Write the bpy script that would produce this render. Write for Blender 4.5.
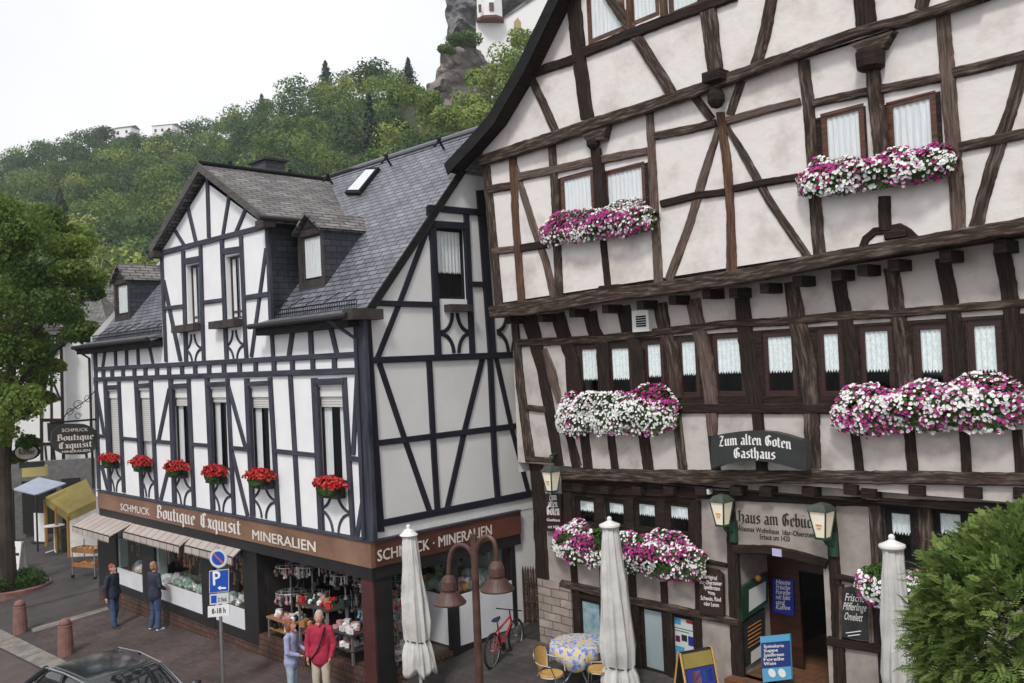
import bpy, bmesh, math, random
import numpy as np
from mathutils import Vector, Matrix, noise as mnoise
rad = math.radians
random.seed(7)
for o in list(bpy.data.objects): bpy.data.objects.remove(o)
SC = bpy.context.scene
COL = SC.collection

# ------------------------------------------------------------------ camera
FPX, PITCH, ROLL, CAMZ = 900.0, rad(1.3067), rad(2.5646), 6.6
_fw = Vector((0, math.cos(PITCH), math.sin(PITCH))); _rt0 = Vector((1, 0, 0)); _dn0 = Vector((0, math.sin(PITCH), -math.cos(PITCH)))
RT = _rt0*math.cos(ROLL) + _dn0*math.sin(ROLL)
DN = -_rt0*math.sin(ROLL) + _dn0*math.cos(ROLL)
CAM = Vector((0, 0, CAMZ))
cd = bpy.data.cameras.new('camera'); cam = bpy.data.objects.new('camera', cd); COL.objects.link(cam)
m = Matrix((RT, -DN, -_fw)).transposed().to_4x4(); m.translation = CAM; cam.matrix_world = m
cd.sensor_width = 36; cd.lens = FPX/1024*36; cd.clip_end = 5000; cd.clip_start = .1
SC.camera = cam
SC.render.resolution_x = 1024; SC.render.resolution_y = 683

# ------------------------------------------------------------------ light
w = bpy.data.worlds.new('World'); SC.world = w; w.use_nodes = True
nt = w.node_tree; nt.nodes.clear()
out = nt.nodes.new('ShaderNodeOutputWorld')
sky = nt.nodes.new('ShaderNodeTexSky'); sky.sky_type = 'NISHITA'; sky.sun_disc = False
SUN_EL, SUN_AZ = rad(50), rad(198)          # azimuth clockwise from +Y
sky.sun_elevation = SUN_EL; sky.sun_rotation = SUN_AZ; sky.dust_density = 3
b1 = nt.nodes.new('ShaderNodeBackground'); b1.inputs[1].default_value = .06
nt.links.new(sky.outputs[0], b1.inputs[0])
# overcast cloud layer: broad, soft, nearly white
tc = nt.nodes.new('ShaderNodeTexCoord'); nz = nt.nodes.new('ShaderNodeTexNoise'); nz.inputs['Scale'].default_value = 2.2; nz.inputs['Detail'].default_value = 4
nt.links.new(tc.outputs['Generated'], nz.inputs[0])
cr = nt.nodes.new('ShaderNodeValToRGB'); nt.links.new(nz.outputs[0], cr.inputs[0])
cr.color_ramp.elements[0].position = .35; cr.color_ramp.elements[0].color = (.86, .88, .94, 1)
cr.color_ramp.elements[1].position = .6; cr.color_ramp.elements[1].color = (.98, .985, 1, 1)
b2 = nt.nodes.new('ShaderNodeBackground'); b2.inputs[1].default_value = .84
nt.links.new(cr.outputs[0], b2.inputs[0])
mx = nt.nodes.new('ShaderNodeMixShader'); mx.inputs[0].default_value = .9
nt.links.new(b1.outputs[0], mx.inputs[1]); nt.links.new(b2.outputs[0], mx.inputs[2]); nt.links.new(mx.outputs[0], out.inputs[0])
sd = bpy.data.lights.new('sun', 'SUN'); sd.energy = 1.5; sd.angle = rad(10); sd.color = (1, .97, .92)
so = bpy.data.objects.new('sun', sd); COL.objects.link(so)
sdir = Vector((math.sin(SUN_AZ)*math.cos(SUN_EL), math.cos(SUN_AZ)*math.cos(SUN_EL), math.sin(SUN_EL)))
so.rotation_euler = sdir.to_track_quat('Z', 'Y').to_euler(); so.location = (0, 0, 40)
SC.view_settings.view_transform = 'Standard'; SC.view_settings.look = 'None'
SC.view_settings.exposure = .50; SC.view_settings.gamma = 1

# ------------------------------------------------------------------ pixel helpers
def ray(x, y): return _fw + RT*((x-512)/FPX) + DN*((y-341.5)/FPX)
class Plane:
    """vertical plane: origin (z=0), horizontal axis U, outward normal N"""
    def __init__(s, O, az, N=None):
        s.O = Vector((O[0], O[1], 0)); s.U = Vector((math.cos(az), math.sin(az), 0))
        n = Vector((-s.U.y, s.U.x, 0))
        if n.dot(CAM - s.O) < 0: n = -n
        s.N = n
    def off(s, d):
        q = Plane.__new__(Plane); q.O = s.O + s.N*d; q.U = s.U; q.N = s.N; return q
    def hit(s, x, y, d=0.0):
        r = ray(x, y); t = (s.O + s.N*d - CAM).dot(s.N)/r.dot(s.N); p = CAM + r*t
        return ((p - s.O).dot(s.U), p.z)
    def P(s, u, z, d=0.0): return s.O + s.U*u + s.N*d + Vector((0, 0, z))
    def W(s, x, y, d=0.0): return s.P(*s.hit(x, y, d), d)
AZ_F, AZ_S, AZ_I = rad(-45.35), rad(44.65), rad(-48.71)
CORNER = CAM + ray(367, 430)*17.7
BF = Plane(CORNER, AZ_F); BS = Plane(CORNER, AZ_S)
INNC = CAM + ray(540, 500)*19.05
I0 = Plane(INNC, AZ_I)
I1 = I0.off(.13); I2 = I0.off(.57); I3 = I0.off(.68)
# street level: a gently tilted plane through three measured points
def _gp():
    A = BF.W(119, 608); B = BF.W(276, 661); C_ = BS.W(513, 628)
    M = Matrix(((A.x, A.y, 1), (B.x, B.y, 1), (C_.x, C_.y, 1)))
    return M.inverted() @ Vector((A.z, B.z, C_.z))
GA, GB, GC = _gp()
def gz(x, y):
    v = GA*x + GB*y + GC
    return max(-1.3, min(.95, v))
def G(x, y, dz=0.0):
    r = ray(x, y); z = 0
    for _ in range(30):
        t = (z + dz - CAMZ)/r.z; p = CAM + r*t; z = gz(p.x, p.y)
    return Vector((p.x, p.y, z + dz))
def AT(x, y, depth): return CAM + ray(x, y)*depth
def px(p):
    v = Vector(p) - CAM; f = v.dot(_fw); return (512 + FPX*v.dot(RT)/f, 341.5 + FPX*v.dot(DN)/f, f)

# ------------------------------------------------------------------ materials
MATS = {}
def _ramp(nt, stops):
    c = nt.nodes.new('ShaderNodeValToRGB'); e = c.color_ramp.elements
    while len(e) < len(stops): e.new(.5)
    for i, (p, col) in enumerate(stops): e[i].position = p; e[i].color = (*col, 1)
    return c
def mat(name, c1, c2=None, rough=.8, scale=4.0, detail=5, stretch=(1, 1, 1), bump=0.0, bscale=None, metal=0.0, coord='UV', lo=.35, hi=.65, spec=.5, tint=None, trans=0.0, brick=None, c3=None, emit=None):
    if name in MATS: return MATS[name]
    m = bpy.data.materials.new(name); m.use_nodes = True; nt = m.node_tree; N = nt.nodes; L = nt.links
    b = N['Principled BSDF']; b.inputs['Roughness'].default_value = rough; b.inputs['Metallic'].default_value = metal
    b.inputs['Specular IOR Level'].default_value = spec
    if trans: b.inputs['Transmission Weight'].default_value = trans
    b.inputs['Base Color'].default_value = (*c1, 1)
    if emit: b.inputs['Emission Color'].default_value = (*emit[0], 1); b.inputs['Emission Strength'].default_value = emit[1]
    tcn = N.new('ShaderNodeTexCoord'); mp = N.new('ShaderNodeMapping'); mp.inputs['Scale'].default_value = stretch
    L.new(tcn.outputs[coord], mp.inputs[0])
    col = None
    if c2:
        nz = N.new('ShaderNodeTexNoise'); nz.inputs['Scale'].default_value = scale; nz.inputs['Detail'].default_value = detail; nz.inputs['Roughness'].default_value = .62
        L.new(mp.outputs[0], nz.inputs[0])
        st = [(lo, c1), (hi, c2)] if not c3 else [(lo, c1), ((lo+hi)/2, c2), (hi, c3)]
        r = _ramp(nt, st); L.new(nz.outputs[0], r.inputs[0]); col = r.outputs[0]
    hsrc = None
    if brick:
        bt = N.new('ShaderNodeTexBrick'); bt.inputs['Scale'].default_value = 1
        bt.inputs['Brick Width'].default_value = brick['w']; bt.inputs['Row Height'].default_value = brick['h']
        bt.inputs['Mortar Size'].default_value = brick['m']; bt.inputs['Mortar Smooth'].default_value = .3; bt.inputs['Bias'].default_value = 0
        bt.inputs['Color1'].default_value = (*brick['a'], 1); bt.inputs['Color2'].default_value = (*brick['b'], 1); bt.inputs['Mortar'].default_value = (*brick['c'], 1)
        # jitter the joints slightly
        nz2 = N.new('ShaderNodeTexNoise'); nz2.inputs['Scale'].default_value = 3; L.new(mp.outputs[0], nz2.inputs[0])
        vm = N.new('ShaderNodeVectorMath'); vm.operation = 'MULTIPLY_ADD'; vm.inputs[1].default_value = (brick.get('j', .02),)*3
        L.new(nz2.outputs['Color'], vm.inputs[0]); L.new(mp.outputs[0], vm.inputs[2]); L.new(vm.outputs[0], bt.inputs[0])
        if col:
            mm = N.new('ShaderNodeMixRGB'); mm.blend_type = 'MULTIPLY'; mm.inputs[0].default_value = 1
            L.new(bt.outputs[0], mm.inputs[1]); L.new(col, mm.inputs[2]); col = mm.outputs[0]
        else: col = bt.outputs[0]
        hsrc = bt.outputs['Fac']
    if tint:
        at = N.new('ShaderNodeAttribute'); at.attribute_name = 'tint'
        r2 = _ramp(nt, tint); L.new(at.outputs['Fac'], r2.inputs[0])
        if col:
            mm = N.new('ShaderNodeMixRGB'); mm.blend_type = 'MULTIPLY'; mm.inputs[0].default_value = 1
            L.new(r2.outputs[0], mm.inputs[1]); L.new(col, mm.inputs[2]); col = mm.outputs[0]
        else: col = r2.outputs[0]
    if col: L.new(col, b.inputs['Base Color'])
    if bump:
        bn = N.new('ShaderNodeBump'); bn.inputs['Strength'].default_value = min(1, bump); bn.inputs['Distance'].default_value = .02
        nb = N.new('ShaderNodeTexNoise'); nb.inputs['Scale'].default_value = bscale or scale*3; nb.inputs['Detail'].default_value = 6
        L.new(mp.outputs[0], nb.inputs[0]); L.new(nb.outputs[0], bn.inputs['Height'])
        last = bn
        if hsrc:
            b3 = N.new('ShaderNodeBump'); b3.invert = True; b3.inputs['Strength'].default_value = .8; b3.inputs['Distance'].default_value = .02
            L.new(hsrc, b3.inputs['Height']); L.new(bn.outputs[0], b3.inputs['Normal']); last = b3
        L.new(last.outputs[0], b.inputs['Normal'])
    MATS[name] = m; return m
def glassmat(name, tintc=(.02, .022, .025), alpha=.35):
    if name in MATS: return MATS[name]
    m = bpy.data.materials.new(name); m.use_nodes = True; nt = m.node_tree; N = nt.nodes; L = nt.links; N.clear()
    o = N.new('ShaderNodeOutputMaterial'); g = N.new('ShaderNodeBsdfGlossy'); g.inputs['Roughness'].default_value = .03; g.inputs['Color'].default_value = (.9, .93, .97, 1)
    t = N.new('ShaderNodeBsdfTransparent'); t.inputs['Color'].default_value = (.96, .98, .98, 1)
    mx = N.new('ShaderNodeMixShader'); lw = N.new('ShaderNodeLayerWeight'); lw.inputs[0].default_value = .5
    fr = N.new('ShaderNodeMath'); fr.operation = 'POWER'; fr.inputs[1].default_value = 4; L.new(lw.outputs['Facing'], fr.inputs[0])
    ad = N.new('ShaderNodeMath'); ad.operation = 'MULTIPLY_ADD'; ad.inputs[1].default_value = .85; ad.inputs[2].default_value = .05; L.new(fr.outputs[0], ad.inputs[0])
    L.new(ad.outputs[0], mx.inputs[0]); L.new(t.outputs[0], mx.inputs[1]); L.new(g.outputs[0], mx.inputs[2]); L.new(mx.outputs[0], o.inputs[0])
    MATS[name] = m; return m
def leafmat(name, stops, trans=.25, rough=.7):
    m = mat(name, (1, 1, 1), (.72, .75, .7), rough=rough, scale=1.3, coord='Object', tint=stops, spec=.25)
    nt = m.node_tree; b = nt.nodes['Principled BSDF']; o = nt.nodes['Material Output']
    tr = nt.nodes.new('ShaderNodeBsdfTranslucent'); mx = nt.nodes.new('ShaderNodeMixShader'); mx.inputs[0].default_value = trans
    src = b.inputs['Base Color'].links[0].from_socket; nt.links.new(src, tr.inputs[0])
    nt.links.new(b.outputs[0], mx.inputs[1]); nt.links.new(tr.outputs[0], mx.inputs[2]); nt.links.new(mx.outputs[0], o.inputs[0])
    return m
M = {}
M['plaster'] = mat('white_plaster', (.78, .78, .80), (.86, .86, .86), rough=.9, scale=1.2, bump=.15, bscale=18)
M['plaster_side'] = mat('side_plaster', (.68, .67, .66), (.76, .755, .75), rough=.9, scale=.7, bump=.2, bscale=14)  # darker copy of the front plaster; the side wall's shade is in the colour
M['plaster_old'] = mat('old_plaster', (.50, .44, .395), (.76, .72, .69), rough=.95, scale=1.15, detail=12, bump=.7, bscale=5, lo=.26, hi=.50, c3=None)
M['plaster_mid'] = mat('dirty_shaded_plaster', (.30, .255, .23), (.56, .515, .48), rough=.95, scale=1.4, detail=12, bump=.7, bscale=5, lo=.26, hi=.52)  # dirtier plaster, with the shade under the jetty also put into the colour
M['plaster_ground'] = mat('ground_plaster_dimmed', (.21, .175, .15), (.40, .355, .325), rough=.95, scale=1.6, detail=9, bump=.6, bscale=4, lo=.25, hi=.6)  # darkened copy; the dimmer light low down is put into its colour
M['tim_blue'] = mat('painted_timber', (.016, .018, .032), (.075, .078, .10), rough=.7, spec=.3, scale=1.0, stretch=(1.2, 9, 1), bump=.3, bscale=6, lo=.3, hi=.75)
M['tim_blue2'] = mat('painted_timber_shaded', (.010, .010, .018), (.022, .022, .034), rough=.75, spec=.25, scale=1.0, stretch=(1.2, 9, 1), bump=.25, bscale=6)  # same paint as the front, darkened in colour for the shaded side
M['tim_dark'] = mat('oak_dark', (.006, .004, .004), (.026, .017, .013), spec=.2, rough=.8, scale=2.2, detail=12, stretch=(1.2, 12, 1), bump=.5, bscale=5, lo=.3, hi=.75, c3=(.06, .042, .034))
M['tim_brown'] = mat('oak_brown', (.012, .008, .006), (.058, .040, .031), spec=.2, rough=.85, scale=2.6, detail=13, stretch=(1.0, 7, 1), bump=.6, bscale=5, lo=.32, hi=.70, c3=(.19, .15, .125))
M['tim_grey'] = mat('oak_weathered', (.022, .014, .011), (.21, .155, .125), spec=.2, rough=.9, scale=2.0, detail=12, stretch=(1.2, 13, 1), bump=.5, bscale=5, lo=.3, hi=.7)
M['tim_orange'] = mat('oak_tan', (.022, .012, .008), (.19, .11, .065), spec=.2, rough=.85, scale=1.4, detail=8, stretch=(1.2, 18, 1), bump=.8, bscale=3, lo=.3, hi=.7)
M['red_frame'] = mat('redbrown_frame', (.018, .006, .005), (.05, .017, .012), rough=.45, scale=3, stretch=(1, 8, 1))
M['orange_frame'] = mat('varnished_frame', (.03, .011, .007), (.14, .052, .02), rough=.4, scale=3, stretch=(1, 8, 1))
M['slate'] = mat('roof_slate', (.72, .72, .76), (1.25, 1.25, 1.3), rough=.45, scale=1.5, bump=.35, bscale=12, brick=dict(w=.34, h=.14, m=.014, a=(.125, .13, .145), b=(.19, .195, .215), c=(.012, .012, .016), j=.035))
M['slate_old'] = mat('roof_slate_old', (.7, .68, .68), (1.3, 1.27, 1.25), rough=.65, scale=2, bump=.4, bscale=12, brick=dict(w=.42, h=.15, m=.019, a=(.10, .095, .093), b=(.20, .19, .185), c=(.012, .011, .011), j=.06))
M['slate_dark'] = mat('slate_cladding', (.8, .8, .8), (1.2, 1.2, 1.2), rough=.55, scale=2, bump=.3, bscale=12, brick=dict(w=.28, h=.14, m=.01, a=(.03, .033, .042), b=(.052, .056, .068), c=(.012, .012, .014), j=.03))
M['black_wood'] = mat('black_wood', (.007, .007, .008), (.02, .019, .02), rough=.8, spec=.2, scale=2, stretch=(1, 6, 1))
M['metal_dark'] = mat('gutter_metal', (.014, .013, .014), (.035, .032, .032), rough=.6, scale=5, metal=.2)
M['glass'] = glassmat('window_glass')
M['room'] = mat('dark_room', (.016, .015, .014), rough=.9)  # near-black: the dark of unlit interiors is put into the colour
M['shutter'] = mat('shutter_slats', (.55, .54, .52), rough=.6, brick=dict(w=9, h=.055, m=.006, a=(.62, .61, .59), b=(.6, .59, .57), c=(.3, .3, .3), j=0), bump=.05)
M['white'] = mat('white_paint', (.72, .71, .69), (.8, .79, .78), rough=.5, scale=3)
M['curtain'] = mat('lace_curtain', (.66, .68, .70), (.86, .86, .86), rough=.9, scale=2.0, stretch=(22, 1.2, 1), lo=.3, hi=.7)
M['curtain_lace'] = mat('checked_lace', (.74, .80, .80), (.92, .95, .95), rough=.9, scale=14, detail=2, brick=dict(w=.06, h=.06, m=.012, a=(.93, .95, .95), b=(.86, .90, .91), c=(1.0, 1.0, 1.0), j=0), lo=.3, hi=.6)
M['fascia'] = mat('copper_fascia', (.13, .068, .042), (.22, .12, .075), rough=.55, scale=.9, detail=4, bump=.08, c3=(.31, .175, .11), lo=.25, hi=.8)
M['fascia_side'] = mat('copper_fascia_shaded', (.05, .018, .012), (.16, .055, .03), rough=.5, scale=.6, detail=3, bump=.08, lo=.3, hi=.65)  # the fascia again, coloured darker to stand for shade round the corner
M['letter_cream'] = mat('cream_letters', (.72, .66, .6), rough=.6)
M['letter_white'] = mat('white_letters', (.82, .8, .78), rough=.6)
M['letter_black'] = mat('black_letters', (.02, .018, .018), rough=.7)
M['black_frame'] = mat('black_shopfront', (.012, .012, .013), (.022, .021, .022), rough=.4, scale=3)
M['maroon'] = mat('maroon_column', (.055, .018, .018), (.085, .03, .028), rough=.45, scale=3)
M['white_panel'] = mat('white_panel', (.66, .67, .70), (.74, .75, .78), rough=.35, scale=2)
M['brick'] = mat('brown_brick', (.8, .8, .8), (1.2, 1.2, 1.2), rough=.85, scale=3, bump=.3, brick=dict(w=.115, h=.12, m=.014, a=(.13, .06, .035), b=(.075, .035, .022), c=(.02, .016, .014), j=.03))
M['stone'] = mat('stone_blocks', (.8, .8, .8), (1.15, 1.12, 1.1), rough=.9, scale=3, bump=.6, bscale=9, brick=dict(w=.52, h=.17, m=.012, a=(.30, .25, .215), b=(.40, .34, .30), c=(.13, .11, .1), j=.05))
M['pave'] = mat('paving', (.6, .6, .6), (1.35, 1.33, 1.3), rough=.85, scale=.8, detail=8, bump=.3, bscale=25, brick=dict(w=.2, h=.1, m=.008, a=(.062, .043, .041), b=(.088, .062, .059), c=(.05, .038, .036), j=.01))
M['asphalt'] = mat('asphalt', (.036, .030, .030), (.062, .053, .052), rough=.9, scale=1.2, detail=10, bump=.3, bscale=60)
M['asphalt_brown'] = mat('asphalt_brown', (.07, .052, .05), (.10, .078, .074), rough=.9, scale=1.2, detail=10, bump=.3, bscale=60)
M['kerb'] = mat('kerb_stone', (.15, .135, .12), (.26, .24, .21), rough=.9, scale=3, bump=.3, brick=dict(w=.6, h=5, m=.01, a=(.9, .9, .9), b=(1, 1, 1), c=(.5, .5, .5), j=0))
M['terrace'] = mat('terrace_paving', (.6, .6, .6), (1.35, 1.33, 1.3), rough=.85, scale=1, detail=8, bump=.3, brick=dict(w=.2, h=.2, m=.01, a=(.052, .045, .044), b=(.072, .063, .061), c=(.045, .04, .038), j=.01))
M['grass'] = mat('hill_soil', (.025, .035, .012), (.06, .07, .025), rough=.95, scale=.05, coord='Object')
M['leaf_far'] = leafmat('leaf_forest', [(0, (.045, .095, .04)), (.35, (.095, .165, .05)), (.7, (.20, .275, .065)), (1, (.33, .37, .10))])
M['leaf_near'] = leafmat('leaf_street_tree', [(0, (.04, .09, .025)), (.5, (.11, .18, .04)), (1, (.24, .33, .07))], trans=.4)
M['leaf_bush'] = leafmat('leaf_foreground', [(0, (.10, .185, .045)), (.6, (.24, .33, .085)), (1, (.40, .47, .17))], trans=.42)
M['leaf_conifer'] = leafmat('leaf_conifer', [(0, (.016, .036, .022)), (1, (.04, .07, .035))], trans=.1)
M['leaf_flower'] = leafmat('leaf_flower_box', [(0, (.03, .08, .015)), (1, (.10, .19, .035))])
M['bark'] = mat('bark', (.022, .016, .012), (.07, .052, .04), rough=.95, scale=2, stretch=(1, 5, 1), bump=.8)
M['rock'] = mat('cliff_rock', (.06, .05, .048), (.25, .215, .205), rough=.95, scale=.7, detail=12, bump=1, bscale=.8, coord='Object', c3=(.16, .15, .09), lo=.3, hi=.8)
M['rock_grey'] = mat('cliff_rock_grey', (.055, .055, .06), (.25, .245, .25), rough=.95, scale=.6, detail=12, bump=1, bscale=.8, coord='Object')
M['petal_white'] = mat('petal_white', (.78, .78, .76), rough=.7)
M['petal_magenta'] = mat('petal_magenta', (.30, .012, .14), (.46, .035, .26), rough=.65, scale=9, coord='Object')
M['petal_red'] = mat('petal_red', (.36, .008, .010), (.60, .022, .02), rough=.6, scale=9, coord='Object')
M['box_dark'] = mat('planter_dark', (.02, .022, .02), rough=.6)
M['box_brown'] = mat('planter_brown', (.028, .022, .02), (.06, .05, .046), rough=.8, scale=4, bump=.3)
M['canvas'] = mat('parasol_canvas', (.44, .43, .41), (.64, .63, .61), rough=.9, scale=2, stretch=(1, .4, 1), coord='Object', bump=.15)
M['rust'] = mat('lamp_brown', (.045, .019, .014), (.105, .052, .038), rough=.5, scale=5, coord='Object')
M['steel'] = mat('galvanised', (.32, .33, .34), (.42, .43, .44), rough=.4, metal=.7, scale=6, coord='Object')
M['chrome'] = mat('chrome', (.6, .6, .6), rough=.2, metal=1)
M['rattan'] = mat('rattan', (.42, .23, .06), (.62, .38, .12), rough=.7, scale=40, coord='Object', bump=.2)
M['blue_sign'] = mat('sign_blue', (.01, .07, .42), rough=.35)
M['red_sign'] = mat('sign_red', (.5, .02, .02), rough=.4)
M['grey_sign'] = mat('sign_backing', (.58, .58, .58), rough=.5)
M['green_paint'] = mat('green_metal', (.010, .040, .022), (.022, .075, .042), rough=.4, scale=6, coord='Object')
M['lantern_glass'] = mat('lantern_glass', (.80, .70, .52), (.86, .82, .70), emit=((1, .85, .6), .10), rough=.25, scale=3, coord='Object')
M['amber'] = mat('amber_print', (.65, .30, .05), rough=.5)
M['tyre'] = mat('rubber', (.012, .012, .012), rough=.85)
M['car_paint'] = mat('car_paint', (.02, .024, .028), rough=.14, spec=.8)
M['car_glass'] = mat('car_glass', (.015, .017, .018), rough=.04, spec=.9)
M['bike_red'] = mat('bike_red', (.45, .015, .02), rough=.3)
M['yellow'] = mat('yellow_awning', (.26, .20, .045), (.33, .26, .065), rough=.8, scale=2)
M['yellow_post'] = mat('yellow_post', (.32, .18, .03), rough=.6)
M['blue_awning'] = mat('blue_awning', (.30, .34, .42), (.38, .42, .50), rough=.7, scale=2)
M['awning'] = mat('beige_awning', (.9, .9, .9), (1.05, 1.02, 1.0), rough=.85, scale=1, brick=dict(w=.42, h=9, m=.025, a=(.40, .345, .31), b=(.46, .41, .375), c=(.20, .15, .135), j=0))
M['bollard'] = mat('bollard_stone', (.16, .075, .065), (.25, .13, .115), rough=.85, scale=5, coord='Object', bump=.3)
M['skin'] = mat('skin', (.50, .26, .18), rough=.6)
M['jean'] = mat('denim', (.03, .055, .12), (.055, .09, .18), rough=.85, scale=9, coord='Object')
M['jean_light'] = mat('denim_light', (.26, .33, .42), (.38, .45, .54), rough=.85, scale=9, coord='Object')
M['navy'] = mat('navy_jacket', (.012, .016, .035), (.025, .03, .055), rough=.75, scale=7, coord='Object')
M['lilac'] = mat('lilac_jacket', (.27, .30, .46), (.36, .39, .56), rough=.8, scale=7, coord='Object')
M['redshirt'] = mat('crimson_pullover', (.30, .012, .04), (.42, .025, .065), rough=.85, scale=7, coord='Object')
M['khaki'] = mat('khaki_trousers', (.42, .37, .29), (.52, .46, .37), rough=.85, scale=7, coord='Object')
M['hair_grey'] = mat('grey_hair', (.30, .27, .24), (.45, .42, .38), rough=.8, scale=20, coord='Object')
M['hair_red'] = mat('auburn_hair', (.16, .05, .02), (.28, .09, .03), rough=.7, scale=20, coord='Object')
M['hair_sand'] = mat('sandy_hair', (.28, .16, .08), (.36, .22, .12), rough=.8, scale=20, coord='Object')
M['shoe'] = mat('shoe_leather', (.04, .035, .03), rough=.6)
M['shoe_white'] = mat('shoe_white', (.6, .6, .6), rough=.6)
M['cloth'] = mat('table_cloth', (.16, .22, .50), (.52, .56, .66), rough=.8, scale=13, detail=1, coord='Object', c3=(.70, .50, .12), lo=.36, hi=.64)
M['chalk_black'] = mat('blackboard', (.012, .013, .014), (.03, .03, .032), rough=.7, scale=3)
M['sign_brown'] = mat('sign_brown', (.030, .014, .011), (.042, .02, .016), rough=.4, scale=3)
M['sign_dark'] = mat('sign_charcoal', (.022, .026, .024), (.034, .038, .036), rough=.45, scale=3)
M['poster_blue'] = mat('poster_blue', (.02, .035, .32), rough=.4)
M['poster_sky'] = mat('poster_light_blue', (.10, .38, .60), rough=.4)
M['poster_navy'] = mat('poster_navy', (.02, .045, .18), rough=.4)
M['paper'] = mat('paper', (.70, .72, .70), rough=.8)
M['door_wood'] = mat('door_redwood', (.025, .009, .006), (.065, .022, .012), rough=.4, scale=2, stretch=(1, 8, 1))
M['terracotta'] = mat('terracotta_tiles', (.14, .065, .035), (.20, .095, .05), rough=.6, scale=2, brick=dict(w=.25, h=.25, m=.01, a=(.9, .9, .9), b=(1, 1, 1), c=(.4, .4, .4), j=0))
M['crate'] = mat('crate_wood', (.26, .11, .04), (.36, .17, .07), rough=.8, scale=5, coord='Object')
M['stone_green'] = mat('mineral_green', (.10, .20, .15), (.42, .50, .44), rough=.3, scale=8, coord='Object')
M['stone_white'] = mat('mineral_white', (.45, .45, .46), (.72, .70, .70), rough=.3, scale=8, coord='Object')
M['stone_pink'] = mat('mineral_rose', (.45, .20, .22), (.60, .38, .38), rough=.3, scale=8, coord='Object')
M['stone_amber'] = mat('mineral_amber', (.35, .15, .05), (.5, .3, .12), rough=.3, scale=8, coord='Object')
M['green_cloth'] = mat('green_cloth', (.045, .06, .03), (.08, .085, .04), rough=.9, scale=6)
M['mint'] = mat('mint_wall', (.22, .30, .27), (.28, .36, .33), rough=.8, scale=2)
M['soil'] = mat('soil', (.03, .022, .016), rough=.95)

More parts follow.
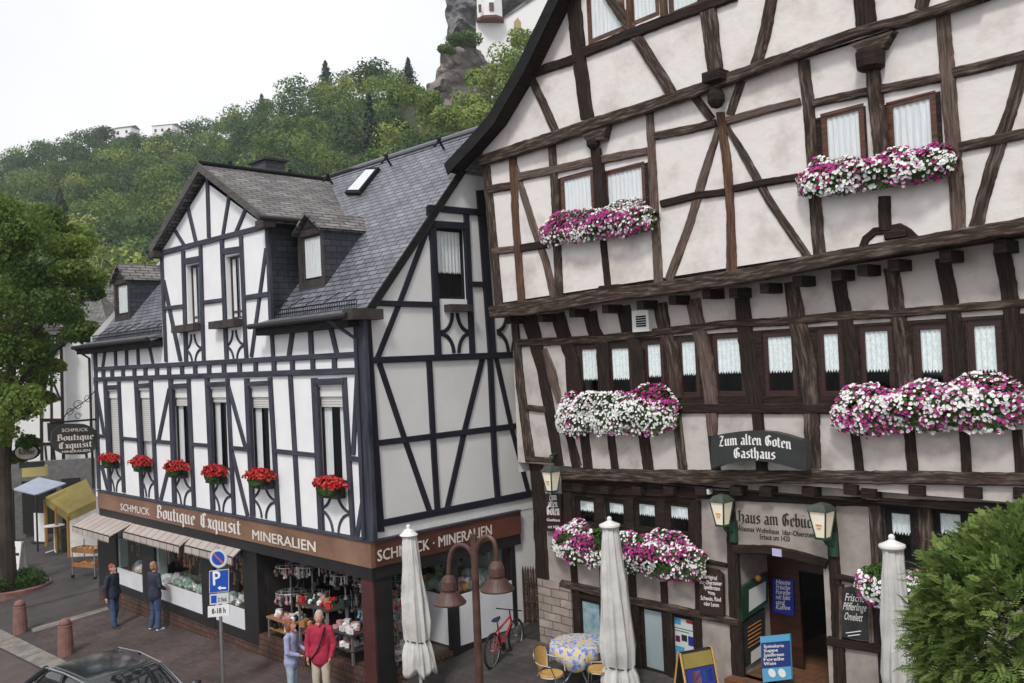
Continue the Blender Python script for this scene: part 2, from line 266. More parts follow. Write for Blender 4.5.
# ------------------------------------------------------------------ mesh builder
WM = {}
def up3(v): return Vector((v[0], v[1], v[2]))
class MB:
    def __init__(s): s.v = []; s.f = []; s.uv = []
    def face(s, pts, uv=None):
        i = len(s.v); s.v += [tuple(p) for p in pts]; s.f.append(tuple(range(i, i+len(pts))))
        if uv is None:
            a, b, c = Vector(pts[0]), Vector(pts[1]), Vector(pts[-1]); n = (b-a).cross(c-a)
            if n.length < 1e-12 and len(pts) > 3: n = (Vector(pts[2])-b).cross(a-b)
            if n.length < 1e-12: n = Vector((0, 0, 1))
            n.normalize()
            if abs(n.z) > .98: t = Vector((math.cos(AZ_F), math.sin(AZ_F), 0)); bb = Vector((-t.y, t.x, 0))
            else: t = Vector((0, 0, 1)).cross(n).normalized(); bb = n.cross(t)
            uv = [(Vector(p).dot(t), Vector(p).dot(bb)) for p in pts]
        s.uv.append(uv)
    def hexa(s, a, b):
        """a, b: two matching rings of n points -> closed prism"""
        n = len(a); s.face(list(b)); s.face(list(reversed(a)))
        for i in range(n):
            j = (i+1) % n; s.face([a[i], a[j], b[j], b[i]])
    def box(s, c, size, rz=0.0, M4=None):
        hx, hy, hz = [q/2 for q in size]; R_ = Matrix.Rotation(rz, 3, 'Z')
        P = [Vector(c) + R_ @ Vector((x*hx, y*hy, z*hz)) for z in (-1, 1) for (x, y) in ((-1, -1), (1, -1), (1, 1), (-1, 1))]
        if M4: P = [M4 @ p for p in P]
        s.hexa(P[:4], P[4:])
    def pbox(s, pl, u0, z0, u1, z1, d0, d1):
        a = [pl.P(u0, z0, d0), pl.P(u1, z0, d0), pl.P(u1, z1, d0), pl.P(u0, z1, d0)]
        b = [pl.P(u0, z0, d1), pl.P(u1, z0, d1), pl.P(u1, z1, d1), pl.P(u0, z1, d1)]
        s.hexa(a, b)
    def tube(s, pts, r, n=8, cap=True):
        pts = [Vector(p) for p in pts]; rs = r if isinstance(r, (list, tuple)) else [r]*len(pts); rings = []
        prev = None
        for i, p in enumerate(pts):
            d = (pts[min(i+1, len(pts)-1)] - pts[max(i-1, 0)]);
            if d.length < 1e-9: d = Vector((0, 0, 1))
            d.normalize()
            if prev is None: a = d.orthogonal().normalized()
            else:
                a = prev - d*prev.dot(d)
                a = a.normalized() if a.length > 1e-6 else d.orthogonal().normalized()
            prev = a; b = d.cross(a)
            rings.append([p + (a*math.cos(2*math.pi*k/n) + b*math.sin(2*math.pi*k/n))*rs[i] for k in range(n)])
        s.rings(rings, cap)
    def rings(s, rings, cap=True):
        n = len(rings[0]); base = len(s.v)
        for rg in rings: s.v += [tuple(p) for p in rg]
        for i in range(len(rings)-1):
            for k in range(n):
                k2 = (k+1) % n
                s.f.append((base+i*n+k, base+i*n+k2, base+(i+1)*n+k2, base+(i+1)*n+k))
                s.uv.append([(k/n, i*.2), ((k+1)/n, i*.2), ((k+1)/n, i*.2+.2), (k/n, i*.2+.2)])
        if cap:
            s.f.append(tuple(base+k for k in reversed(range(n)))); s.uv.append([(0, 0)]*n)
            s.f.append(tuple(base+(len(rings)-1)*n+k for k in range(n))); s.uv.append([(0, 0)]*n)
    def lathe(s, prof, c=(0, 0, 0), n=16, cap=True, sq=(1, 1), rz=0):
        c = Vector(c); R_ = Matrix.Rotation(rz, 3, 'Z')
        s.rings([[c + R_ @ Vector((r*sq[0]*math.cos(2*math.pi*k/n), r*sq[1]*math.sin(2*math.pi*k/n), z)) for k in range(n)] for (r, z) in prof], cap)
    def ball(s, c, r, n=10, sc=(1, 1, 1)):
        c = Vector(c)
        rg = []
        for i in range(n//2+1):
            a = -math.pi/2 + math.pi*i/(n//2); rr = max(.02, math.cos(a))*r
            rg.append([c + Vector((rr*sc[0]*math.cos(2*math.pi*k/n), rr*sc[1]*math.sin(2*math.pi*k/n), r*sc[2]*math.sin(a))) for k in range(n)])
        s.rings(rg)
    def build(s, name, mt, parent=None, world=True, smooth=False, label=None):
        me = bpy.data.meshes.new(name)
        V = s.v
        if parent is not None and world:
            inv = WM[parent.name].inverted(); V = [tuple(inv @ Vector(p)) for p in V]
        me.from_pydata(V, [], s.f); me.update()
        ul = me.uv_layers.new(name='UVMap'); flat = [c for f in s.uv for p in f for c in p]
        if len(flat) == len(ul.data)*2: ul.data.foreach_set('uv', flat)
        if mt is not None: me.materials.append(M[mt] if isinstance(mt, str) else mt)
        if smooth: me.polygons.foreach_set('use_smooth', [True]*len(me.polygons))
        o = bpy.data.objects.new(name, me); COL.objects.link(o)
        if parent is not None: o.parent = parent; WM[o.name] = WM[parent.name].copy()
        else: WM[o.name] = Matrix.Identity(4)
        if label: o['label'] = label
        return o
def tag(o, label=None, cat=None, group=None, kind=None):
    if label: o['label'] = label
    if cat: o['category'] = cat
    if group: o['group'] = group
    if kind: o['kind'] = kind
    return o
def thing(name, label, cat, loc, rz=0.0, group=None):
    o = bpy.data.objects.new(name, None); COL.objects.link(o); o.empty_display_size = .2
    o.location = loc; o.rotation_euler = (0, 0, rz)
    WM[o.name] = Matrix.Translation(Vector(loc)) @ Matrix.Rotation(rz, 4, 'Z')
    return tag(o, label, cat, group)
def dup(root, loc, rz=0.0, label=None):
    def cp(o, par):
        c = o.copy(); COL.objects.link(c); c.parent = par
        for ch in [x for x in bpy.data.objects if x.parent == o]: cp(ch, c)
        return c
    r = cp(root, None); r.location = loc; r.rotation_euler = (0, 0, rz)
    WM[r.name] = Matrix.Translation(Vector(loc)) @ Matrix.Rotation(rz, 4, 'Z')
    if label: r['label'] = label
    return r
def struct(name, mb, mt, **k):
    o = mb.build(name, mt, **k); o['kind'] = 'structure'; return o

_tc = [0]
def strip(pl, L, R_, d, parent, mt, name, d0=-.03, bev=.008, world=True):
    """timber whose two edges are the (u,z) polylines L and R_, standing d proud of the plane"""
    _tc[0] += 1; d = d + ((_tc[0]*.618) % 1)*.007
    mb = MB(); n = len(L); al = 0
    for i in range(n):
        if i: al += math.hypot(L[i][0]-L[i-1][0], L[i][1]-L[i-1][1])
        l, r = L[i], R_[i]; w_ = math.hypot(l[0]-r[0], l[1]-r[1]) or .01; t = min(.25, bev/w_)
        li = (l[0]+(r[0]-l[0])*t, l[1]+(r[1]-l[1])*t); ri = (r[0]+(l[0]-r[0])*t, r[1]+(l[1]-r[1])*t)
        ring = [pl.P(*l, d0), pl.P(*l, d-bev), pl.P(*li, d), pl.P(*ri, d), pl.P(*r, d-bev), pl.P(*r, d0)]
        mb.v += [tuple(p) for p in ring]
        s0 = _tc[0]*1.37
        if i:
            b = (i-1)*6
            cu = [0, .03, .04, .04+w_, .05+w_, .08+w_]
            for k in range(5):
                mb.f.append((b+k, b+k+1, b+6+k+1, b+6+k)); a0 = pal+s0; a1 = al+s0
                mb.uv.append([(a0, cu[k]+s0), (a0, cu[k+1]+s0), (a1, cu[k+1]+s0), (a1, cu[k]+s0)])
        pal = al
    for b in (0, (n-1)*6):
        mb.f.append(tuple(b+k for k in range(6))); mb.uv.append([(s0, s0), (s0, s0+.03), (s0, s0+.04), (s0, s0+.1), (s0, s0+.11), (s0, s0+.12)])
    return mb.build(name, mt, parent)
def timber(pl, pts, w, parent, mt, name='post', d=.03, rough=0.0, ext=0.0):
    """polyline of photo points lying on the plane; w = width (scalar or per point) in photo px"""
    if ext and len(pts) >= 2:
        a, b = Vector(pts[0]), Vector(pts[1]); e = (a-b).normalized()*ext; pts = [tuple(a+e)] + list(pts[1:])
        a, b = Vector(pts[-1]), Vector(pts[-2]); e = (a-b).normalized()*ext; pts = list(pts[:-1]) + [tuple(a+e)]
    ws = list(w) if isinstance(w, (list, tuple)) else [w]*len(pts)
    if rough:
        P2, W2 = [], []
        for i in range(len(pts)-1):
            a, b = pts[i], pts[i+1]; L = math.hypot(b[0]-a[0], b[1]-a[1]); n = max(1, int(L/4.5))
            for k in range(n + (1 if i == len(pts)-2 else 0)):
                t = k/n; P2.append((a[0]+(b[0]-a[0])*t, a[1]+(b[1]-a[1])*t)); W2.append(ws[i]+(ws[i+1]-ws[i])*t)
        pts, ws = P2, W2
    L, R_ = [], []; n = len(pts); sd_ = random.random()*99
    for i in range(n):
        a = pts[max(0, i-1)]; b = pts[min(n-1, i+1)]; dx, dy = b[0]-a[0], b[1]-a[1]; q = math.hypot(dx, dy) or 1
        nx, ny = -dy/q, dx/q; w1 = w2 = ws[i]/2
        if rough:
            w1 *= 1 + rough*(1.1*mnoise.noise(Vector((sd_, i*.3, 0)))+1.3*mnoise.noise(Vector((sd_+7, i*.95, 0)))); w2 *= 1 + rough*(1.1*mnoise.noise(Vector((sd_+40, i*.3, 0)))+1.3*mnoise.noise(Vector((sd_+47, i*.95, 0))))
            sft = rough*1.2*mnoise.noise(Vector((sd_+80, i*.17, 0)))*ws[i]*.4
            w1 += sft; w2 -= sft
        L.append(pl.hit(pts[i][0]+nx*w1, pts[i][1]+ny*w1, d)); R_.append(pl.hit(pts[i][0]-nx*w2, pts[i][1]-ny*w2, d))
    return strip(pl, L, R_, d, parent, mt, name, bev=.02 if rough else .008)
def wall(pl, u0, z0, u1, z1, holes, parent, mt, d=0.0, rev=.2, name='wall', join=None):
    mb = join or MB()
    us = sorted({u0, u1, *[h[0] for h in holes], *[h[2] for h in holes]}); zs = sorted({z0, z1, *[h[1] for h in holes], *[h[3] for h in holes]})
    us = [u for u in us if u0 <= u <= u1]; zs = [z for z in zs if z0 <= z <= z1]
    for i in range(len(us)-1):
        for j in range(len(zs)-1):
            cu, cz = (us[i]+us[i+1])/2, (zs[j]+zs[j+1])/2
            if any(h[0] < cu < h[2] and h[1] < cz < h[3] for h in holes): continue
            mb.face([pl.P(us[i], zs[j], d), pl.P(us[i+1], zs[j], d), pl.P(us[i+1], zs[j+1], d), pl.P(us[i], zs[j+1], d)])
    for (a, b, c, e) in holes:
        e2 = min(e, z1); b2 = max(b, z0)
        if e2 <= b2: continue
        q = [(a, b2), (c, b2), (c, e2), (a, e2)]
        for k in range(4):
            p, r = q[k], q[(k+1) % 4]
            mb.face([pl.P(*p, d), pl.P(*r, d), pl.P(*r, d-rev), pl.P(*p, d-rev)])
    return mb if join is not None else mb.build(name, mt, parent)
def hole(pl, x0, y0, x1, y1, d=0.0):
    xm, ym = (x0+x1)/2, (y0+y1)/2
    return (pl.hit(x0, ym, d)[0], pl.hit(xm, y1, d)[1], pl.hit(x1, ym, d)[0], pl.hit(xm, y0, d)[1])
def window(pl, h, parent, frame='red_frame', fw=.06, d=-.1, cur=None, curmat='curtain', cz=1.0, mull=0, scallop=False, label=None, sash=0):
    """window part (frame) > pane, curtain"""
    a, b, c, e = h; mb = MB()
    mb.pbox(pl, a, b, a+fw, e, d-.05, d); mb.pbox(pl, c-fw, b, c, e, d-.05, d)
    mb.pbox(pl, a+fw, b, c-fw, b+fw, d-.05, d-.001); mb.pbox(pl, a+fw, e-fw, c-fw, e, d-.05, d-.001)
    for k in range(mull):
        u = a+(c-a)*(k+1)/(mull+1); mb.pbox(pl, u-fw*.5, b+fw, u+fw*.5, e-fw, d-.05, d-.003)
    if sash: z = b+(e-b)*sash; mb.pbox(pl, a+fw, z-fw*.4, c-fw, z+fw*.4, d-.05, d-.005)
    W_ = mb.build('window', frame, parent, label=label)
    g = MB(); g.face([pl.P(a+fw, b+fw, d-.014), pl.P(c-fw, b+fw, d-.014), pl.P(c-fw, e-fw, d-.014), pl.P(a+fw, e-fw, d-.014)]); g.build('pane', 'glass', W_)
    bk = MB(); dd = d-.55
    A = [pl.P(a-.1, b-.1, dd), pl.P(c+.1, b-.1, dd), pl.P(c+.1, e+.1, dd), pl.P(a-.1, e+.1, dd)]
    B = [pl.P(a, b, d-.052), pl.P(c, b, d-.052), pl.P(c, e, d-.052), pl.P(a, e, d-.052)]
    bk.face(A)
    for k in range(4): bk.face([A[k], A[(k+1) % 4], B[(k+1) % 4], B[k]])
    bk.build('dark_backing', 'room', W_)  # added dark box behind the pane, stands in for the unlit room
    if cur:
        cm = MB(); n = max(6, int((c-a)/.035)); zt = e-fw; zb = e-fw-(e-b-2*fw)*cz
        for (f0, f1) in cur:
            ua = a+fw+(c-a-2*fw)*f0; ub = a+fw+(c-a-2*fw)*f1
            for k in range(n):
                t0, t1 = k/n, (k+1)/n
                w0 = .009*math.sin(k*1.9); w1 = .009*math.sin((k+1)*1.9)
                s0 = (.05 if k % 2 else 0) if scallop else 0; s1 = (.05 if (k+1) % 2 else 0) if scallop else 0
                p0, p1 = ua+(ub-ua)*t0, ua+(ub-ua)*t1
                cm.face([pl.P(p0, zb-s0, d-.030+w0), pl.P(p1, zb-s1, d-.030+w1), pl.P(p1, zt, d-.030+w1), pl.P(p0, zt, d-.030+w0)], uv=[(p0, zb), (p1, zb), (p1, zt), (p0, zt)])
        cm.build('curtain', curmat, W_)
    return W_

# ------------------------------------------------------------------ lettering
GL = {
'i': (.42, [[(0, .85), (.12, 1), (.12, .15), (.25, 0)], [(.06, 1.32), (.18, 1.42)]]),
'n': (.78, [[(0, .85), (.12, 1), (.12, .1), (.2, 0)], [(.12, .82), (.35, 1), (.5, .85), (.5, .12), (.62, 0)]]),
'm': (1.15, [[(0, .85), (.12, 1), (.12, .1), (.2, 0)], [(.12, .82), (.35, 1), (.5, .85), (.5, .1), (.56, 0)], [(.5, .82), (.72, 1), (.88, .85), (.88, .12), (1.0, 0)]]),
'u': (.78, [[(0, .9), (.12, 1), (.12, .12), (.3, 0), (.5, .17)], [(.42, .93), (.5, 1), (.5, .12), (.62, 0)]]),
'a': (.74, [[(.05, .85), (.25, 1), (.48, .85), (.48, .12), (.6, 0)], [(.48, .55), (.2, .52), (.1, .3), (.14, .1), (.28, 0), (.48, .16)]]),
'e': (.64, [[(.52, .15), (.3, 0), (.12, .15), (.12, .85), (.32, 1), (.5, .85), (.45, .62), (.14, .45)]]),
'o': (.68, [[(.3, 0), (.1, .15), (.1, .85), (.3, 1), (.5, .85), (.5, .15), (.3, 0)]]),
'l': (.4, [[(.02, 1.45), (.12, 1.55), (.12, .15), (.26, 0)]]),
't': (.5, [[(.15, 1.32), (.15, .15), (.3, 0), (.42, .1)], [(0, 1), (.4, 1)]]),
's': (.62, [[(.48, .85), (.3, 1), (.12, .85), (.15, .62), (.45, .4), (.45, .15), (.28, 0), (.08, .12)]]),
'h': (.74, [[(.02, 1.45), (.12, 1.55), (.12, .12), (.2, 0)], [(.12, .82), (.35, 1), (.5, .8), (.5, .1), (.38, -.25), (.25, -.32)]]),
'b': (.7, [[(.02, 1.45), (.12, 1.55), (.12, .15), (.3, 0), (.5, .15), (.5, .8), (.33, 1), (.12, .85)]]),
'k': (.7, [[(.02, 1.45), (.12, 1.55), (.12, .12), (.2, 0)], [(.12, .6), (.35, 1), (.48, .85), (.2, .55), (.45, .15), (.58, 0)]]),
'c': (.56, [[(.45, .85), (.3, 1), (.1, .85), (.1, .15), (.28, 0), (.46, .12)]]),
'x': (.6, [[(.02, .95), (.14, 1), (.4, .05), (.52, .05)], [(.48, 1), (.05, 0)]]),
'q': (.72, [[(.5, .85), (.3, 1), (.1, .85), (.1, .15), (.28, 0), (.5, .16)], [(.5, 1), (.5, -.45)]]),
'Z': (.92, [[(.1, 1.35), (.3, 1.5), (.6, 1.35), (.75, 1.5)], [(.7, 1.45), (.15, .1)], [(.05, .05), (.3, .12), (.5, 0), (.78, .15)], [(.2, .8), (.6, .8)]]),
'G': (1.0, [[(.78, 1.3), (.5, 1.5), (.2, 1.3), (.1, .8), (.15, .2), (.4, 0), (.72, .15), (.76, .6), (.5, .8)], [(.42, 1.4), (.42, .2)]]),
'H': (.98, [[(.05, 1.35), (.2, 1.5), (.25, 1.2), (.25, .15), (.1, 0)], [(.25, .85), (.55, 1.05), (.75, .85), (.75, .1), (.5, -.25)], [(.25, 1.3), (.6, 1.5)]]),
'B': (.95, [[(.22, 1.4), (.22, .1)], [(.05, 1.3), (.3, 1.5), (.65, 1.35), (.6, 1.0), (.3, .85)], [(.3, .85), (.7, .7), (.74, .2), (.4, 0), (.05, .15)]]),
'E': (.92, [[(.72, 1.3), (.45, 1.5), (.15, 1.25), (.1, .3), (.4, 0), (.76, .2)], [(.1, .8), (.6, .85)], [(.42, 1.4), (.42, .1)]]),
' ': (.45, []),
}
GL['ü'] = (.78, GL['u'][1] + [[(.1, 1.3), (.2, 1.4)], [(.38, 1.3), (.48, 1.4)]])
def blackletter(txt, nib=.15):
    polys, x = [], 0
    nx, ny = nib*.75, nib*.42
    for ch in txt:
        adv, st = GL[ch]
        for pl_ in st:
            for (a, b) in zip(pl_[:-1], pl_[1:]):
                ax, ay, bx, by = a[0]+x, a[1], b[0]+x, b[1]
                q = [(ax-nx, ay-ny), (ax+nx, ay+ny), (bx+nx, by+ny), (bx-nx, by-ny)]
                ar = sum(q[i][0]*q[(i+1) % 4][1]-q[(i+1) % 4][0]*q[i][1] for i in range(4))
                if abs(ar) < .01: q = [(ax-nx, ay-ny-.03), (ax+nx, ay+ny+.03), (bx+nx, by+ny-.03), (bx-nx, by-ny-.06)]
                polys.append(q)
        x += adv
    return polys, x
def plain(txt, bold=True):
    cu = bpy.data.curves.new('t', 'FONT'); cu.body = txt; cu.size = 1.0; cu.resolution_u = 2
    ob = bpy.data.objects.new('t', cu); COL.objects.link(ob)
    me = bpy.data.meshes.new_from_object(ob.evaluated_get(bpy.context.evaluated_depsgraph_get()))
    P = [[(me.vertices[i].co.x, me.vertices[i].co.y) for i in f.vertices] for f in me.polygons]
    xs = [v.co.x for v in me.vertices] or [0, 1]; x0, x1 = min(xs), max(xs)
    bpy.data.objects.remove(ob); bpy.data.curves.remove(cu); bpy.data.meshes.remove(me)
    Q = [[(a-x0, b) for a, b in p] for p in P]
    if bold: Q = Q + [[(a+.022, b+.012) for a, b in p] for p in Q] + [[(a-.022, b-.012) for a, b in p] for p in Q]
    return Q, x1-x0
def letters(pl, txt, p0, p1, hpx_or_m, parent, mt, d, style='plain', zero=None, arc=0.0, name='lettering', slant=0.0, bold=True):
    """text between (u,z) points p0 (left end of baseline) and p1 (right end); height in metres of x-height (blackletter) or cap height"""
    polys, W_ = blackletter(txt) if style == 'black' else plain(txt, bold)
    h = hpx_or_m if style == 'black' else hpx_or_m/.7
    mb = MB() if zero is None else zero
    du, dz = p1[0]-p0[0], p1[1]-p0[1]
    for i, q in enumerate(polys):
        pts = []
        for (x, y) in q:
            t = x/W_; pts.append(pl.P(p0[0]+du*t+slant*y*h, p0[1]+dz*t+y*h+arc*4*t*(1-t), d+(i % 41)*.00012))
        mb.face(pts)
    if zero is None: return mb.build(name, mt, parent)
    return mb
# ================================================================== GROUND
mb = MB()
gx = [-400, -200, -120, -80] + list(range(-60, 61, 4)) + [80, 120, 200, 400]
gy = [-60, -20] + list(range(0, 81, 4)) + [100, 150, 300, 700]
for i in range(len(gx)-1):
    for j in range(len(gy)-1):
        q = [(gx[i], gy[j]), (gx[i+1], gy[j]), (gx[i+1], gy[j+1]), (gx[i], gy[j+1])]
        mb.face([(x, y, gz(x, y)) for x, y in q])
struct('ground', mb, 'asphalt')
def sheet(name, pts, mt, dz, step=2.0):
    """a flush sheet following the street level, from a convex or simple polygon of ground points"""
    bm = bmesh.new(); vs = [bm.verts.new((p[0], p[1], 0)) for p in pts]; bm.faces.new(vs)
    xs = [p[0] for p in pts]; ys = [p[1] for p in pts]
    for k in range(1, int((max(xs)-min(xs))/step)): bmesh.ops.bisect_plane(bm, geom=bm.verts[:]+bm.edges[:]+bm.faces[:], plane_co=(min(xs)+k*step, 0, 0), plane_no=(1, 0, 0))
    for k in range(1, int((max(ys)-min(ys))/step)): bmesh.ops.bisect_plane(bm, geom=bm.verts[:]+bm.edges[:]+bm.faces[:], plane_co=(0, min(ys)+k*step, 0), plane_no=(0, 1, 0))
    mb = MB()
    for f in bm.faces:
        pp = [(v.co.x, v.co.y, gz(v.co.x, v.co.y)+dz) for v in f.verts]
        if f.normal.z < 0: pp.reverse()
        mb.face(pp)
    bm.free(); return struct(name, mb, mt)
def bfp(u, d): p = BF.P(u, 0, d); return (p.x, p.y)
uL = BF.hit(94, 440)[0]
# pavement in front of the boutique, terrace before the inn
_q = [G(33, 631), G(107, 609)]
sheet('pavement', [(_q[0].x, _q[0].y), (_q[1].x, _q[1].y), bfp(uL+1.4, .01), bfp(.0, .01), bfp(4, -3), bfp(7.5, .02), bfp(7.5, 6.5), bfp(-3, 8.5), (G(50, 674).x, G(50, 674).y)], 'pave', .006)
ptsT = [BS.P(0, 0, .3), BS.P(0, 0, 5.5), I0.P(16, 0, 6), I0.P(16, 0, .0), I0.P(-1.6, 0, .0), BS.P(7.5, 0, .3)]
sheet('terrace_ground', [(p.x, p.y) for p in ptsT], 'terrace', .012)
# pale kerb strip and cross channel
k0, k1, k2, k3 = G(-60, 603), G(-60, 622), G(62, 683), G(90, 683)
sheet('kerb_strip', [(p.x, p.y) for p in (G(-60, 600), G(70, 664), G(50, 673), G(-60, 618))], 'kerb', .018)
sheet('road', [(p.x, p.y) for p in (G(-60, 619), G(50, 675), G(240, 780), G(-60, 780))], 'asphalt_brown', .010)
sheet('drain_channel', [(p.x, p.y) for p in (G(31, 629), G(107, 607), G(109, 610), G(33, 633))], 'kerb', .014)
sheet('street', [(p.x, p.y) for p in (G(100, 589), G(30, 607), G(-30, 590), G(-30, 470), G(100, 500))], 'asphalt', .011)

# ================================================================== HILL
SKY = [(-700, 300), (-200, 215), (-60, 178), (0, 162), (41, 149), (61, 145), (106, 133), (180, 134), (230, 122), (270, 104), (320, 86), (350, 76), (390, 66), (425, 60), (445, 56), (480, 66), (560, 70), (700, 60), (1400, 60)]
R1 = [(-700, 500), (0, 380), (200, 320), (320, 230), (430, 165), (480, 150), (700, 150), (1400, 150)]
R0 = [(-700, 140), (0, 95), (200, 75), (430, 60), (1400, 55)]
def lerp(T, x):
    for (a, b), (c, d_) in zip(T[:-1], T[1:]):
        if x <= c: return b+(d_-b)*max(0, min(1, (x-a)/(c-a)))
    return T[-1][1]
TREE_H = 6.0
def hill(xp, t):
    """terrain point on the bearing of photo column xp; t 0 foot .. 1 crest .. beyond = plateau"""
    r0, r1 = lerp(R0, xp), lerp(R1, xp); r = r0+(r1-r0)*t
    ys = lerp(SKY, xp); v = ray(xp, ys); h = math.hypot(v.x, v.y)
    zc = CAMZ + v.z/h*r1 - TREE_H
    hx, hy = v.x/h, v.y/h
    if t <= 1: z = -.3 + (zc+.3)*(max(0, t)**1.15)
    else: z = zc + (r-r1)*.02
    z += 2.2*mnoise.noise(Vector((hx*r*.02, hy*r*.02, 3)))*min(1, max(0, t*2))
    return Vector((hx*r, hy*r, z))
cols = list(range(-700, 1401, 20)); tt = [-.02, 0] + [k/24 for k in range(1, 25)] + [1.1, 1.35]
mb = MB(); 
grid = [[hill(x, t) for t in tt] for x in cols]
for g in grid: g[0].z = -2
for i in range(len(cols)-1):
    for j in range(len(tt)-1):
        mb.face([grid[i][j], grid[i+1][j], grid[i+1][j+1], grid[i][j+1]], uv=[(0, 0)]*4)
struct('hillside', mb, 'grass', smooth=True)
# the hazy air over the valley: one even, pale volume round everything
mb = MB(); mb.box((0, 330, 72), (1500, 900, 150))
hz = mb.build('haze', None); hz['kind'] = 'stuff'
hm = bpy.data.materials.new('haze_air'); hm.use_nodes = True; _n = hm.node_tree; _n.nodes.clear()
_o = _n.nodes.new('ShaderNodeOutputMaterial'); _v = _n.nodes.new('ShaderNodeVolumePrincipled')
_v.inputs['Color'].default_value = (.92, .95, 1, 1); _v.inputs['Density'].default_value = .00026; _v.inputs['Anisotropy'].default_value = 0
_n.links.new(_v.outputs[0], _o.inputs['Volume']); hz.data.materials.append(hm)

rng = np.random.default_rng(11)
def cloud_mesh(name, C, Rr, n_per, size, tint, mt, parent=None, flat=.75, lobes=6, kind=None, jit=.55, label=None, lobesz=.55):
    """crowns of small leaf-clump faces: C (k,3) centres, Rr (k,) radii"""
    C = np.asarray(C, float); Rr = np.asarray(Rr, float); k = len(C)
    # lobes
    ld = rng.normal(size=(k, lobes, 3)); ld /= np.linalg.norm(ld, axis=2, keepdims=True)
    ld[..., 2] = np.abs(ld[..., 2])*.9-.25
    lc = C[:, None, :] + ld*(Rr[:, None, None]*.62*rng.uniform(.6, 1.1, (k, lobes, 1)))*np.array([1, 1, flat])
    lr = Rr[:, None]*rng.uniform(lobesz*.75, lobesz*1.15, (k, lobes))
    m_ = max(1, n_per//lobes)
    d = rng.normal(size=(k, lobes, m_, 3)); d /= np.linalg.norm(d, axis=3, keepdims=True)
    rr = lr[..., None, None]*(rng.uniform(.45, 1.0, (k, lobes, m_, 1))**.45)
    P = lc[:, :, None, :] + d*rr*np.array([1, 1, flat])
    P = P.reshape(-1, 3); D = d.reshape(-1, 3)
    nrm = D + rng.normal(size=D.shape)*jit; nrm /= np.linalg.norm(nrm, axis=1, keepdims=True)
    a = np.cross(nrm, rng.normal(size=D.shape)); a /= np.linalg.norm(a, axis=1, keepdims=True); b = np.cross(nrm, a)
    sz = (np.repeat(np.asarray(size)*np.ones(k), lobes*m_)*rng.uniform(.6, 1.35, len(P)))[:, None]
    V = np.stack([P-a*sz-b*sz*.2, P-b*sz*.75+a*sz*.1, P+a*sz+b*sz*.15, P+b*sz*.8-a*sz*.15], axis=1).reshape(-1, 3)
    tn = np.repeat(np.asarray(tint)*np.ones(k), lobes*m_*4); tn = np.clip(tn + np.repeat(rng.normal(size=len(P))*.07, 4), 0, 1)
    return raw_quads(name, V, tn, mt, parent, kind, label)
def raw_quads(name, V, tn, mt, parent=None, kind=None, label=None):
    if parent is not None:
        inv = np.array(WM[parent.name].inverted()); V = V @ inv[:3, :3].T + inv[:3, 3]
    n = len(V)//4; me = bpy.data.meshes.new(name)
    me.vertices.add(n*4); me.vertices.foreach_set('co', V.astype('f').ravel())
    me.loops.add(n*4); me.loops.foreach_set('vertex_index', np.arange(n*4, dtype='i'))
    me.polygons.add(n); me.polygons.foreach_set('loop_start', np.arange(0, n*4, 4, dtype='i')); me.polygons.foreach_set('loop_total', np.full(n, 4, 'i'))
    me.update()
    at = me.attributes.new('tint', 'FLOAT', 'POINT'); at.data.foreach_set('value', np.asarray(tn, 'f'))
    me.materials.append(M[mt]); o = bpy.data.objects.new(name, me); COL.objects.link(o)
    if parent is not None: o.parent = parent; WM[o.name] = WM[parent.name].copy()
    else: WM[o.name] = Matrix.Identity(4)
    if kind: o['kind'] = kind
    if label: o['label'] = label
    return o
# rock windows in the wood (photo boxes kept clear of trees)
CLEAR = [(418, 40, 470, 100), (474, -40, 548, 54), (118, 122, 136, 129.5), (157, 120, 178, 128.5)]
C, Rr, T_ = [], [], []
gridc = {}
for xp0 in range(-140, 640, 1):
    for rep in range(9):
        xp = xp0 + random.random()
        r0, r1 = lerp(R0, xp), lerp(R1, xp)
        t = random.random()**.9 * 1.06
        p = hill(xp, t); R_ = random.uniform(2.8, 5.6)*(1.1 if xp < 300 else .85)
        c = p + Vector((0, 0, R_*.85 + random.uniform(1, 2.5)))
        q = px(c); rp = R_*FPX/q[2]
        if any(a-rp*.6 < q[0] < c2+rp*.6 and b-rp*.5 < q[1] < d_+rp*.9 for a, b, c2, d_ in CLEAR): continue
        if q[1] > 345: continue
        if q[0] > 560 or (q[0] > 300 and q[1] > 215): continue
        key = (int(c.x//6), int(c.y//6)); bad = False
        for ix in (-1, 0, 1):
            for iy in (-1, 0, 1):
                for (cc, r2) in gridc.get((key[0]+ix, key[1]+iy), ()):
                    if (cc-c).length < .82*(R_+r2): bad = True
        if bad: continue
        gridc.setdefault(key, []).append((c, R_)); C.append(c); Rr.append(R_)
        ton = .30 + .5*mnoise.noise(Vector((c.x*.018, c.y*.018, 0))) + random.gauss(0, .27)
        near = max(0, min(1, 1-(t)/.5))
        ton += .32*near + (.15 if xp > 330 else 0)
        T_.append(max(0, min(1, ton)))
fw_ = cloud_mesh('forest', C, Rr, 620, [max(.20, r*.062) for r in Rr], T_, 'leaf_far', kind='stuff', jit=.42, lobes=7, lobesz=.6, flat=.95)
# dense inner masses so that the ground does not shine through
print('crowns', len(C))

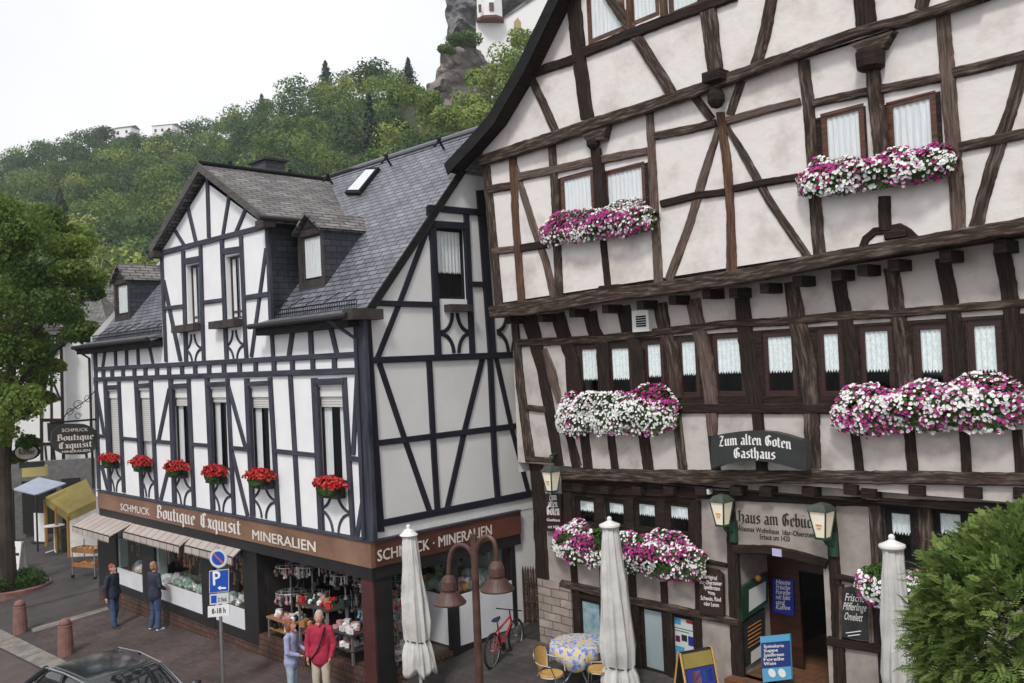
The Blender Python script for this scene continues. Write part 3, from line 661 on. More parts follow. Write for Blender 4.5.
def tree(name, label, base, h, R_, n, size, mt, tint, trunk_r=.15, group=None, flat=.9, lobes=9, cy=None):
    t = thing(name, label, 'tree', base, group=group)
    b = Vector(base); mb = MB()
    top = b + Vector((0, 0, h-R_))
    mb.tube([b-Vector((0, 0, .3)), b+Vector((.05, 0, (h-R_)*.5)), top], [trunk_r*1.2, trunk_r*.85, trunk_r*.5], 8)
    for k in range(6):
        a = k*1.05+random.random(); mb.tube([b+Vector((0, 0, (h-R_)*random.uniform(.5, .9))), top + Vector((math.cos(a), math.sin(a), random.uniform(-.2, .5)))*R_*.65], [trunk_r*.45, .02], 5)
    mb.build('trunk', 'bark', t)
    c = b + Vector((0, 0, h-R_*flat)) if cy is None else cy
    cloud_mesh('crown', [c], [R_], n, size, tint, mt, parent=t, flat=flat, lobes=lobes)
    return t
def conifer(label, base, h, r, n=2000, group=None):
    t = thing('conifer', label, 'tree', base, group=group); b = Vector(base)
    mb = MB(); mb.tube([b-Vector((0, 0, 1)), b+Vector((0, 0, h*.98))], [h*.02, .03], 6); mb.build('trunk', 'bark', t)
    P, Nn = [], []
    tiers = 11
    u = rng.uniform(0, 1, n)**.8; ti = np.floor((1-u)*tiers)/tiers; zz = (1-u)
    ang = rng.uniform(0, 2*np.pi, n); fr = (zz*tiers) % 1
    rr = r*(1-zz*.93)*(1.15-.6*fr)*rng.uniform(.25, 1, n)**.6*(.75+.35*np.sin(ang*5+ti*40))
    V0 = np.stack([rr*np.cos(ang), rr*np.sin(ang), h*(.08+.92*zz)-rr*.25], 1) + np.array(b)
    D = np.stack([np.cos(ang), np.sin(ang), np.full(n, .5)], 1) + rng.normal(size=(n, 3))*.4; D /= np.linalg.norm(D, axis=1, keepdims=True)
    a = np.cross(D, rng.normal(size=D.shape)); a /= np.linalg.norm(a, axis=1, keepdims=True); bb = np.cross(D, a); s = h*.03
    V = np.stack([V0-a*s, V0-bb*s*.6, V0+a*s, V0+bb*s*.6], 1).reshape(-1, 3)
    raw_quads('crown', V, np.repeat(rng.uniform(0, 1, n), 4), 'leaf_conifer', t)
    return t
def on_hill(xp, t): return hill(xp, t)
for (xp, t, h, r, lab) in ((326, 1.0, 12, 5.0, 'dark pointed conifer on the skyline, left of the rounded crest trees'), (408, 1.0, 8.0, 3.6, 'small dark conifer on the skyline nearest the cliff'),
                           (262, 1.0, 9, 3.8, 'slim dark conifer at the lower left of the skyline group'), (58, .42, 14, 4.6, 'dark blue green conifer alone in the middle of the left hillside'), (368, .60, 14, 2.6, 'narrow dark conifer among pale trees below the crest')):
    b = on_hill(xp, t); conifer(lab, b, h, r)
for (xp, t, h, R_, tn, lab) in ((375, 1.0, 10, 5.4, .12, 'broad rounded dark tree on the crest between two conifers'), (343, .22, 6.5, 3.1, .95, 'bright yellow green round tree just above the slate ridge'),
                               (424, .40, 6, 3.2, .7, 'pale greyish bush tree above the roof skylight'), (232, 1.0, 8, 4, .1, 'round dark tree standing up from the skyline left of the crest'), (106, 1.0, 9, 4.6, .1, 'dark round tree beside the far hilltop houses')):
    b = on_hill(xp, t); tree('hill_tree', lab, b, h, R_, 1500, R_*.06, 'leaf_far', tn)

# ------------------------------------------------------------------ cliff and chapel
def rockmesh(name, label, cx0, cy0, cx1, cy1, dist, thick, mt, outline):
    """outline: photo polygon, given a real thickness and a broken front"""
    t = thing(name, label, 'rock', AT((cx0+cx1)/2, cy1, dist))
    bm = bmesh.new(); F_ = [AT(x, y, dist) for x, y in outline]
    vs = [bm.verts.new(p) for p in F_]; f = bm.faces.new(vs)
    r = bmesh.ops.extrude_face_region(bm, geom=[f]); back = [v for v in r['geom'] if isinstance(v, bmesh.types.BMVert)]
    dirn = Vector((_fw.x, _fw.y, 0)).normalized()
    for v in back: v.co += dirn*thick
    bmesh.ops.triangulate(bm, faces=bm.faces[:])
    for _ in range(6):
        bmesh.ops.subdivide_edges(bm, edges=[e for e in bm.edges if e.calc_length() > .75], cuts=1, use_grid_fill=False); bmesh.ops.triangulate(bm, faces=bm.faces[:])
    bmesh.ops.recalc_face_normals(bm, faces=bm.faces[:])
    for v in bm.verts:
        q = v.co*.16; n1 = mnoise.fractal(q, .9, 2.2, 5); c_ = mnoise.voronoi(v.co*.22)[0]; v.co += Vector((mnoise.noise(q*4)*.7, n1*2.2+(c_[1]-c_[0])*1.6+mnoise.noise(v.co*1.1)*.6, mnoise.noise(q*4+Vector((9, 9, 9)))*.9))
    mb = MB()
    for f in bm.faces: mb.face([v.co.copy() for v in f.verts], uv=[(0, 0)]*len(f.verts))
    bm.free(); mb.build('cliff_face', mt, t); return t
rockmesh('cliff', 'reddish broken rock face below the white chapel', 420, 40, 475, 110, 138, 14, 'rock', [(427, 110), (424, 92), (436, 76), (440, 60), (447, 48), (462, 46), (482, 50), (488, 70), (486, 112)])
rockmesh('rock_overhang', 'grey overhanging rock block above the bushes beside the chapel tower', 447, 0, 500, 34, 152, 14, 'rock_grey', [(448, 30), (447, 12), (445, -30), (452, -90), (560, -90), (560, -14), (500, -6), (478, 16), (477, 24), (462, 24)])
ch = thing('chapel', 'white chapel with windowed tower and red edged gable built into the cliff', 'church', AT(480, 60, 147))
PC = Plane(AT(480, 60, 147), rad(8))
mb = MB(); oc = [PC.W(*p) for p in ((476.5, 62), (476, 22), (505, 17), (538, -8), (585, -50), (585, 70))]
mb.hexa([p+Vector((0, 9, 0)) for p in oc], oc); mb.build('wall', 'white', ch)
tb = PC.W(490, 18, .2); tr_ = 13.5/FPX*147
mb = MB(); mb.lathe([(tr_, tb.z-.6), (tr_, tb.z+3.2)], (tb.x, tb.y, 0), 8, rz=rad(22)); mb.build('tower', 'white', ch)
mb = MB(); mb.lathe([(tr_*1.08, tb.z-.75), (tr_*1.12, tb.z-.35)], (tb.x, tb.y, 0), 8, rz=rad(22)); mb.build('cornice', mat('dull_red_trim', (.16, .06, .045), rough=.8), ch)
mb = MB(); mb.lathe([(tr_*1.15, tb.z+3.2), (tr_*.6, tb.z+5.2), (.05, tb.z+9)], (tb.x, tb.y, 0), 8, rz=rad(22)); mb.build('roof', 'slate', ch)
for (x, yy, ww) in ((480, 8.5, 3), (491.5, 6.5, 4.6)):
    mb = MB(); p = PC.W(x, yy, tr_+.25); mb.box((p.x, p.y, p.z), (ww/FPX*147, .12, 1.3)); mb.build('window', mat('chapel_window', (.08, .03, .03), rough=.5), ch)
mb = MB(); P_ = [(503, 19), (505, 15.5), (540, -9.5), (585, -52), (588, -49), (541, -6)]; a = [PC.W(*p, .25) for p in P_]
mb.hexa([p-PC.N*.3 for p in a], a); mb.build('roof_edge', 'rock_grey', ch)
mb = MB(); a = [PC.W(*p, .1) for p in ((514, 30), (514, 22), (517.5, 17.5), (521, 22), (521, 30))]; mb.hexa([p-PC.N*.2 for p in a], a); mb.build('window', mat('chapel_yellow', (.35, .28, .12), rough=.6), ch)
cloud_mesh('b', [AT(455, 42, 136), AT(468, 40, 136), AT(446, 50, 135)], [2.4, 2.0, 1.4], 900, .16, [.35, .4, .5], 'leaf_far')
o = bpy.data.objects['b']; o.name = 'ledge_bush'; tag(o, 'dark green bush growing on the ledge under the grey rock', 'bush')
for i, (x, y, d_, r_, tn) in enumerate(((505, 62, 128, 3.4, .75), (520, 42, 132, 3.0, .7), (492, 84, 122, 3.6, .8), (470, 108, 118, 3.2, .78), (530, 70, 120, 4, .6), (450, 122, 112, 2.8, .75), (482, 120, 108, 3.2, .82), (428, 108, 131, 3.0, .62), (414, 100, 140, 3.2, .55), (402, 96, 146, 3.0, .5), (436, 100, 130, 1.7, .72), (475, 78, 131, 2.0, .75))):
    labs = ['light green shrub below the chapel tower wall', 'tall light shrub in front of the arched chapel window', 'bright leafy shrub on the slope right of the cliff foot', 'yellow green bush at the foot of the red cliff', 'shrub hiding the base of the chapel wall beside the inn gable', 'low pale bush above the slate ridge under the cliff', 'bright bush just left of the black inn verge', 'green bush covering the lower left of the red cliff', 'mid green bush on the slope left of the cliff foot', 'bush under the small skyline conifer nearest the cliff', 'small bright bush growing on the lower cliff face', 'bush between cliff and chapel wall']
    c = AT(x, y, d_); o = cloud_mesh('shrub', [c], [r_], 1300, .2, tn, 'leaf_far', flat=.9); tag(o, labs[i], 'shrub', 'shrubs below the chapel')
# far houses on the hilltop and among the trees
def far_house(label, x, y, dist, w_, h_, d_, az, roofh, wallm='white', roofm='slate_old'):
    b = AT(x, y, dist); t = thing('house', label, 'house', b, az)
    mb = MB(); mb.box((0, 0, h_/2), (w_, d_, h_)); mb.build('wall', wallm, t, world=False)
    mb = MB(); A = [(-w_/2-.4, -d_/2-.4, h_), (w_/2+.4, -d_/2-.4, h_), (w_/2+.4, d_/2+.4, h_), (-w_/2-.4, d_/2+.4, h_)]
    r0, r1 = (-w_/2-.4, 0, h_+roofh), (w_/2+.4, 0, h_+roofh)
    mb.face([A[0], A[1], r1, r0]); mb.face([A[2], A[3], r0, r1]); mb.face([A[1], A[2], r1]); mb.face([A[3], A[0], r0]); mb.face(A[::-1]); mb.build('roof', roofm, t, world=False)
    for k in range(max(2, int(w_/3))):
        mb = MB(); mb.box((-w_/2+w_*(k+.5)/max(2, int(w_/3)), -d_/2-.02, h_*.55), (1.0, .1, 1.2)); mb.build('window', 'room', t, world=False)
    return t
far_house('white hilltop house, the left one of two on the skyline', 127, 139, 392, 8.5, 4.2, 6, rad(-14), 1.4)
far_house('white hilltop house, the wider right one of two on the skyline', 167, 138, 392, 9.5, 4.8, 7, rad(-10), 1.2)
far_house('small grey slate roofed house half hidden in the wooded slope', 83, 227, 250, 9, 3, 7, rad(-15), 3.5, 'plaster_old', 'slate_old')
# ================================================================== BOUTIQUE
uR = 0.0
zEave = 7.60; zF = BF.hit(367, 538)[1]      # eave, top of fascia
zGnd = -.5
boutique = thing('boutique_building', 'white half timbered shop house with slate roofs and red flower boxes at its windows', 'building', BF.P(uL/2, 0, -4))
B_ = boutique
DEPTH = 9.0
# cross gable extents on the front plane
uga = BF.hit(161.5, 300)[0]; ugb = BF.hit(266.5, 270)[0]
zGB = BF.hit(212, 240)[1]      # gable beam level
WIN1 = [(104, 118, 391, 447), (136, 150, 391, 453), (171.5, 188.5, 390, 457), (208, 228, 388, 462), (247, 271, 388, 467), (316, 346, 387, 474)]
posts1 = [((104, 381.5), (107.5, 447), (109, 491), 3, 'L'), ]
zwt = BF.hit(331, 386)[1]; zwb = BF.hit(335, 484)[1]
ZW = zwb
# openings: between the flanking posts
pairs = [((105.3, 420), (119, 420)), ((136.5, 420), (151.5, 420)), ((172, 420), (189.5, 420)), ((208.5, 425), (229, 425)), ((248.5, 425), (272, 425)), ((317, 430), (346, 430))]
holes = []
for (a, b) in pairs: holes.append((BF.hit(*a)[0], zwb, BF.hit(*b)[0], zwt))
wm = wall(BF, uL, zF-.25, uR, zEave-.02, holes, None, None, join=MB(), rev=.17)
# 2F openings in the gable part
h2 = [hole(BF, 187.5, 264, 201, 324), hole(BF, 226.5, 255, 242, 319)]
h2 = [(h[0], max(h[1], zEave+.02), h[2], h[3]) for h in h2]
wall(BF, uga, zEave-.02, ugb, zGB, h2, None, None, join=wm, rev=.17)
GO = .22
ap = BF.hit(201.5, 163.5, GO); apw = (ap[0], ap[1]-.38)
umid = (uga+ugb)/2
slope_g = (apw[1]-zGB)/((ugb-uga)/2)
wm.face([BF.P(uga, zGB), BF.P(ugb, zGB), BF.P(umid, apw[1])])
wm.build('front_wall', 'plaster', B_)
print('gable: uL %.2f uga %.2f ugb %.2f umid %.2f ap %.2f zE %.2f zGB %.2f zApex %.2f slope %.2f zF %.2f' % (uL, uga, ugb, umid, ap[0], zEave, zGB, ap[1], slope_g, zF))
# main roof slope from the rake on the side wall
e0 = BS.hit(371, 300); e1 = BS.hit(458, 170.5); SL = (e1[1]-e0[1])/(e1[0]-e0[0]); print('rake slope', SL, e0, e1, 'ridge?', BS.hit(487, 127.4))
rp = BS.hit(487, 127.4); uRidge, zRidge = rp
def roof_z(s): return e0[1] + SL*(s-e0[0])      # s = distance back from the front wall
def RP(u, s, dz=0): return BF.P(u, roof_z(s)+dz, -s)
# side wall (gable end)
sd_holes = [hole(BS, 437, 228, 466, 299)]
zg = zGnd
zb0_ = roof_z(0)-.10
SW = wall(BS, 0, zF-.25, 2*uRidge, zb0_, [], None, None, join=MB())
h = sd_holes[0]
# gable triangle with window opening: strips
def gable_fill(mb, pl, z0, um, zt, u0, u1, hole_):
    lev = sorted({z0, hole_[1], hole_[3], zt})
    def span(z): t = (z-z0)/(zt-z0); return (u0+(um-u0)*t, u1+(um-u1)*t)
    for a, b in zip(lev[:-1], lev[1:]):
        (l0, r0), (l1, r1) = span(a), span(b)
        if hole_[1] <= a < hole_[3]:
            mb.face([pl.P(l0, a), pl.P(hole_[0], a), pl.P(hole_[0], b), pl.P(l1, b)]); mb.face([pl.P(hole_[2], a), pl.P(r0, a), pl.P(r1, b), pl.P(hole_[2], b)])
        elif b == zt: mb.face([pl.P(l0, a), pl.P(r0, a), pl.P(um, b)])
        else: mb.face([pl.P(l0, a), pl.P(r0, a), pl.P(r1, b), pl.P(l1, b)])
h = (h[0], max(h[1], e0[1]+.02), h[2], h[3])
gable_fill(SW, BS, zb0_, uRidge, zRidge-.10, 0, 2*uRidge, h)
q = [(h[0], h[1]), (h[2], h[1]), (h[2], h[3]), (h[0], h[3])]
for k in range(4):
    a, b = q[k], q[(k+1) % 4]; SW.face([BS.P(*a), BS.P(*b), BS.P(*b, -.17), BS.P(*a, -.17)])
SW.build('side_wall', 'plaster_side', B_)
mb = MB(); D2 = 2*uRidge
mb.face([BF.P(uL, zGnd), BF.P(uL, e0[1]), BF.P(uL, e0[1], -D2), BF.P(uL, zGnd, -D2)]); mb.face([BF.P(uL, e0[1]), BF.P(uL, zRidge, -uRidge), BF.P(uL, e0[1], -D2)])
mb.face([BF.P(uL, zGnd, -D2), BF.P(0, zGnd, -D2), BF.P(0, e0[1], -D2), BF.P(uL, e0[1], -D2)])
mb.face([BF.P(0, zGnd, -D2), BF.P(0, zF, -D2), BS.P(5.2, zF), BS.P(5.2, zGnd)])
mb.build('rear_wall', 'plaster_side', B_)
# --- main roof
TH = .16
def slab(mb, quad, th=TH):
    a, b, c = quad[0], quad[1], quad[2]; n = (b-a).cross(c-a).normalized()
    if n.z < 0: n = -n
    mb.hexa([p-n*th for p in quad], list(quad)) if ((b-a).cross(c-a)).z > 0 else mb.hexa([p-n*th for p in quad][::-1], list(quad)[::-1])
OV = .35; uO = uL-.30; uE = .07
mb = MB()
zEv = 7.70; s_k = .12
slab(mb, [RP(uO, s_k), RP(uE, s_k), RP(uE, uRidge), RP(uO, uRidge)])
for _a0, _b0 in ((uO, uga), (ugb, uE)): slab(mb, [BF.P(_a0, zEv, OV), BF.P(_b0, zEv, OV), RP(_b0, s_k), RP(_a0, s_k)], .10)
mb.build('main_roof', 'slate', B_)
mb = MB()
slab(mb, [BF.P(uO, zRidge, -uRidge), BF.P(uE, zRidge, -uRidge), BF.P(uE, e0[1]-SL*OV, -D2-OV), BF.P(uO, e0[1]-SL*OV, -D2-OV)])
mb.build('rear_roof', 'slate', B_)
mb = MB(); mb.tube([BF.P(uO, zRidge+.03, -uRidge), BF.P(uE, zRidge+.03, -uRidge)], .07, 8); mb.build('ridge_cap', 'slate', B_)
# verge board along the side rake
mb = MB(); q = [RP(uE+.02, 0, .02), RP(uE+.02, uRidge, .02), RP(uE+.02, uRidge, -.22), RP(uE+.02, 0, -.22)]
mb.hexa([p - BF.U*.05 for p in q], q); mb.build('verge_board', 'black_wood', B_)
# --- cross gable roof
sB = (ap[1]-e0[1])/SL + e0[0]                 # where the cross ridge meets the main slope
_a = BF.hit(150, 248, GO); _b = BF.hit(265.5, 219.5, GO); ea, eb = _a[0], _b[0]; hw = (eb-ea)/2; um = (ea+eb)/2
zce = (_a[1]+_b[1])/2; sg = (ap[1]-zce)/hw
sE = (zce-e0[1])/SL + e0[0]
mb = MB()
slab(mb, [BF.P(eb, zce, GO), BF.P(eb, zce, -sE), BF.P(um, ap[1], -sB), BF.P(um, ap[1], GO)], .12)
slab(mb, [BF.P(um, ap[1], GO), BF.P(um, ap[1], -sB), BF.P(ea, zce, -sE), BF.P(ea, zce, GO)], .12)
mb.build('cross_gable_roof', 'slate_old', B_)
mb = MB()
for s_ in (ea, eb):
    q = [BF.P(um, ap[1]+.03, GO+.04), BF.P(s_, zce+.03, GO+.04), BF.P(s_, zce-.16, GO+.04), BF.P(um, ap[1]-.18, GO+.04)]
    mb.hexa([p - BF.N*.05 for p in q], q)
mb.build('verge_board', mat('verge_grey', (.05, .045, .042), (.11, .10, .095), rough=.8, scale=2, stretch=(1, 8, 1), bump=.3), B_)
mb = MB(); mb.tube([BF.P(um, ap[1]+.04, GO), BF.P(um, ap[1]+.04, -sB)], .055, 8)
for k in range(3):
    p = BF.P(um, ap[1]+.1, -.6-k*1.7); mb.box((p.x, p.y, p.z), (.08, .08, .16))
mb.build('ridge_cap', 'black_wood', B_)
# slate clad cheeks of the cross gable
for nm, uu in (('slate_cheek', ugb), ('slate_cheek', uga)):
    mb = MB(); mb.face([BF.P(uu, e0[1]-.2, .0), BF.P(uu, zce+.2, .0), BF.P(uu, zce+.2, -sE-.2), BF.P(uu, zce-.4, -sE-.2), BF.P(uu, e0[1]-.2, -.2)]); mb.build(nm, 'slate_dark', B_)
# gutters, eave boxes
def gutter(pts, r=.075):
    mb = MB(); mb.tube(pts, r, 10); return mb.build('gutter', 'metal_dark', B_)
gutter([BF.P(uO-.05, zEv-.05, OV+.07), BF.P(uga-.02, zEv-.05, OV+.07)], .06)
gutter([BF.P(ugb-.12, zEv-.05, OV+.07), BF.P(uE, zEv-.05, OV+.07)], .06)
gutter([BF.P(eb+.05, zce-.03, GO+.2), BF.P(eb+.05, zce-.03, -sE)], .06)
gutter([BF.P(ea-.05, zce-.03, GO+.1), BF.P(ea-.05, zce-.03, -sE)], .06)
for a, b in ((uO, uga), (ugb, uE-.1)): mb = MB(); mb.pbox(BF, a, zEv-.26, b, zEv-.10, .0, OV-.02); mb.build('eave_box', 'black_wood', B_)
mb = MB(); mb.pbox(BS, -OV-.05, zEv-.14, .34, zEv+.07, -.1, .24); mb.build('eave_box', 'box_brown', B_)
for a, b in ((eb-.36, eb+.03), (ea-.03, ea+.36)): mb = MB(); mb.pbox(BF, a, zce-.22, b, zce-.05, 0, GO+.06); mb.build('eave_box', 'box_brown', B_)
mb = MB(); pb = BF.P(eb, zce-.1, -.75); mb.tube([pb, pb+Vector((0, 0, -.3)), BF.P(ugb+.1, zce-.75, -.9), BF.P(ugb+.1, zce-1.5, -.9)], .045, 8); mb.build('downpipe', 'box_brown', B_)
mb = MB(); mb.tube([BF.P(uO+.1, zEv-.1, OV+.05), BF.P(uL+.06, zEv-.4, .08), BF.P(uL+.04, zF, .08)], .04, 8); mb.build('downpipe', 'metal_dark', B_)
mb = MB(); mb.tube([BF.P(-.6, zEv-.1, OV+.05), BF.P(-.12, zEv-.5, .1), BF.P(-.12, zF, .1)], .045, 8); mb.build('downpipe', 'tim_blue', B_)
# snow guards
def snow(u0, u1):
    mb = MB(); n = int((u1-u0)/.085)
    for k in range(n+1):
        u = u0+(u1-u0)*k/n; mb.tube([RP(u, .05, .02), RP(u, .05, .24)], .008, 4, cap=False)
    for dz in (.06, .15, .24): mb.tube([RP(u0, .05, dz), RP(u1, .05, dz)], .012, 4)
    for k in range(int((u1-u0)/.7)+1):
        u = u0+k*.7; mb.tube([RP(u, .45, .02), RP(u, .05, .26)], .014, 4)
    mb.build('snow_guard', 'black_wood', B_)
snow(ugb+.1, -.25); snow(uO+.2, uga-.1)
mb = MB()
for (x, y) in ((341, 176), (400, 160), (453, 144)):
    mb = MB(); u_, = [BF.hit(x, y, -uRidge)[0]]; p = BF.P(u_, zRidge-.25, -uRidge+.28); mb.tube([p+Vector((0, 0, -.05)), p+BF.N*.15+Vector((0, 0, .14)), p+BF.N*.3+Vector((0, 0, -.02))], .03, 5); mb.ball(p+BF.N*.15+Vector((0, 0, .17)), .06, 6); mb.build('roof_hook', 'black_wood', B_)
# chimney
uc = BF.hit(269, 175, -uRidge)[0]; zc = BF.hit(269, 163.5, -uRidge)[1]
mb = MB(); mb.pbox(BF, uc-.42, zRidge-.6, uc+.42, zc, -uRidge-.3, -uRidge+.35); c_ = mb.build('chimney', 'slate_dark', B_)
mb = MB(); mb.pbox(BF, uc-.5, zc, uc+.5, zc+.07, -uRidge-.4, -uRidge+.43); mb.build('chimney_cap', 'metal_dark', c_)
# helper: photo pixel on the main roof slope
nr = (RP(1, 0)-RP(0, 0)).cross(RP(0, 1)-RP(0, 0)).normalized(); p0r = RP(0, 0)
def onroof(x, y, lift=0.0):
    r = ray(x, y); n = nr if nr.z > 0 else -nr; return CAM + r*((p0r + n*lift - CAM).dot(n)/r.dot(n))
# skylight
mb = MB(); Q = [onroof(*p, .1) for p in ((344, 192.5), (358, 192.5), (378.5, 167), (367, 167.5))]
nn = nr if nr.z > 0 else -nr
mb.hexa([p-nn*.14 for p in Q], Q); sk = mb.build('roof_window', 'black_wood', B_)
mb = MB(); c = sum(Q, Vector())/4; Q2 = [c+(p-c)*.80+nn*.012 for p in Q]; mb.face(Q2); mb.build('pane', mat('skylight_glass', (.62, .64, .66), rough=.15, spec=1.0), sk)
# dormers
def dormer(base_px, x0, x1, ytop, yapex_px, label=None):
    p = onroof(*base_px); s = -(p-BF.O).dot(BF.N); u = (p-BF.O).dot(BF.U); D_ = -s
    ua, zt = BF.hit(x0, ytop, D_); ub, _ = BF.hit(x1, ytop, D_); zb = p.z; za = BF.hit(*yapex_px, D_)[1]
    um_ = (ua+ub)/2; o = .08; sback = (zt-e0[1])/SL+e0[0]; sap = (za-e0[1])/SL+e0[0]
    fr = MB(); hh = (ua+.13, zb+.16, ub-.13, zt-.14)
    wall(BF, ua, zb-.1, ub, zt, [hh], None, None, join=fr, d=D_, rev=.08); fr.face([BF.P(ua, zt, D_), BF.P(ub, zt, D_), BF.P(um_, za-.08, D_)])
    dm = fr.build('dormer', 'box_brown', B_, label=label)
    ck = MB()
    for uu in (ua, ub): ck.face([BF.P(uu, zb-.15, D_), BF.P(uu, zt, D_), BF.P(uu, zt, -sback-.1)])
    ck.build('cheek', 'slate_dark', dm)
    rf = MB(); slp = (za-zt)/((ub-ua)/2); ze = zt-slp*o
    for sgn, ue in ((1, ub+o), (-1, ua-o)):
        sE_ = (ze-e0[1])/SL+e0[0]; qd = [BF.P(ue, ze, D_+.12), BF.P(ue, ze, -sE_-.1), BF.P(um_, za, -sap-.1), BF.P(um_, za, D_+.12)]
        if sgn < 0: qd.reverse()
        slab(rf, qd, .06)
    rf.build('dormer_roof', 'slate_old', dm)
    gt = MB(); gt.face([BF.P(ua, zt+.02, D_+.02), BF.P(ub, zt+.02, D_+.02), BF.P(um_, za-.1, D_+.02)]); gt.build('gable_panel', 'metal_dark', dm)
    window(BF, hh, B_, 'box_brown', .05, D_-.05, cur=[(0, 1)], cz=.95)
dormer((309, 289), 297, 323, 232, (308, 212)); dormer((121, 321), 113.5, 128.5, 281, (118.5, 264))
# --- windows 1F with roller shutters
shut = [.97, .68, .12, .07, .14, .12]
for i, h in enumerate(holes):
    a, b, c, e = h; zbx = e-.22
    W_ = window(BF, (a, b, c, zbx), B_, 'red_frame', .07, -.13, cur=[(.0, .30), (.62, 1)] if i > 1 else [(0, 1)], cz=1.0)
    mb = MB(); mb.pbox(BF, a, zbx, c, e, -.16, -.05); mb.build('shutter_box', 'white', W_)
    mb = MB(); hgt = (zbx-b)*shut[i]; mb.pbox(BF, a+.05, zbx-hgt, c-.03, zbx, -.12, -.085); mb.build('roller_shutter', 'shutter', W_)
for i, h in enumerate(h2):
    W_ = window(BF, h, B_, 'red_frame', .06, -.12, cur=[(0, .25), (.5, 1)], cz=1.0, sash=.12)
    xx = (180, 202) if i == 0 else (217.5, 243); yy = (330, 326)[i]
    a, z = BF.hit(xx[0], yy); b, _ = BF.hit(xx[1], yy)
    mb = MB(); mb.pbox(BF, a, z-.08, b, z+.10, .0, .24); mb.build('sill_planter', 'box_brown', W_)
W_ = window(BS, h if False else (sd_holes[0][0], max(sd_holes[0][1], e0[1]+.02), sd_holes[0][2], sd_holes[0][3]), B_, 'black_wood', .07, -.08, cur=[(0, 1)], cz=.62, scallop=True)
a, z = BS.hit(444, 308); b, _ = BS.hit(467, 308); mb = MB(); mb.pbox(BS, a, z-.08, b, z+.07, .0, .22); mb.build('sill_planter', 'box_brown', W_)

# --- painted timbers, front
TB = 'tim_blue'; P = 'post'; R = 'rail'; X = 'brace'
tf = [
 (R, [(160.5, 253), (265, 226)], 5), (P, [(206.3, 176), (208, 238)], 2.6), (X, [(187, 206), (195.6, 243)], 2.8), (X, [(173.5, 229), (184, 246)], 2.8), (X, [(228.8, 194), (222.2, 235)], 2.8), (X, [(245.5, 208), (235.5, 232)], 3),
 (P, [(160.8, 258), (165.3, 362)], 2.4), (X, [(162.8, 280), (180, 361)], 3), (P, [(182.3, 251), (185.4, 362)], 3), (R, [(184, 261.5), (200, 258.5)], 6), (P, [(199.6, 246), (203, 361)], 2.6),
 (R, [(162.5, 308.6), (184, 306)], 4), (R, [(202.4, 302.5), (223, 299.8)], 4), (P, [(221, 240), (225, 340), (226, 360)], 3.2), (P, [(240, 236), (244.4, 340), (245.6, 358)], 3), (R, [(223, 251.5), (241, 248.8)], 6), (R, [(244, 297.8), (267.5, 294)], 5),
 (X, [(265.5, 248), (250.7, 357)], 3), (P, [(266, 230), (270.3, 323), (273, 369)], 2.6),
 (R, [(93.5, 369.2), (361, 354.2)], [4, 6]), (R, [(93.5, 379.5), (361, 370.6)], [4.2, 6.6]),
 (X, [(104.9, 348), (102.2, 367)], 2.2), (P, [(114.3, 346), (115, 366)], 2), (P, [(125.6, 345), (126, 366)], 2), (P, [(136.8, 344), (137.6, 365)], 2), (X, [(148, 343), (152.4, 364)], 2.2),
 (X, [(292.7, 326), (288.4, 356)], 4), (P, [(309.2, 324), (310.6, 355)], 4), (X, [(328.6, 321), (336, 353)], 4), (P, [(94.2, 345), (98.3, 489)], 2.6),
 (P, [(104.3, 381.5), (109.2, 491)], 3), (P, [(118, 381.5), (123.2, 492.5)], 2.6), (R, [(104.3, 387.6), (118.5, 387)], 4.5),
 (P, [(135, 380.5), (141.2, 497)], 3.2), (P, [(150, 379.8), (156, 499.4)], 2.8), (R, [(135, 386), (150.5, 385)], 4.5),
 (P, [(169.8, 379), (173.9, 504.5)], 3.6), (P, [(187.7, 379), (193.2, 506.6)], 3), (R, [(170, 386.5), (188, 385.5)], 5),
 (P, [(206.2, 378.4), (212.2, 509.7)], 3.8), (P, [(226.6, 378.4), (233.2, 513.8)], 3), (R, [(206.5, 384.8), (227, 383.6)], 5),
 (P, [(245.8, 378.4), (252, 516.8)], 4.2), (P, [(269, 377.4), (277.6, 522)], 3.6), (R, [(246, 384.2), (269.5, 382.8)], 5),
 (P, [(313.2, 378), (320.6, 531)], 5.4), (P, [(343, 377.4), (352.2, 536)], 4.4), (R, [(313.5, 382.2), (343.5, 381)], 6.4),
 (P, [(289.3, 375), (298.4, 527)], 3.6), (R, [(121.5, 438.4), (137.2, 440)], 3.4), (R, [(154, 441.5), (172.7, 443)], 3.6), (R, [(191, 444.4), (209, 445.8)], 3.6), (R, [(231, 448), (249, 449.8)], 4), (R, [(274.5, 451.2), (316, 455.6)], 4.4), (R, [(349.5, 458.6), (364, 460.4)], 5), (R, [(97, 435.6), (107, 436.9)], 3),
 (X, [(94.4, 381.5), (104, 437)], 2.6), (X, [(101, 464.6), (107.4, 490)], 2.6), (X, [(168.8, 388.6), (158.2, 440)], 3), (X, [(166.8, 472.8), (160.2, 500)], 3), (X, [(227, 383.5), (244.8, 447.5)], 3), (X, [(230.8, 450), (247, 516)], 3), (X, [(356.6, 376), (352.6, 455)], 3.8), (X, [(362.6, 497), (356.4, 537)], 4),
 (R, [(97.5, 490.6), (371.5, 541)], 2.4)]
Ht = lambda x: 369.2+(354.2-369.2)*(x-93.5)/267.5
Hb = lambda x: 379.5+(370.6-379.5)*(x-93.5)/267.5
for x in (102.4, 111.2, 122, 133.4, 144.4, 156, 168, 181, 194.2, 208, 223, 238.5, 254.5, 272.9, 291.3, 311.6, 333.3): tf.append((P, [(x, Ht(x)), (x+.5, Hb(x))], 2.2 + x/200))
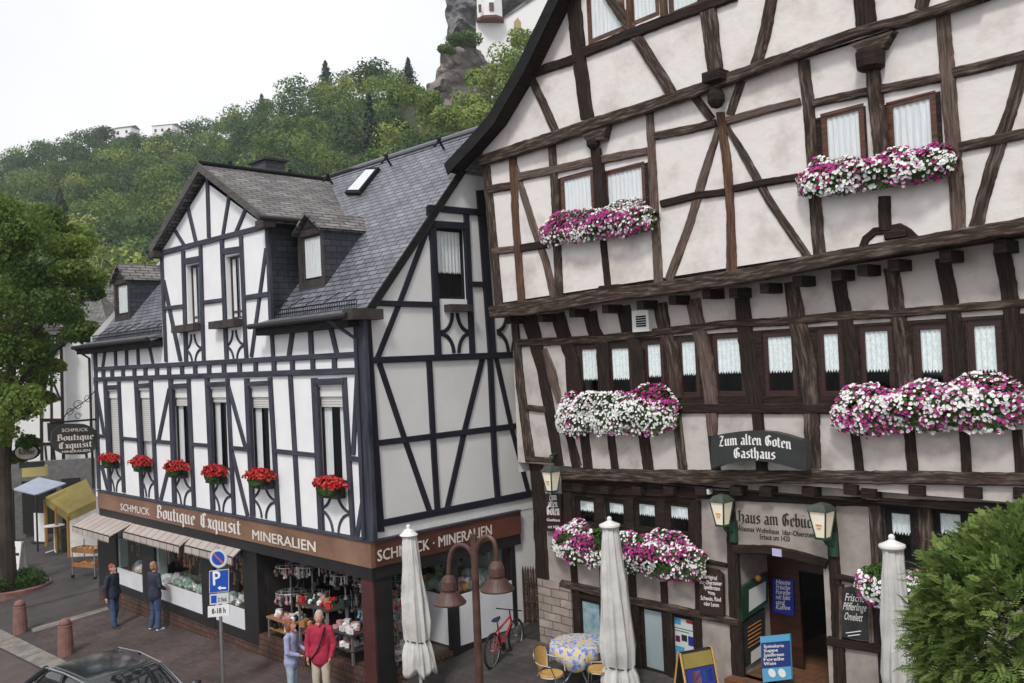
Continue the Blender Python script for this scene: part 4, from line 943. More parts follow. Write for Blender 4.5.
for nm, pts, w_ in tf: timber(BF, pts, w_, B_, TB, nm, d=.032 if nm == X else (.045 if nm == P else .055))
# corner post, both faces
timber(BF, [(359.6, 308), (369.6, 541)], [6.5, 9], B_, TB, P, d=.06)
timber(BF, [(354.5, 322), (364.5, 470), (365.5, 538)], [3.4, 5, 5], B_, TB, P, d=.05)
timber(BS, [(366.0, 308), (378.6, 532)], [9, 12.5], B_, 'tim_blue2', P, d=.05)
# curved ornaments below the windows
def arcs(pl, u0, z0, u1, z1, parent, mt=TB, d=.03, th=.055):
    um, zm = (u0+u1)/2, (z0+z1)/2; rx, rz = (u1-u0)/2*.82, (z1-z0)/2*.95
    for cx, cz, a0 in ((u0, z0, 0), (u1, z0, 90), (u1, z1, 180), (u0, z1, 270)):
        L, R__ = [], []
        for k in range(9):
            a = rad(a0+k*90/8)
            L.append((cx+math.cos(a)*(rx-th/2), cz+math.sin(a)*(rz-th/2))); R__.append((cx+math.cos(a)*(rx+th/2), cz+math.sin(a)*(rz+th/2)))
        strip(pl, L, R__, d, parent, mt, 'curved_brace')
for (xa, xb, yt, yb) in ((109, 122, 463, 491.5), (140.5, 155, 466, 497), (173.3, 192.5, 471, 504.5), (211, 232, 477, 511), (251, 277, 481, 518), (320, 351.5, 488, 534), (185.5, 202.5, 334, 364), (226, 245, 330, 361)):
    a = BF.hit(xa, (yt+yb)/2); b = BF.hit(xb, (yt+yb)/2); zt = BF.hit((xa+xb)/2, yt)[1]; zb = BF.hit((xa+xb)/2, yb)[1]; arcs(BF, a[0]+.03, zb, b[0]-.03, zt, B_)
# side timbers
T2 = 'tim_blue2'
ts = [(R, [(429, 207.6), (484, 212.6)], 6.4), (R, [(431, 223.8), (467, 226)], 7), (P, [(430.9, 206), (433, 240)], 6), (P, [(433.3, 226), (438.8, 356)], 6.4), (P, [(466.8, 212), (473.3, 356)], 5.2), (P, [(481, 190), (493, 356)], 8),
 (R, [(375.5, 303), (437, 304.6)], 5.6), (R, [(470, 284), (486, 284.3)], 5.4), (X, [(429.6, 224.6), (401, 300.4), (377.6, 359)], 5),
 (R, [(369, 360.4), (520, 354.6)], 6.4), (R, [(372, 444), (526, 425)], 5.8), (R, [(378, 524.5), (534, 493.4)], 6.8),
 (P, [(429.8, 361), (435, 460), (438.2, 510)], 5.2), (P, [(490.8, 358), (495.3, 460), (498.3, 497)], 5), (X, [(379.8, 363), (404.4, 436.8), (430, 511)], 5.2), (X, [(483, 359), (465.6, 428.6), (447.8, 508)], 5), (X, [(496.5, 357), (511.7, 426.5), (529, 492)], 4)]
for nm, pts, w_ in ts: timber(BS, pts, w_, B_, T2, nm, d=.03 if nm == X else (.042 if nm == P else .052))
for (xa, xb, yt, yb) in ((440, 470, 313, 353), (496, 522, 312, 352)):
    a = BS.hit(xa, (yt+yb)/2); b = BS.hit(xb, (yt+yb)/2); zt = BS.hit((xa+xb)/2, yt)[1]; zb = BS.hit((xa+xb)/2, yb)[1]; arcs(BS, a[0]+.02, zb, b[0]-.02, zt, B_, T2, th=.085)

# --- fascia with lettering
FO = .10
zf0, zf1 = BF.hit(371, 543, FO)[1], BF.hit(371, 568.5, FO)[1]
uFa = BF.hit(97.5, 492, FO)[0]; uSe = BS.hit(521, 520, FO)[0]
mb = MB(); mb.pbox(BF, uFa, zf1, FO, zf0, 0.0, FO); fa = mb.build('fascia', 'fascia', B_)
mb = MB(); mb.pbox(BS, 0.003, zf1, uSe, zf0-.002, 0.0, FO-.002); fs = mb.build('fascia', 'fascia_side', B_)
mb = MB(); mb.pbox(BF, uFa, zf0, FO+.03, zf0+.035, 0, FO+.03); mb.pbox(BS, 0, zf0, uSe, zf0+.033, 0, FO+.03); mb.build('fascia_flashing', 'tim_blue', B_)
zf2 = BF.hit(371, 581, FO)[1]
mb = MB(); mb.pbox(BF, uFa, zf2, FO-.04, zf1, -.45, FO-.03); mb.pbox(BS, 0, zf2, uSe, zf1-.002, -.45, FO-.032); mb.build('fascia_underboard', 'black_frame', B_)
mb = MB(); mb.pbox(BS, .02, zf0, uSe+.9, BS.hit(384, 527)[1], -.02, .012); mb.build('side_plinth_band', 'white', B_)
def flet(pl, txt, a, b, hh, style, parent, mt='letter_cream'):
    letters(pl, txt, pl.hit(*a, FO), pl.hit(*b, FO), hh, parent, mt, FO+.008, style)
flet(BF, 'SCHMUCK', (121, 510), (150, 515.5), .20, 'plain', fa)
flet(BF, 'Boutique', (157, 517.5), (196, 525.5), .235, 'black', fa)
flet(BF, 'Exquisit', (201, 526.5), (242, 535), .235, 'black', fa)
flet(BF, 'MINERALIEN', (253, 539), (316, 552), .22, 'plain', fa)
flet(BS, 'SCHMUCK · MINERALIEN', (377.5, 561.5), (491.5, 534.5), .22, 'plain', fs, 'letter_cream')

# --- ground floor shop front
zs = BF.hit(231, 628.5)[1] ; 
def z_at(x, y, pl=BF): return pl.hit(x, y)[1]
zP0 = z_at(159, 599); zP1 = z_at(177, 588)      # white panel bottom / top
bays = [(117, 143), (155, 202), (214, 244)]
bu = [(BF.hit(a, 590)[0], BF.hit(b, 600)[0]) for a, b in bays]
u259 = BF.hit(259, 630)[0]
pil = [(uL, bu[0][0]), (bu[0][1], bu[1][0]), (bu[1][1], bu[2][0]), (bu[2][1], u259)]
mb = MB()
for a, b in pil: mb.pbox(BF, a, zP0-.25, b, zf2, -.2, -.002)
mb.pbox(BF, bu[0][0], zP0-.25, u259, zP0, -.2, -.012)
mb.build('shopfront_frame', 'black_frame', B_)
mb = MB(); mb.pbox(BF, uL, zGnd, u259, zP0-.25, -.3, .0); mb.build('brick_plinth', 'brick', B_)
for k, (a, b) in enumerate(bu):
    mb = MB(); mb.pbox(BF, a, zP0, b, zP1, -.06, -.03); sw = mb.build('shop_window', 'white_panel', B_)
    mb = MB(); mb.face([BF.P(a, zP1, -.05), BF.P(b, zP1, -.05), BF.P(b, zf2, -.05), BF.P(a, zf2, -.05)]); mb.build('pane', 'glass', sw)
    mb = MB(); mb.pbox(BF, a, zP1-.06, b, zP1-.02, -1.0, -.07); mb.build('display_floor', 'green_cloth', sw)
    mb = MB(); mb.face([BF.P(a-.1, zP0, -1.0), BF.P(b+.1, zP0, -1.0), BF.P(b+.1, zf2, -1.0), BF.P(a-.1, zf2, -1.0)]); mb.face([BF.P(a, zP1, -1.0), BF.P(a, zf2, -1.0), BF.P(a, zf2, -.1), BF.P(a, zP1, -.1)]); mb.build('display_back', 'mint' if k == 5 else 'room', sw)
    mb = MB(); mb.pbox(BF, a+.02, zP1, a+.16, zf2, -.3, -.07); mb.build('display_side', 'mint', sw)
# open corner shop: dark interior, raised brick floor, column
FL = z_at(276, 640)      # shop floor
iw = 3.6; bayu = BS.hit(454, 600)[0]; bayE = BS.hit(513, 590)[0]
mb = MB()
# walls of the recess, floor and ceiling
R0_ = [BF.P(u259, 0, -.2), BF.P(u259, 0, -iw), BS.P(5.2, 0, -.0)]
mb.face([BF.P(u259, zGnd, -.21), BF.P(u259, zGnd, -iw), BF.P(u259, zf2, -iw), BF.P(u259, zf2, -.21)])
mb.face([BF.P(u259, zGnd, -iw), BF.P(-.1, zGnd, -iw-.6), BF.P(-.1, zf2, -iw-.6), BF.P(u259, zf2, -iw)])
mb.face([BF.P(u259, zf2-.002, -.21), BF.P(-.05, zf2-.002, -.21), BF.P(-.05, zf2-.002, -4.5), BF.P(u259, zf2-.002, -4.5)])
mb.build('shop_interior', mat('shop_interior', (.012, .010, .009), (.03, .024, .02), rough=.9, scale=2), B_)  # walls coloured near-black to give the gloom inside the shop
mb = MB(); mb.face([BF.P(u259, FL, -.2), BF.P(-.2, FL, -.2), BF.P(-.2, FL, -4.4), BF.P(u259, FL, -4.4)]); mb.build('shop_floor', mat('shop_floor', (.05, .035, .028), (.08, .06, .05), rough=.8, scale=4), B_)
mb = MB(); mb.pbox(BF, u259, zGnd, -.12, FL, -.22, -.0); mb.build('brick_step', 'brick', B_)
mb = MB(); mb.pbox(BS, .02, zGnd, bayu+.3, FL-.004, -.3, -.01); mb.build('brick_step', 'brick', B_)
ua = BF.hit(364, 620)[0]; 
mb = MB(); mb.pbox(BF, ua, zGnd, .03, zf2, -.42, .035); mb.build('corner_column', 'maroon', B_)
mb = MB(); mb.pbox(BS, .0, zGnd, .42, zf2, -.1, .038); mb.build('corner_column', 'black_frame', B_)
# side display bay
zB0 = z_at(456, 648, BS); zB1 = z_at(454, 622, BS)
zc0 = BS.hit(455, 648)[1]; zc1 = BS.hit(455, 597)[1]; zbt = BS.hit(485, 640)[1]
zb0 = BS.hit(455, 645)[1]
mb = MB(); mb.pbox(BS, bayu, zc0-.18, bayE, zc0, -.25, .0); mb.pbox(BS, bayu-.06, zc0-.18, bayu+.12, zf2, -.16, .015); mb.pbox(BS, bayE-.02, zc0-.18, bayE+.1, zf2, -.3, .016); mb.build('bay_frame', 'black_frame', B_)
mb = MB(); mb.pbox(BS, bayu+.12, zc0, bayE-.02, zc1, -.06, -.01); pn = mb.build('bay_panel', 'white_panel', B_)
mb = MB(); mb.face([BS.P(bayu, zc0, -.1), BS.P(bayu, zc0, -2.0), BS.P(bayu, zc1, -2.0), BS.P(bayu, zc1, -.1)]); mb.build('bay_panel', 'white_panel', B_)
mb = MB(); mb.pbox(BS, bayu+.04, zc0-.1, bayE-.03, zc1-.02, -2.0, -.07); mb.build('bay_display_floor', 'green_cloth', B_)
mb = MB(); mb.face([BS.P(bayu+.12, zc1, -.04), BS.P(bayE-.02, zc1, -.04), BS.P(bayE-.02, zf2, -.04), BS.P(bayu+.12, zf2, -.04)]); mb.face([BS.P(bayu+.01, zc1, -.16), BS.P(bayu+.01, zc1, -2.0), BS.P(bayu+.01, zf2, -2.0), BS.P(bayu+.01, zf2, -.16)]); mb.build('pane', 'glass', B_)
mb = MB(); mb.face([BS.P(bayE, zc0, -.1), BS.P(bayE, zc0, -2), BS.P(bayE, zf2, -2), BS.P(bayE, zf2, -.1)]); mb.pbox(BS, bayu+.75, zc1, bayu+1.15, zf2, -1.5, -1.3); mb.build('bay_side_wall', 'mint', B_)
mb = MB(); mb.face([BS.P(bayu, zGnd, -2.3), BS.P(bayE+.3, zGnd, -2.3), BS.P(bayE+.3, zf2, -2.3), BS.P(bayu, zf2, -2.3)]); mb.face([BS.P(bayu, zGnd, -2.3), BS.P(3.4, zGnd, -4.6), BS.P(3.4, zf2, -4.6), BS.P(bayu, zf2, -2.3)]); mb.build('shop_interior', 'room', B_)
mb = MB(); mb.pbox(BS, bayE+.1, zGnd, 2*uRidge-.01, zF-.2, -.3, -.003); mb.build('side_wall', 'plaster_side', B_)
mb = MB(); mb.pbox(BS, bayu, zGnd, bayE+.1, zc0-.18, -.3, -.02); mb.build('brick_plinth', 'brick', B_)
# awnings
def awning(p_back0, p_back1, p_f0, p_f1, proj, drop):
    a = BF.hit(*p_back0, .02)[0]; b = BF.hit(*p_back1, .02)[0]; z0 = zf2+.03
    mb = MB(); zf_ = z0-drop; n = max(4, int((b-a)/.12))
    A = [BF.P(a, z0, .02), BF.P(b, z0, .02), BF.P(b-.05, zf_, proj), BF.P(a+.05, zf_, proj)]
    slab(mb, [A[3], A[2], A[1], A[0]], .03)
    for k in range(n):   # scalloped valance
        t0, t1 = a+.05+(b-a-.1)*k/n, a+.05+(b-a-.1)*(k+1)/n; tm = (t0+t1)/2
        mb.face([BF.P(t0, zf_, proj), BF.P(t0, zf_-.15, proj+.01), BF.P(tm, zf_-.2, proj+.01), BF.P(t1, zf_-.15, proj+.01), BF.P(t1, zf_, proj)])
    aw = mb.build('awning', 'awning', B_)
    mb = MB(); mb.tube([BF.P(a+.05, z0-.5, .02), BF.P(a+.08, zf_, proj-.03)], .018, 5); mb.tube([BF.P(b-.05, z0-.5, .02), BF.P(b-.08, zf_, proj-.03)], .018, 5); mb.tube([BF.P(a+.05, zf_-.01, proj-.02), BF.P(b-.05, zf_-.01, proj-.02)], .025, 6); mb.build('awning_arm', 'metal_dark', aw)
awning((95, 508), (134, 519), 0, 0, .72, .30); awning((134, 519), (192, 533), 0, 0, .36, .22); awning((192, 533), (242, 545), 0, 0, .26, .20)
def disc(pl, u, z, r, d, n=28): return [pl.P(u+math.cos(k*2*math.pi/n)*r, z+math.sin(k*2*math.pi/n)*r, d) for k in range(n)]
# ================================================================== INN
inn = thing('inn_building', 'old half timbered inn with jettied brown oak framing and petunia boxes, leaning over the terrace', 'building', I0.P(5.5, .4, -4))
uE0 = 13.6
DM = {'D': 'tim_dark', 'B': 'tim_brown', 'G': 'tim_grey', 'O': 'tim_orange'}
def T(pl, items, base):
    for nm, pts, w_, mt in items: timber(pl, pts, w_, inn, DM[mt], nm, d=base+(.0 if nm == X else (.012 if nm == P else .024)), rough=.085)
zdoor = I0.hit(760, 681)[1]
# ---- ground floor wall
gw = [hole(I0, 575.5, 497, 596, 526), hole(I0, 604.5, 499, 626, 528), hole(I0, 634, 500, 657.5, 532), hole(I0, 665.5, 502, 691, 536), hole(I0, 885, 508, 916, 566), hole(I0, 933, 508, 967, 566)]
cw = [hole(I0, 579, 600, 601, 648), hole(I0, 641, 608, 664, 673), hole(I0, 670, 616, 695, 668)]
uD0, uD1 = I0.hit(738.5, 620)[0], I0.hit(826, 620)[0]
zArch = I0.hit(780, 553)[1]
zg0 = -.3; z41 = I0.hit(700, 488)[1]
g0 = wall(I0, I0.hit(540, 520)[0]-.02, zg0, uE0, z41+.35, gw+cw+[(uD0, zdoor, uD1, zArch)], None, None, join=MB(), rev=.12)
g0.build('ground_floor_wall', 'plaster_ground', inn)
# stone block corner
a, _ = I0.hit(541, 620); b, _ = I0.hit(573.5, 620); zt = I0.hit(556, 581)[1]
mb = MB(); mb.pbox(I0, a, zg0, b, zt, -.2, .05); mb.build('stone_corner', 'stone', inn)
# dark board band behind the upper ground floor windows
def band(pl, x0, y0, x1, y1, holes_, d, mt='tim_dark', name='window_band'):
    u0, z1 = pl.hit(x0, y0, d); u1, z0 = pl.hit(x1, y1, d)
    hh = [h for h in holes_ if h[0] > u0 and h[2] < u1]
    return wall(pl, u0, z0, u1, z1, hh, inn, mt, d=d, rev=.1, name=name)
zb_ = lambda y, x=700, pl=I0: pl.hit(x, y)[1]
u0, u1 = I0.hit(563, 510)[0], I0.hit(697, 520)[0]
wall(I0, u0, zb_(545, 640), u1, zb_(482, 640), gw[:4], inn, 'tim_dark', d=.012, rev=.12, name='window_band')
u0, u1 = I0.hit(870, 530)[0], I0.hit(1024, 530)[0]+1
wall(I0, u0, zb_(570, 900), u1, zb_(500, 900), gw[4:], inn, 'tim_dark', d=.012, rev=.12, name='window_band')
u0, u1 = I0.hit(574, 630)[0], I0.hit(699, 640)[0]
wall(I0, u0, min(c[1] for c in cw)-.12, u1, max(c[3] for c in cw)+.1, cw, inn, 'tim_dark', d=.012, rev=.12, name='window_band')
for i, h in enumerate(gw): window(I0, h, inn, 'tim_dark' if i < 4 else 'black_wood', .09, -.03, cur=[(0, 1)], curmat='curtain_lace', cz=.42 if i < 4 else .4, scallop=True)
for i, h in enumerate(cw):
    W_ = window(I0, h, inn, 'tim_dark', .06, -.03)
    mb = MB(); a, b, c, e = h
    mb.face([I0.P(a+.07, b+.07, -.055), I0.P(c-.07, b+.07, -.055), I0.P(c-.07, e-.07, -.055), I0.P(a+.07, e-.07, -.055)])
    mb.build('blind', [mat('blue_glass_blind', (.16, .34, .40), (.50, .58, .60), rough=.5, scale=5), mat('milky_blind', (.40, .47, .50), rough=.4), 'paper'][i], W_)
    if i == 2:
        for k, (f0, z0_, f1, z1_, mt) in enumerate(((.12, .80, .40, .92, 'poster_sky'), (.62, .86, .88, .92, 'red_sign'), (.40, .50, .62, .62, 'box_dark'), (.66, .44, .90, .62, 'poster_blue'), (.16, .46, .34, .58, 'petal_magenta'), (.14, .72, .86, .735, 'metal_dark'), (.14, .67, .7, .685, 'metal_dark'), (.12, .10, .5, .38, 'poster_sky'))):
            mb = MB(); mb.pbox(I0, a+(c-a)*f0, b+(e-b)*z0_, a+(c-a)*f1, b+(e-b)*z1_, -.054, -.052-k*.0005); mb.build('poster_print', mt, W_)
# ---- first floor wall
z1a = I1.hit(700, 477)[1]; uA = I1.hit(512, 340)[0]; 
p1 = [(582, 597, 348, 398), (611.5, 629, 347, 398), (647, 661, 343, 396), (681, 696, 340, 395), (716, 741.5, 336.5, 394), (766.5, 793.5, 334.5, 394), (822, 840.5, 331.5, 394.5), (863, 891, 328.5, 396), (918, 945, 326.5, 398), (971.5, 1000, 322.5, 400)]
h1 = [hole(I1, a-3.2, c-3, b+3.2, e+2) for a, b, c, e in p1]
zs1 = [h[1] for h in h1]; zt1 = [h[3] for h in h1]
h1 = [(a, 5.72 if False else b, c, e) for a, b, c, e in h1]
zTopJ = 8.05
w1 = wall(I1, uA+.02, z1a, uE0, zTopJ, [], None, None, join=MB()) if False else wall(I1, uA+.02, z1a, uE0, zTopJ, h1, None, None, join=MB(), rev=.12)
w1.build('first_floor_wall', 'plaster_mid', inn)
# board band of the window row, slightly proud, following the sagging rails
ua_, ub_ = I1.hit(566, 370)[0], I1.hit(1024, 360)[0]+1.5
wall(I1, ua_, min(zs1)-.06, ub_, min(zt1)+.03 if False else max(zt1)+.02, h1, inn, 'tim_dark', d=.014, rev=.12, name='window_band')
for i, h in enumerate(h1): window(I1, h, inn, 'red_frame', .085, -.01, cur=[(0, 1)], curmat='curtain_lace', cz=.62, scallop=True)
# ---- second floor and gable wall
zG0 = I3.hit(700, 88)[1]
u2a, u2b = I2.hit(492, 250)[0], uE0
pw2 = [hole(I2, 561, 173, 594.5, 228), hole(I2, 604, 166, 646, 222), hole(I2, 821.5, 108, 865.5, 170), hole(I2, 887, 96, 937.5, 158)]
zJ0 = I2.hit(492, 303)[1]; 
w2 = MB(); zl = 8.32
zleft = I2.hit(500, 303)[1]; zr = I2.hit(1000, 226)[1]; ur = I2.hit(1000, 226)[0]; ul2 = I2.hit(500, 303)[0]
zz = lambda u: zleft+(zr-zleft)*(u-ul2)/(ur-ul2)
w2.face([I2.P(u2a, zz(u2a)), I2.P(u2b, zz(u2b)), I2.P(u2b, zl+.4), I2.P(u2a, zl+.4)])
wall(I2, u2a, zl+.4, u2b, zG0-.02, pw2, None, None, join=w2, rev=.12)
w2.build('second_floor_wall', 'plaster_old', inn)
for (xa, xb, ya, yb) in ((556, 597.5, 174, 232), (602, 650, 168, 226), (816, 868, 112, 172), (884, 943, 98, 162)):
    hb = hole(I2, xa, ya, xb, yb); wall(I2, hb[0], hb[1], hb[2], hb[3], [h for h in pw2 if h[0] > hb[0]-.05 and h[2] < hb[2]+.05], inn, 'tim_dark', d=.015, rev=.1, name='window_surround')
for i, h in enumerate(pw2): window(I2, h, inn, 'orange_frame', .085, -.0, cur=[(0, 1)], cz=1.0)
# gable outline from the verge in the photo, mirrored
GOV = .34
vp = [I3.hit(446, 165.5, GOV), I3.hit(470, 140, GOV), I3.hit(490, 117, GOV), I3.hit(519, 67, GOV), I3.hit(550, 2, GOV)]
ga_ = 6.6; uc3 = I3.hit(484, 160)[0] + ga_
sl3 = (vp[4][1]-vp[3][1])/(vp[4][0]-vp[3][0])
zap = vp[4][1] + sl3*(uc3-vp[4][0]); vp.append((uc3, zap))
prof = vp + [(2*uc3-u, z) for u, z in reversed(vp[:-1])]
gwh = [hole(I3, 586, -52, 624, 38), hole(I3, 628, -60, 658, 22), hole(I3, 667, -70, 700, 12)]
def inprof(z, off=.0):
    L_ = [p for p in vp]
    for (a, b) in zip(L_[:-1], L_[1:]):
        if a[1] <= z <= b[1]: return a[0]+(b[0]-a[0])*(z-a[1])/(b[1]-a[1])
    return L_[0][0]
w3 = MB(); levs = sorted({zG0-.02, zG0+.3, *[h[1] for h in gwh], *[h[3] for h in gwh], zG0+1.2, zG0+2.6, zap-.5, *[p[1] for p in vp if p[1] > zG0+.3]})
levs = [z for z in levs if z >= zG0-.02]
for a, b in zip(levs[:-1], levs[1:]):
    la, lb = max(inprof(a)+.18, I3.hit(481, 160)[0]), max(inprof(b)+.18, I3.hit(481, 160)[0]); ra, rb = 2*uc3-la, 2*uc3-lb
    hs = sorted([h for h in gwh if h[1] <= (a+b)/2 <= h[3]]); cur = (la, lb)
    for h in hs:
        w3.face([I3.P(cur[0], a), I3.P(h[0], a), I3.P(h[0], b), I3.P(cur[1], b)]); cur = (h[2], h[2])
    w3.face([I3.P(cur[0], a), I3.P(ra, a), I3.P(rb, b), I3.P(cur[1], b)])
w3.build('gable_wall', 'plaster_old', inn)
for h in gwh: window(I3, h, inn, 'orange_frame', .085, -.0, cur=[(0, 1)], cz=1.0, curmat='curtain')
# roof: two swept slopes with depth
mb = MB(); DI = 11.0; th = .17
def off(pr, t):
    o = []
    for i, (u, z) in enumerate(pr):
        a, b = pr[max(0, i-1)], pr[min(len(pr)-1, i+1)]; dx, dz = b[0]-a[0], b[1]-a[1]; q = math.hypot(dx, dz); o.append((u+dz/q*t, z-dx/q*t))
    return o
inn_ = off(prof, th)
for i in range(len(prof)-1):
    a, b, c, e = prof[i], prof[i+1], inn_[i+1], inn_[i]
    A = [I3.P(*a, GOV), I3.P(*b, GOV), I3.P(*c, GOV), I3.P(*e, GOV)]; Bk = [I3.P(*q, -DI) for q in (a, b, c, e)]
    mb.hexa(Bk, A)
mb.build('roof', 'slate', inn)
mb = MB(); inn2 = off(prof, .24); out2 = off(prof, -.03)
for i in range(len(prof)-1):
    q = [out2[i], out2[i+1], inn2[i+1], inn2[i]]; A = [I3.P(*p, GOV+.05) for p in q]; mb.hexa([p-I3.N*.05 for p in A], A)
mb.build('verge_board', 'black_wood', inn)
mb = MB(); i3 = off(prof, .19)
for i in range(len(prof)-1):
    mb.face([I3.P(*i3[i], GOV), I3.P(*i3[i+1], GOV), I3.P(*i3[i+1], 0), I3.P(*i3[i], 0)])
mb.build('verge_soffit', 'tim_dark', inn)
# body behind
mb = MB()
ulw = I1.hit(514, 350)[0]+.03
for (pl, u0_, z0_, z1_) in ((I0, I0.hit(540, 520)[0], zg0, z41+.1), (I1, uA+.03, z41, 7.9), (I2, u2a, 7.75, 11.5)):
    mb.face([pl.P(u0_, z0_, 0), pl.P(u0_, z1_, 0), pl.P(u0_, z1_, -DI), pl.P(u0_, z0_, -DI)]); mb.face([pl.P(uE0, z0_, 0), pl.P(uE0, z1_, 0), pl.P(uE0, z1_, -DI), pl.P(uE0, z0_, -DI)])
    mb.face([pl.P(u0_, z0_, -DI), pl.P(u0_, z1_, -DI), pl.P(uE0, z1_, -DI), pl.P(uE0, z0_, -DI)])
mb.build('side_wall', 'plaster_old', inn)
mb = MB(); bk = [I3.P(u, z, -DI+.3) for u, z in inn_]; mb.face(bk); mb.build('rear_gable', 'plaster_old', inn)
# soffits under the jetties
mb = MB(); mb.pbox(I1, uA, 7.55, uE0, 7.60, .0, .0+.02)
mb = MB(); sa = I2.hit(490, 318)[1]; sb = I2.hit(1000, 238)[1]; s0_ = I2.hit(490, 318)[0]; s1_ = I2.hit(1000, 238)[0]
zso = lambda u: sa+(sb-sa)*(u-s0_)/(s1_-s0_)
mb.face([I2.P(s0_, zso(s0_)), I2.P(uE0, zso(uE0)), I2.P(uE0, zso(uE0), -.45), I2.P(s0_, zso(s0_), -.45)]); mb.build('jetty_soffit', 'tim_dark', inn)
mb = MB(); z4s = I1.hit(700, 487)[1]; a4 = I1.hit(560, 480)[0]; mb.face([I1.P(a4, z4s, .05), I1.P(uE0, z4s+.02, .05), I1.P(uE0, z4s+.02, -.14), I1.P(a4, z4s, -.14)]); mb.build('jetty_soffit', 'tim_dark', inn)

# ---- timbers: gable
T(I3, [(P, [(571, -14), (578, 60), (586, 119)], [14, 13, 12.5], 'D'), (R, [(478, 161), (535, 143), (591, 124), (647, 106), (703, 87), (760, 66), (810, 48), (855, 32), (915, 16), (980, -5)], [10, 12, 12, 11, 11, 11, 10, 10, 10, 10], 'B'),
  (R, [(583, 52), (628, 34), (670, 18), (734, -5)], 10, 'D'), (R, [(519, 77), (545, 68), (575, 58)], 9, 'D'), (X, [(606, -8), (640, 44), (672, 95)], 11, 'B'), (P, [(704, -14), (711, 45), (716, 84)], [17, 15, 15], 'B'),
  (X, [(529, 76), (541, 101), (555, 133)], 7.5, 'B'), (X, [(772, -12), (765, 30), (754.5, 66)], 11, 'B'), (P, [(861, -12), (864, 14), (865.5, 32)], 20, 'D'), (P, [(924, -10), (919.5, 9)], 12, 'B'), (P, [(627, -10), (628, 30)], 4, 'O'), (P, [(661, -10), (663, 16)], 7, 'O')], .05)
# carved drops on the centre post
mb = MB(); c = I3.W(716, 77, .12); mb.box((c.x, c.y, c.z), (.34, .3, .16), rz=AZ_I); c = I3.W(716, 98, .1); mb.ball(c, .15, 10, (1, 1, 1.2)); mb.build('carved_drop', 'tim_dark', inn)
T(I2, [(P, [(485, 166), (492, 240), (498, 306)], 7.5, 'B'), (P, [(511.6, 156), (514.5, 220), (520.6, 303)], [7, 6.5, 7], 'O'), (X, [(513, 164), (532, 225), (545, 262), (554, 301)], [6, 7, 7, 7.5], 'G'),
  (P, [(550.6, 143), (553.4, 185), (558.4, 300)], [7, 7, 7.5], 'B'), (R, [(517.5, 177), (560, 168), (592, 161), (646, 151)], [9, 8, 9, 8], 'G'), (R, [(488, 189), (510, 186)], 8, 'B'), (R, [(491.5, 251.5), (514, 249)], 7, 'G'), (R, [(520, 248), (548, 244)], 8, 'D'),
  (P, [(648.5, 111), (653, 200), (657.6, 284)], [7, 8, 8.5], 'G'), (P, [(602.2, 240), (606.8, 288)], 6, 'D'), (R, [(654, 136), (685, 130), (715, 123)], 8, 'B'), (R, [(726, 121), (760, 111), (799, 101)], [8, 8, 7], 'G'),
  (X, [(693, 96), (711, 119)], 8.5, 'B'), (X, [(741, 80), (729, 115)], 8, 'B'), (X, [(718, 128), (701.5, 180), (690, 220), (668, 280)], [6, 9, 8, 8.5], 'G'), (P, [(719, 112), (726, 165), (729.5, 215), (730.5, 274)], [8, 9, 8, 10.5], 'O'),
  (X, [(724, 124), (745, 158), (768, 200), (807, 257)], [5, 8, 8, 8], 'B'), (R, [(660, 204), (698, 195), (724, 192)], 7.5, 'D'), (R, [(733, 188.5), (760, 183), (797, 177)], 7.5, 'D'), (P, [(802.4, 60), (808, 110), (814, 200), (818.6, 256)], [12, 11, 12, 12], 'B'),
  (R, [(812, 103), (864, 92), (941, 77)], [8, 9, 9], 'B'), (P, [(941.8, 14), (948, 90), (955.8, 190), (958.6, 234)], [14, 15, 15, 14], 'G'), (P, [(883, 196), (884.6, 230)], 12, 'D'), (R, [(952.5, 73), (985, 65), (1040, 51)], 11, 'B'),
  (R, [(958.4, 146.5), (990, 141), (1040, 129)], 10, 'B'), (X, [(1026, 56), (1010, 112), (1001, 135), (982, 200), (975, 228)], [15, 12, 14, 14, 14], 'B')], .035)
def trapez(pl, pts, d0, d1, mt, nm='carved_bracket'):
    A = [pl.W(*p, d1) for p in pts]; mb = MB(); mb.hexa([a-pl.N*(d1-d0) for a in A], A); return mb.build(nm, mt, inn)
trapez(I2, [(577, 128), (608.5, 118), (603, 140), (586, 141)], 0, .16, 'tim_brown'); trapez(I2, [(849, 44), (893, 30), (883.5, 47), (861.5, 54)], 0, .16, 'tim_brown')
trapez(I2, [(593, 295), (599, 286), (617, 284), (624, 293)], 0, .12, 'tim_dark')
mb = MB(); c = I2.W(593, 143.5, .12); mb.ball(c, .13, 10, (1, 1, .9)); mb.build('carved_drop', 'tim_dark', inn)
mb = MB(); c = I2.W(870.5, 59, .12); mb.lathe([(.14, c.z-.16), (.20, c.z-.12), (.21, c.z+.08), (.18, c.z+.14)], (c.x, c.y, 0), 8, rz=AZ_I); mb.build('carved_drop', 'tim_dark', inn)
T(I2, [(P, [(593.4, 148), (597, 172), (600.4, 218)], [8, 9, 10], 'D'), (P, [(870.6, 66), (874, 100), (880.6, 156)], [11, 14, 14], 'B')], .10)
# curved foot brace under the right window pair
arcp = [(861, 250), (865, 239), (874, 231.5), (886, 230), (899, 227), (908, 232), (915, 239.5)]
T(I2, [(X, arcp, 8, 'D'), (R, [(884, 236), (906, 233)], 9, 'D')], .03)
